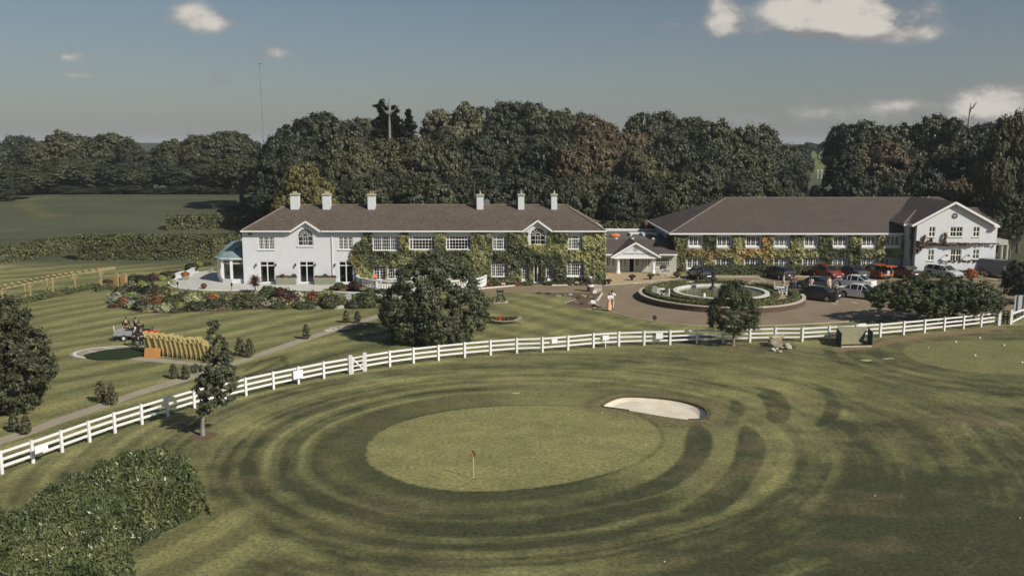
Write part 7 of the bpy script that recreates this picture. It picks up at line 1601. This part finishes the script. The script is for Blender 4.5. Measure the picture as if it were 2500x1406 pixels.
# pergola
pg = empty('pergola', (P(150, 720).x, P(150, 720).y, 0), 'long pale wooden pergola on paired posts at the left', 'pergola'); wood = mat('pale_timber', (.40, .32, .16), .85, (.30, .24, .12), 4, 6)
fr_ = [(8, 752), (76, 735), (131, 723), (185, 713), (249, 700)]; bk_ = [(0, 742), (63, 730), (118, 716), (178, 707), (245, 696)]
F0 = [P(*p) for p in fr_]; B0 = [P(*p) for p in bk_]; tops = [1.78, 1.8, 1.82, 1.85, 1.75]
for i, (p, q) in enumerate(zip(F0, B0)):
    for s_, v_ in ((0, p), (1, q)):
        part(MB().beam(v_, v_ + Vector((0, 0, tops[i])), .10, .10, (0, 1, 0)).beam(v_ + Vector((-.4, 0, tops[i] - .05)), v_ + Vector((0, 0, tops[i] - .5)), .07, .09).beam(v_ + Vector((.4, 0, tops[i] - .05)), v_ + Vector((0, 0, tops[i] - .5)), .07, .09), 'post', wood, pg)
up_ = Vector((0, 0, 1)); E1, E2 = P(308, 688), P(300, 684)
for row in (F0 + [P(285, 694)], B0 + [P(282, 690)]):
    tp2 = tops + [1.75]
    for i in range(len(row) - 1): part(MB().beam(row[i] + up_ * (tp2[i] + .05), row[i + 1] + up_ * (tp2[i + 1] + .05), .06, .10), 'beam', wood, pg)
for i in range(4):
    for k in range(4):
        t_ = (k + .5) / 4; p = F0[i].lerp(F0[i + 1], t_) + up_ * 1.95; q = B0[i].lerp(B0[i + 1], t_) + up_ * 1.95; d = (p - q) * .25; part(MB().beam(q - d, p + d, .05, .12), 'rafter', wood, pg)
for k, px in enumerate((286, 304)):
    c = P(px, 699); r = empty('garden_gate_tower', (c.x, c.y, 0), 'wooden slatted arch panel at the end of the pergola, the %s of two' % ('left' if k == 0 else 'right'), 'screen', 'slatted arch panels'); sw_ = .26
    part(MB().box(c.x - sw_, c.x - sw_ + .06, c.y - .25, c.y + .25, 0, 1.3).box(c.x + sw_ - .06, c.x + sw_, c.y - .25, c.y + .25, 0, 1.3), 'frame', wood, r)
    for j in range(10): part(MB().box(c.x - sw_ + .003, c.x + sw_ - .003, c.y - .28, c.y - .253, .06 + j * .125, .15 + j * .125), 'slat', mat('red_timber', (.38, .20, .09), .8, (.28, .15, .07), 6), r)
    part(MB().tube([(c.x - sw_, c.y, 1.3), (c.x - .1, c.y, 1.45), (c.x + .1, c.y, 1.45), (c.x + sw_, c.y, 1.3)], .05, 6), 'arch', wood, r)
# paired young shrubs with wire arches along the path
prs = [((35, 1053), (64, 1060), 46, 'first'), ((247, 981), (274, 988), 52, 'second'), ((424, 924), (453, 926), 36, 'third'), ((586, 868), (610, 872), 46, 'fourth'), ((748, 828), None, 36, 'fifth'), ((845, 788), (873, 789), 30, 'sixth')]
wire = mat('thin_wire', (.10, .11, .08), .6)
for (a, b, hpx, nm) in prs:
    for k, p in enumerate((a, b)):
        if p is None: continue
        c = P(*p); S_ = FPX / c.y; H_ = hpx / S_ * 1.04; rg = np.random.default_rng(int(p[0]))
        z = rg.uniform(.12, 1, 420); rad = .30 * H_ * (1 - (z - .3) ** 2 * 1.6).clip(.12) * rg.uniform(.3, 1, 420); t_ = rg.uniform(0, 6.28, 420)
        C_ = np.stack([rad * np.cos(t_), rad * np.sin(t_), z * H_], 1); N_ = np.stack([np.cos(t_), np.sin(t_), t_ * 0 + .5], 1) + rg.normal(size=(420, 3)) * .6
        r = empty('young_shrub', (c.x, c.y, 0), 'young upright shrub by the path, %s plant of the %s pair from the left' % (('left', 'right')[k], nm), 'shrub', 'young shrubs along the garden path')
        f_ = obj('foliage', leaves('foliage', C_, N_, .10, 1.5, rg), LM['olive'], r); part(MB().tube([(c.x, c.y, 0), (c.x, c.y, H_ * .7)], .02, 5), 'stem', bark, r)
    c0 = P(*a); c1 = P(*(b or (a[0] - 55, a[1] - 8))); up2 = [c0 + Vector((0, .3, 0)) + Vector((0, 0, z)) for z in (0, 1.2)]
    pts = []; W_ = (c1 - c0); 
    for k in range(13): t_ = math.pi * k / 12; pts.append(c0 + W_ * (.5 - .5 * math.cos(t_)) + Vector((0, .3, 1.15 + .42 * math.sin(t_))))
    pts = [c0 + Vector((0, .3, 0))] + pts + [c1 + Vector((0, .3, 0))]
    tag(MB().tube(pts, .012, 4).build('wire_arch', wire), 'thin wire arch over the %s pair of young shrubs from the left' % nm, 'arch')
# ---- planters, pots, lamps
trm = mat('sage_trough', (.27, .28, .21), .8, (.23, .24, .18), 2)
for i, (a, b) in enumerate(((674, 721.5), (768, 818.5))):
    l0, l1 = Q(a, 692, FH - .9), Q(b, 692, FH - .9); r = empty('planter_trough', ((l0.x + l1.x) / 2, FH - .6, 0), 'long sage green trough %s french doors' % ('between the left and middle' if i == 0 else 'between the middle and right'), 'planter', 'sage green troughs')
    zt_ = Q(700, 678, FH - .9).z
    part(MB().box(l0.x, l1.x, FH - .9, FH - .35, 0, zt_), 'trough', trm, r); 
    for k in range(4): part(MB().box(l0.x - .01, l1.x + .01, FH - .92, FH - .903, .04 + k * (zt_ - .04) / 4, .02 + (k + 1) * (zt_ - .04) / 4 - .02), 'plank', trm, r)
    for k in range(5):
        o = bpy.data.objects.new('trough_plant', SH['mound'][k % 2]); COL.objects.link(o); o.location = (l0.x + (l1.x - l0.x) * (k + .5) / 5, FH - .62, zt_ - .05); o.scale = (.3, .28, .4 + .25 * (k % 3 == (1 + i))); setmat(o, LM[('rust', 'maroon', 'rust', 'brown', 'shrub')[(k + i * 2) % 5]])
        tag(o, '%s plant, %s from the left in the %s sage trough' % (('rusty', 'dark red', 'reddish', 'brown', 'green')[(k + i * 2) % 5], ORD[k], ('left', 'right')[i]), 'plant', 'plants in the sage troughs')
def pot(px, py, w_, h_, m, lab, plant=None, pt='mound', ps=1., square=False, plab=None, z=0.03):
    c = P(px, py, z); s = FPX / (c.y * CA); r_ = w_ / s / 2; hh = h_ / s
    b = MB().box(-r_, r_, -r_, r_, 0, hh) if square else MB().lathe((0, 0, 0), [(r_ * .6, 0), (r_ * .9, hh * .5), (r_, hh), (r_ * .8, hh)], 12)
    tag(b.build('plant_pot', m, loc=c), lab, 'pot')
    if plant:
        o = bpy.data.objects.new('potted_plant', SH[pt][0]); COL.objects.link(o); o.location = (c.x, c.y, z + hh * .9); o.scale = (r_ * 1.15 * ps,) * 3; o.rotation_euler = (0, 0, px); setmat(o, LM[plant]); tag(o, plab or (lab.replace('pot', 'plant in the pot')), 'plant')
potm = mat('dark_pot', (.05, .035, .03), .6); 
pot(453, 683, 14, 14, trm, 'square stone-green planter pot on the terrace holding orange flowers', 'orange', 'mound', 1.3, True, 'bright orange flowers in the square planter on the terrace'); pot(422, 697, 12, 12, trm, 'small square planter pot at the left tip of the terrace', 'cream', 'mound', 1.1, True, 'pale flowers in the planter at the left tip of the terrace')
pot(517, 664, 9, 9, trm, 'stone-green planter pot beside the conservatory')
pot(498, 705, 10, 5, potm, 'low dark pot in the middle of the terrace', 'rust', 'round', 1.3, False, 'small reddish bush in the pot in the middle of the terrace')
for (a, b_, lab) in (((432, 681), (446, 675), 'white low wall end left of the orange flowers'), ((460, 675), (473, 666), 'white low wall end right of the orange flowers')):
    p, q = P(*a), P(*b_); tag(MB().beam((p.x, p.y, .3), (q.x, q.y, .3), .3, .56).beam((p.x - .05, p.y, .622), (q.x + .05, q.y, .622), .42, .07).build('low_wall', white_wall), lab, 'wall')
for i, px in enumerate((1486, 1543, 1588)):
    py = (694, 684, 682)[i]; pot(px, py, 9 if i else 8, 9, potm, 'dark round pot on the gravel edge before the entrance, %s from the left' % ORD[i], ('maroon', 'maroon', 'shrub')[i], 'mound', 1.7, False, 'flowers in the %s pot from the left on the gravel edge' % ORD[i])
pot(1653, 679, 9, 6, potm, 'pot with an orange-brown shrub by the black car', 'brown', 'round', 1.7, False, 'orange-brown shrub in the pot by the black car')
for (px, py) in ((1296, 692), (1330, 692)): pot(px, py, 9, 8, potm, 'dark pot %s of the front door' % ('left' if px < 1310 else 'right'), 'maroon', 'round', 1.4, False, 'dark red plant %s of the front door' % ('left' if px < 1310 else 'right'))
for i, (px, py) in enumerate(((434, 706), (566, 709))):
    c = P(px, py, .09); o = MB().tube([(0, 0, 0), (0, 0, .45)], .03, 6).lathe((0, 0, .45), [(.04, 0), (.10, .08), (.12, .26), (.15, .28), (.03, .38)], 6).build('path_lamp', iron, loc=c); tag(o, 'short black lantern post at the terrace edge, the %s of two' % ('left', 'right')[i], 'lamp', 'terrace lamps')
o = MB().box(-.22, .22, -.03, .03, 0, .34).build('ground_light', mat('pale_pink_marker', (.7, .5, .42), .6), loc=P(1229, 698, .03)); tag(o, 'small pale marker in the bed left of the front door', 'marker'); o = obj('ground_light', o.data, None, loc=P(1408, 696, .03)); tag(o, 'small pale marker in the bed right of the front door', 'marker')
# cart with flowers
ct = P(1624, 672, .02); cr_ = empty('flower_cart', (ct.x, ct.y, .02), 'old wooden cart with white wheels standing at the entrance', 'cart')
part(MB().box(ct.x - .5, ct.x + .5, ct.y - .3, ct.y + .3, .45, .75), 'cart_box', mat('dark_timber', (.10, .085, .065), .8), cr_); part(MB().box(ct.x - .6, ct.x + .6, ct.y - .36, ct.y + .36, .753, .82), 'rim', cream_paint, cr_)
for dx in (-.42, .32):
    wh = MB(); rg_ = [(ct.x + dx + .32 * math.cos(t_ * .4488), ct.y - .36, .36 + .32 * math.sin(t_ * .4488)) for t_ in range(15)]
    for p, q in zip(rg_, rg_[1:]): wh.beam(p, q, .05, .06, (0, 1, 0))
    for k in range(6): wh.beam((ct.x + dx, ct.y - .36, .36), (ct.x + dx + .3 * math.cos(k * 1.047), ct.y - .36, .36 + .3 * math.sin(k * 1.047)), .03, .03, (0, 1, 0))
    part(wh, 'wheel', white_paint, cr_)
for dx, tn, lb in ((-.25, 'orange', 'pale orange flowers on the left of the old cart'), (.3, 'white', 'white flowers on the right of the old cart')):
    o = bpy.data.objects.new('cart_flowers', SH['mound'][0]); COL.objects.link(o); o.location = (ct.x + dx, ct.y, .78); o.scale = (.42, .36, .7 if dx < 0 else .4); setmat(o, LM[tn if tn != 'orange' else 'brown']); tag(o, lb, 'flowers')
# barrels and sign by the drive
bw = P(1441, 712); stave = mat('dark_stave', (.06, .045, .035), .7, (.1, .07, .05), 5)
br_ = empty('barrel', (bw.x, bw.y, 0), 'dark wooden barrel with a pale middle band at the corner of the drive', 'barrel')
part(MB().lathe((bw.x, bw.y, 0), [(.28, 0), (.34, .2), (.36, .42), (.34, .62), (.28, .82)], 14), 'staves', stave, br_); part(MB().lathe((bw.x, bw.y, .56), [(.375, 0), (.375, .2), (.36, .22)], 14), 'band', white_paint, br_); part(MB().lathe((bw.x, bw.y, .12), [(.335, 0), (.345, .05)], 14), 'hoop', alloy, br_)
o = MB().lathe((0, 0, 0), [(.22, 0), (.3, .2), (.3, .42), (.22, .6)], 12).build('small_barrel', stave, loc=(bw.x + .02, bw.y, .823)); tag(o, 'small dark barrel standing on top of the larger barrel', 'barrel'); o = MB().lathe((0, 0, 0), [(.12, 0), (.2, .12), (.15, .2)], 10).build('white_bucket', white_paint, loc=(bw.x + .02, bw.y, 1.424)); tag(o, 'white bowl on top of the two barrels', 'bowl')
sg = P(1459, 711); r = empty('stone_sign', (sg.x, sg.y, 0), 'pale stone sign block beside the barrels', 'sign')
part(MB().box(sg.x - .42, sg.x + .42, sg.y - .12, sg.y + .12, .3, .72), 'slab', stonecap, r); part(MB().box(sg.x - .4, sg.x + .45, sg.y - .14, sg.y + .14, 0, .297), 'base', conc, r)
part(MB().box(sg.x - .33, sg.x + .33, sg.y - .126, sg.y - .121, .47, .60), 'inscription', mat('worn_letters', (.22, .22, .18), .8, (.40, .38, .3), 30), r)
q = P(1447, 741); tag(MB().box(-.3, .3, -.15, .15, 0, .16).box(-.2, .2, -.1, .1, .163, .34).build('white_box', signm, loc=q), 'small white box at the edge of the dug bed beside the drive', 'box')
q = P(1452, 716); tag(MB().box(-.2, .2, -.1, .1, 0, .3).build('white_crate', signm, loc=q), 'small white box at the foot of the stone sign', 'box')
# cast iron garden machine
s_ = P(1222, 738); r = empty('iron_machine', (s_.x, s_.y, 0), 'old black cast-iron machine on a pale slab on the lawn', 'machine')
part(MB().box(s_.x - .75, s_.x + .75, s_.y - .5, s_.y + .5, 0, .06), 'slab', conc, r)
for dx in (-.3, .3):
    part(MB().tube([(s_.x + dx - .1, s_.y - .35, .06), (s_.x + dx, s_.y - .1, .75), (s_.x + dx * .8, s_.y, 1.1)], .06, 6).tube([(s_.x + dx + .12, s_.y + .35, .06), (s_.x + dx, s_.y + .1, .75), (s_.x + dx * .8, s_.y, 1.1)], .06, 6), 'frame', iron, r)
part(MB().tube([(s_.x - .42, s_.y, 1.12), (s_.x + .3, s_.y, 1.12)], .13, 10).tube([(s_.x - .35, s_.y, .72), (s_.x + .35, s_.y, .72)], .08, 8), 'roller', iron, r)
for dx in (-.5, .2):
    wh = MB(); rg_ = [(s_.x + dx + .3 * math.cos(t_ * .4488), s_.y - .4, .36 + .3 * math.sin(t_ * .4488)) for t_ in range(15)]
    for p, q in zip(rg_, rg_[1:]): wh.beam(p, q, .06, .07, (0, 1, 0))
    part(wh, 'wheel', iron, r)
# flower boat
bl_ = P(1235, 789); r = empty('flower_boat', (bl_.x, bl_.y, 0), 'old grey rowing boat used as a flower bed on the lawn', 'boat')
hull = MB(); sec = [(-1.5, .05, .45), (-1.0, .42, .32), (-.2, .55, .26), (.7, .52, .34), (1.4, .34, .62)]
rgs = [[(bl_.x + x, bl_.y - w_, z_), (bl_.x + x, bl_.y - w_ * .6, 0.02), (bl_.x + x, bl_.y + w_ * .6, 0.02), (bl_.x + x, bl_.y + w_, z_)] for (x, w_, z_) in sec]
for a, b in zip(rgs, rgs[1:]):
    for k in range(3): hull.quad(a[k], b[k], b[k + 1], a[k + 1])
hull.poly(rgs[-1]); part(hull, 'hull', mat('grey_timber', (.26, .24, .18), .9, (.18, .17, .13), 4), r)
gn = MB()
for k in (0, 3):
    for a, b in zip(rgs, rgs[1:]): gn.beam(a[k], b[k], .07, .06)
part(gn, 'gunwale', conc, r); part(MB().poly([(bl_.x - 1.0, bl_.y - .4, .2), (bl_.x + 1.1, bl_.y - .4, .28), (bl_.x + 1.1, bl_.y + .4, .28), (bl_.x - 1.0, bl_.y + .4, .2)]), 'soil', soil, r)
for i in range(7):
    o = bpy.data.objects.new('boat_flowers', SH['mound'][i % 2]); COL.objects.link(o); o.location = (bl_.x - 1.2 + i * .34, bl_.y + .1 * (i % 2), .24); o.scale = (.28, .28, .5); setmat(o, LM[('shrub', 'rust', 'orange', 'rust', 'shrub', 'dark', 'olive')[i]])
    tag(o, '%s plant, %s from the left in the flower boat' % (('green', 'rusty', 'orange-red', 'rust red', 'leafy green', 'dark', 'olive')[i], ORD[i]), 'plant', 'plants in the flower boat')
# black sign by the drive, wooden bench relic, notice
q = P(1598, 788); tag(MB().tube([(0, 0, 0), (0, 0, .3)], .03, 6).box(-.17, .17, -.06, .06, .3, .58).lathe((0, 0, .58), [(.16, 0), (.12, .08), (.02, .1)], 8, .4).build('garden_light', iron, loc=q), 'small black garden floodlight on the lawn edge below the roundabout', 'light')
q = P(852, 737, .3); r = empty('garden_notice', (q.x, q.y, 0), 'grey notice board on a post in the long flower bed', 'sign'); part(MB().box(q.x - .03, q.x + .03, q.y - .03, q.y + .03, 0, .8), 'post', cream_paint, r); part(MB().box(q.x - .26, q.x + .26, q.y - .06, q.y - .035, .55, 1.1), 'board', mat('grey_board', (.40, .42, .42), .6), r)
q = P(655, 750); o = MB().tube([(-.9, .3, .5), (-.2, 0, .2), (.5, 0, .18)], .05, 6).tube([(-.8, -.1, .42), (-.1, -.2, .16)], .04, 6).box(-.1, .75, -.2, .25, .14, .3).build('wheelbarrow', mat('grey_timber'), loc=q); tag(o, 'weathered wooden wheelbarrow among the shrubs of the long flower bed', 'wheelbarrow')
# terrace furniture behind the balustrade
q = P(918, 697, .05); person(916, 697, .2, cl('bright_orange', (.7, .16, .04)), navy, brh, 'person in an orange top on the bow terrace behind the balustrade', 'fwd', h=.8, z=.05)
# golf items
fp = P(1157, 1168, 0); r = empty('golf_flag', (fp.x, fp.y, 0), 'orange golf flag on a thin pale pole in the putting green', 'flag')
part(MB().tube([(fp.x, fp.y, 0), (fp.x - .04, fp.y, 1.46)], .014, 6), 'pole', cream_paint, r)
fl_ = MB(); zf_ = 1.46
fl_.quad((fp.x - .06, fp.y, zf_), (fp.x - .02, fp.y - .05, zf_ - .02), (fp.x + .09, fp.y - .09, zf_ - .25), (fp.x - .05, fp.y, zf_ - .18)); fl_.quad((fp.x - .05, fp.y, zf_ - .18), (fp.x + .09, fp.y - .09, zf_ - .25), (fp.x + .02, fp.y - .03, zf_ - .43), (fp.x - .04, fp.y, zf_ - .4)); fl_.quad((fp.x - .12, fp.y + .02, zf_ - .22), (fp.x - .05, fp.y, zf_ - .05), (fp.x - .04, fp.y, zf_ - .4), (fp.x - .1, fp.y + .03, zf_ - .36))
part(fl_, 'flag', mat('orange_flag', (.62, .17, .03), .7), r); part(MB().lathe((fp.x, fp.y, .003), [(.055, 0), (.055, .004)], 12), 'hole', trim, r)
ballm = MB().lathe((0, 0, 0), [(.02, 0), (.055, .02), (.07, .055), (.055, .09), (.02, .11)], 10).mesh('golf_ball'); ballm.materials.append(white_paint)
for i, (px, py, lb) in enumerate(((1005, 1141, 'on the big green left of the flag'), (1576, 1086, 'on the big green near its right edge'), (1470, 1008, 'on the big green below the bunker tip'), (2136, 1211, 'in the rough in the lower right'), (1622, 1371, 'in the rough near the bottom edge'), (2490, 1265, 'in the rough by the right edge'))):
    o = bpy.data.objects.new('golf_ball', ballm); COL.objects.link(o); o.location = P(px, py); o.scale = (.45, .45, .45); tag(o, 'small white ball ' + lb, 'ball', 'white balls on the grass')
mk = MB().lathe((0, 0, 0), [(.07, 0), (.10, .04), (.08, .11), (.02, .13)], 10).mesh('tee_marker'); mk.materials.append(white_paint)
for i, (px, py, lb) in enumerate(((2333, 836, 'leftmost at the back edge of the right-hand green'), (2392, 826, 'just behind the right-hand green'), (2451, 844, 'at the right of the right-hand green'), (2380, 869, 'in the middle of the right-hand green'), (2495, 886, 'at the right edge of the picture on the green'), (2267, 849, 'small one at the left of the right-hand green'))):
    o = bpy.data.objects.new('hole_marker', mk); COL.objects.link(o); o.location = P(px, py); o.scale = (.9,) * 3 if i < 5 else (.5,) * 3; tag(o, 'white hole marker ' + lb, 'marker', 'white markers on the right-hand green')
for i, (px, py, w_) in enumerate(((2115, 880, .42), (2163, 876, .26), (2175, 875, .26), (1260, 960, .3))):
    c = P(px, py); sheet('sand_patch', [(c.x + w_ * math.cos(t_) * (1 + .2 * math.sin(3 * t_)), c.y + w_ * .7 * math.sin(t_)) for t_ in [k * .628 for k in range(10)]], .012, mat('sandy_patch', (.42, .38, .2), .95, (.3, .3, .15), 5), 'stuff')
# tee shelter
gm2 = mat('weathered_green_panel', (.045, .06, .045), .8, (.075, .09, .065), 2.5, 6)
a, b = P(2053, 848), P(2128, 846); c0, c1 = P(2042, 834), P(2108, 830)
r = empty('tee_shelter', (a.x, a.y, 0), 'dark green three-sided panel shelter standing in front of the fence', 'shelter'); Hs = 1.12
part(MB().prism([(a.x, a.y), (c0.x, c0.y), (c0.x - .05, c0.y), (a.x - .05, a.y)], 0, Hs), 'left_panel', mat('dark_panel', (.018, .026, .022), .85), r)
b1, b2 = P(2128, 846), P(2118, 833)
part(MB().prism([(b1.x, b1.y), (b1.x + .05, b1.y), (b2.x + .05, b2.y + .1), (b2.x, b2.y + .1)], 0, Hs), 'right_panel', mat('dark_panel'), r)
bm3 = MB(); bm3.v = [(a.x + .15, a.y + .45, .12), (b.x - .55, b.y + .45, .12), (b2.x + .0, b2.y + .15, Hs + .05), (c0.x + .05, c0.y + .05, Hs + .12), (a.x + .15, a.y + .5, .08), (b.x - .55, b.y + .5, .08), (b2.x, b2.y + .2, Hs + .01), (c0.x + .05, c0.y + .1, Hs + .08)]; bm3.f = [(0, 1, 2, 3), (7, 6, 5, 4), (0, 3, 7, 4), (1, 5, 6, 2), (3, 2, 6, 7), (0, 4, 5, 1)]
part(bm3, 'back_panel', mat('stained_panel', (.13, .15, .10), .9, (.23, .21, .11), 1.1, 6), r); part(MB().beam((a.x, a.y, .05), (b1.x, b1.y, .05), .09, .1), 'front_board', conc, r)
part(MB().beam((a.x, a.y, 0), (a.x, a.y, Hs), .05, .05, (0, 1, 0)), 'corner_post', gm2, r); part(MB().beam((b1.x + .03, b1.y, 0), (b1.x + .03, b1.y, Hs), .05, .05, (0, 1, 0)), 'corner_post', gm2, r)
# boulders
def rock(name, loc, s, seed, m, label, grp=None, cat='rock'):
    bm = bmesh.new(); bmesh.ops.create_icosphere(bm, subdivisions=2, radius=1)
    rg = random.Random(seed); pl = [(Vector((rg.gauss(0, 1), rg.gauss(0, 1), rg.gauss(0, 1))).normalized(), rg.uniform(.5, .8)) for _ in range(9)]
    for v_ in bm.verts:
        for n_, d_ in pl:
            q = v_.co.dot(n_)
            if q > d_: v_.co -= n_ * (q - d_)
        v_.co = Vector((v_.co.x * s[0], v_.co.y * s[1], max(-.05, v_.co.z * s[2] + s[2] * .5)))
    me = bpy.data.meshes.new(name); bm.to_mesh(me); bm.free(); return tag(obj(name, me, m, loc=loc), label, cat, grp)
rk = mat('lichened_stone', (.20, .16, .12), .95, (.42, .37, .28), 2.2, 8, bump=.7, contrast=1.4); rk2 = mat('white_stone', (.52, .49, .40), .95, (.3, .27, .2), 4, 6, bump=.6)
rcn = P(1900, 847); sheet('rock_bed', [(rcn.x + 1.45 * math.cos(k * .4488), rcn.y + .98 * math.sin(k * .4488) + .1) for k in range(14)], .008, mat('dark_soil', (.045, .035, .022), .95, (.07, .055, .03), 6), 'stuff')
rock('boulder', P(1893, 846), (.62, .42, .55), 3, rk, 'large flat-topped lichened boulder in the round bed by the fence'); 
rock('capstone', P(1896, 843) + Vector((.0, .1, .62)), (.8, .48, .16), 9, rk, 'flat capstone lying on the boulder in the round bed')
for i, (px, py, s) in enumerate(((1888, 857, .22), (1903, 861, .17), (1911, 851, .16), (1926, 853, .27), (1922, 846, .2), (1863, 843, .14), (1897, 853, .13))): rock('stone', P(px, py), (s * 1.2, s, s * .9), 20 + i, rk2, 'pale rough stone in the round bed, %s' % ('at the front left', 'at the very front', 'right against the boulder', 'largest, at the right', 'behind the largest on the right', 'lone one at the far left', 'smallest below the boulder')[i], 'pale stones round the boulder')
# mast
MY = 197; mp_ = Q(649, 478, 197); mz = TZ(mp_.x, 197) - .5; r = empty('radio_mast', (mp_.x, MY, mz), 'very tall thin lattice radio mast behind the far field', 'mast'); z1_, z2_ = Q(649, 345, MY).z, Q(646, 157, MY).z
lt = MB(); hw2 = .42
for (sx, sy) in ((-1, -1), (1, -1), (0, 1)): lt.tube([(mp_.x + sx * hw2, MY + sy * hw2, mz), (mp_.x + sx * hw2, MY + sy * hw2, z1_)], .06, 5)
z = mz
while z < z1_ - .8: lt.tube([(mp_.x - hw2, MY - hw2, z), (mp_.x + hw2, MY - hw2, z + .8)], .035, 4).tube([(mp_.x + hw2, MY - hw2, z + .8), (mp_.x - hw2, MY - hw2, z + 1.6)], .035, 4); z += 1.6
mgm = mat('mast_steel', (.22, .23, .235), .6)
part(lt, 'lattice', mgm, r); part(MB().tube([(mp_.x, MY, z1_), (mp_.x - .15, MY, z2_)], [.11, .075], 5), 'pole', mgm, r)
part(MB().box(mp_.x - .5, mp_.x + .4, MY - .2, MY + .2, z2_, z2_ + .15).box(mp_.x - .3, mp_.x + .3, MY - .1, MY + .1, Q(648, 285, MY).z, Q(648, 285, MY).z + .12).box(mp_.x - .15, mp_.x + .05, MY - .1, MY + .1, Q(648, 232, MY).z, Q(648, 214, MY).z), 'antennas', mgm, r)
# signboard at the right edge
a, b = P(2484, 778), P(2510, 776); r = empty('sign_board', ((a.x + b.x) / 2, a.y, 0), 'back of a big grey sign board on two posts at the right edge', 'sign')
yb_ = a.y; za, zb = Q(2490, 765, yb_).z, Q(2490, 721, yb_).z; x0, x1 = Q(2477, 740, yb_).x, Q(2530, 740, yb_).x
part(MB().box(x0, x1, yb_, yb_ + .05, za, zb), 'board', mat('grey_board'), r)
for px in (2484, 2499): x_ = Q(px, 740, yb_).x; part(MB().box(x_ - .04, x_ + .04, yb_ - .08, yb_ - .003, 0, zb), 'post', mat('grey_metal'), r)
# distant tee poles in the gap of the wood
for i, px in enumerate((1996, 2005)):
    q = Q(px, 440, 330); b = MB().tube([(0, 0, -.3), (0, 0, 2.9)], .12, 6).box(-.4, .4, -.1, .1, 2.9, 3.1).build('lamp_post', cream_paint, loc=(q.x, 330, TZ(q.x, 330))); tag(b, 'pale lamp post in the gap of the wood, the %s of two' % ('left', 'right')[i], 'lamp post')
# small things on the roof side and behind the house
q = Q(1190, 493, Yr + 2); o = MB().lathe((0, 0, 0), [(.02, 0), (.3, .05), (.36, .09)], 14); o = o.build('satellite_dish', mat('grey_metal'), loc=Q(1189, 494, Yr + 1.2)); o.rotation_euler = (R(80), 0, 0); tag(o, 'round grey satellite dish beside the fourth chimney', 'satellite dish')
q = Q(1160, 500, Yr + .3); tag(MB().tube([(0, 0, -.4), (-.05, 0, 2.3)], .02, 5).build('aerial', mgm, loc=q), 'thin aerial behind the roof left of the fourth chimney', 'aerial')
q = Q(1576, 571, YL + 10); tag(MB().tube([(0, 0, 0), (0, 0, 1.5)], .04, 5).lathe((0, 0, 1.5), [(.05, 0), (.25, .1), (.25, .35), (.1, .5)], 8).build('flue', mat('rusty_metal', (.16, .05, .03), .8), loc=(q.x, YL + 10, zlr - .35)), 'rust red flue with a cowl standing on the flat roof', 'flue')
q = Q(580, 588, 133); tag(MB().box(-1.7, 1.7, -.1, .1, -2.6, .25).build('yard_wall', mat('tan_block', (.38, .33, .24), .9, (.3, .26, .2), 2), loc=q), 'tan block wall behind the left end of the house', 'wall')
print('objects', len(bpy.data.objects), 'tris', sum(len(m.polygons) * 2 for m in bpy.data.meshes))
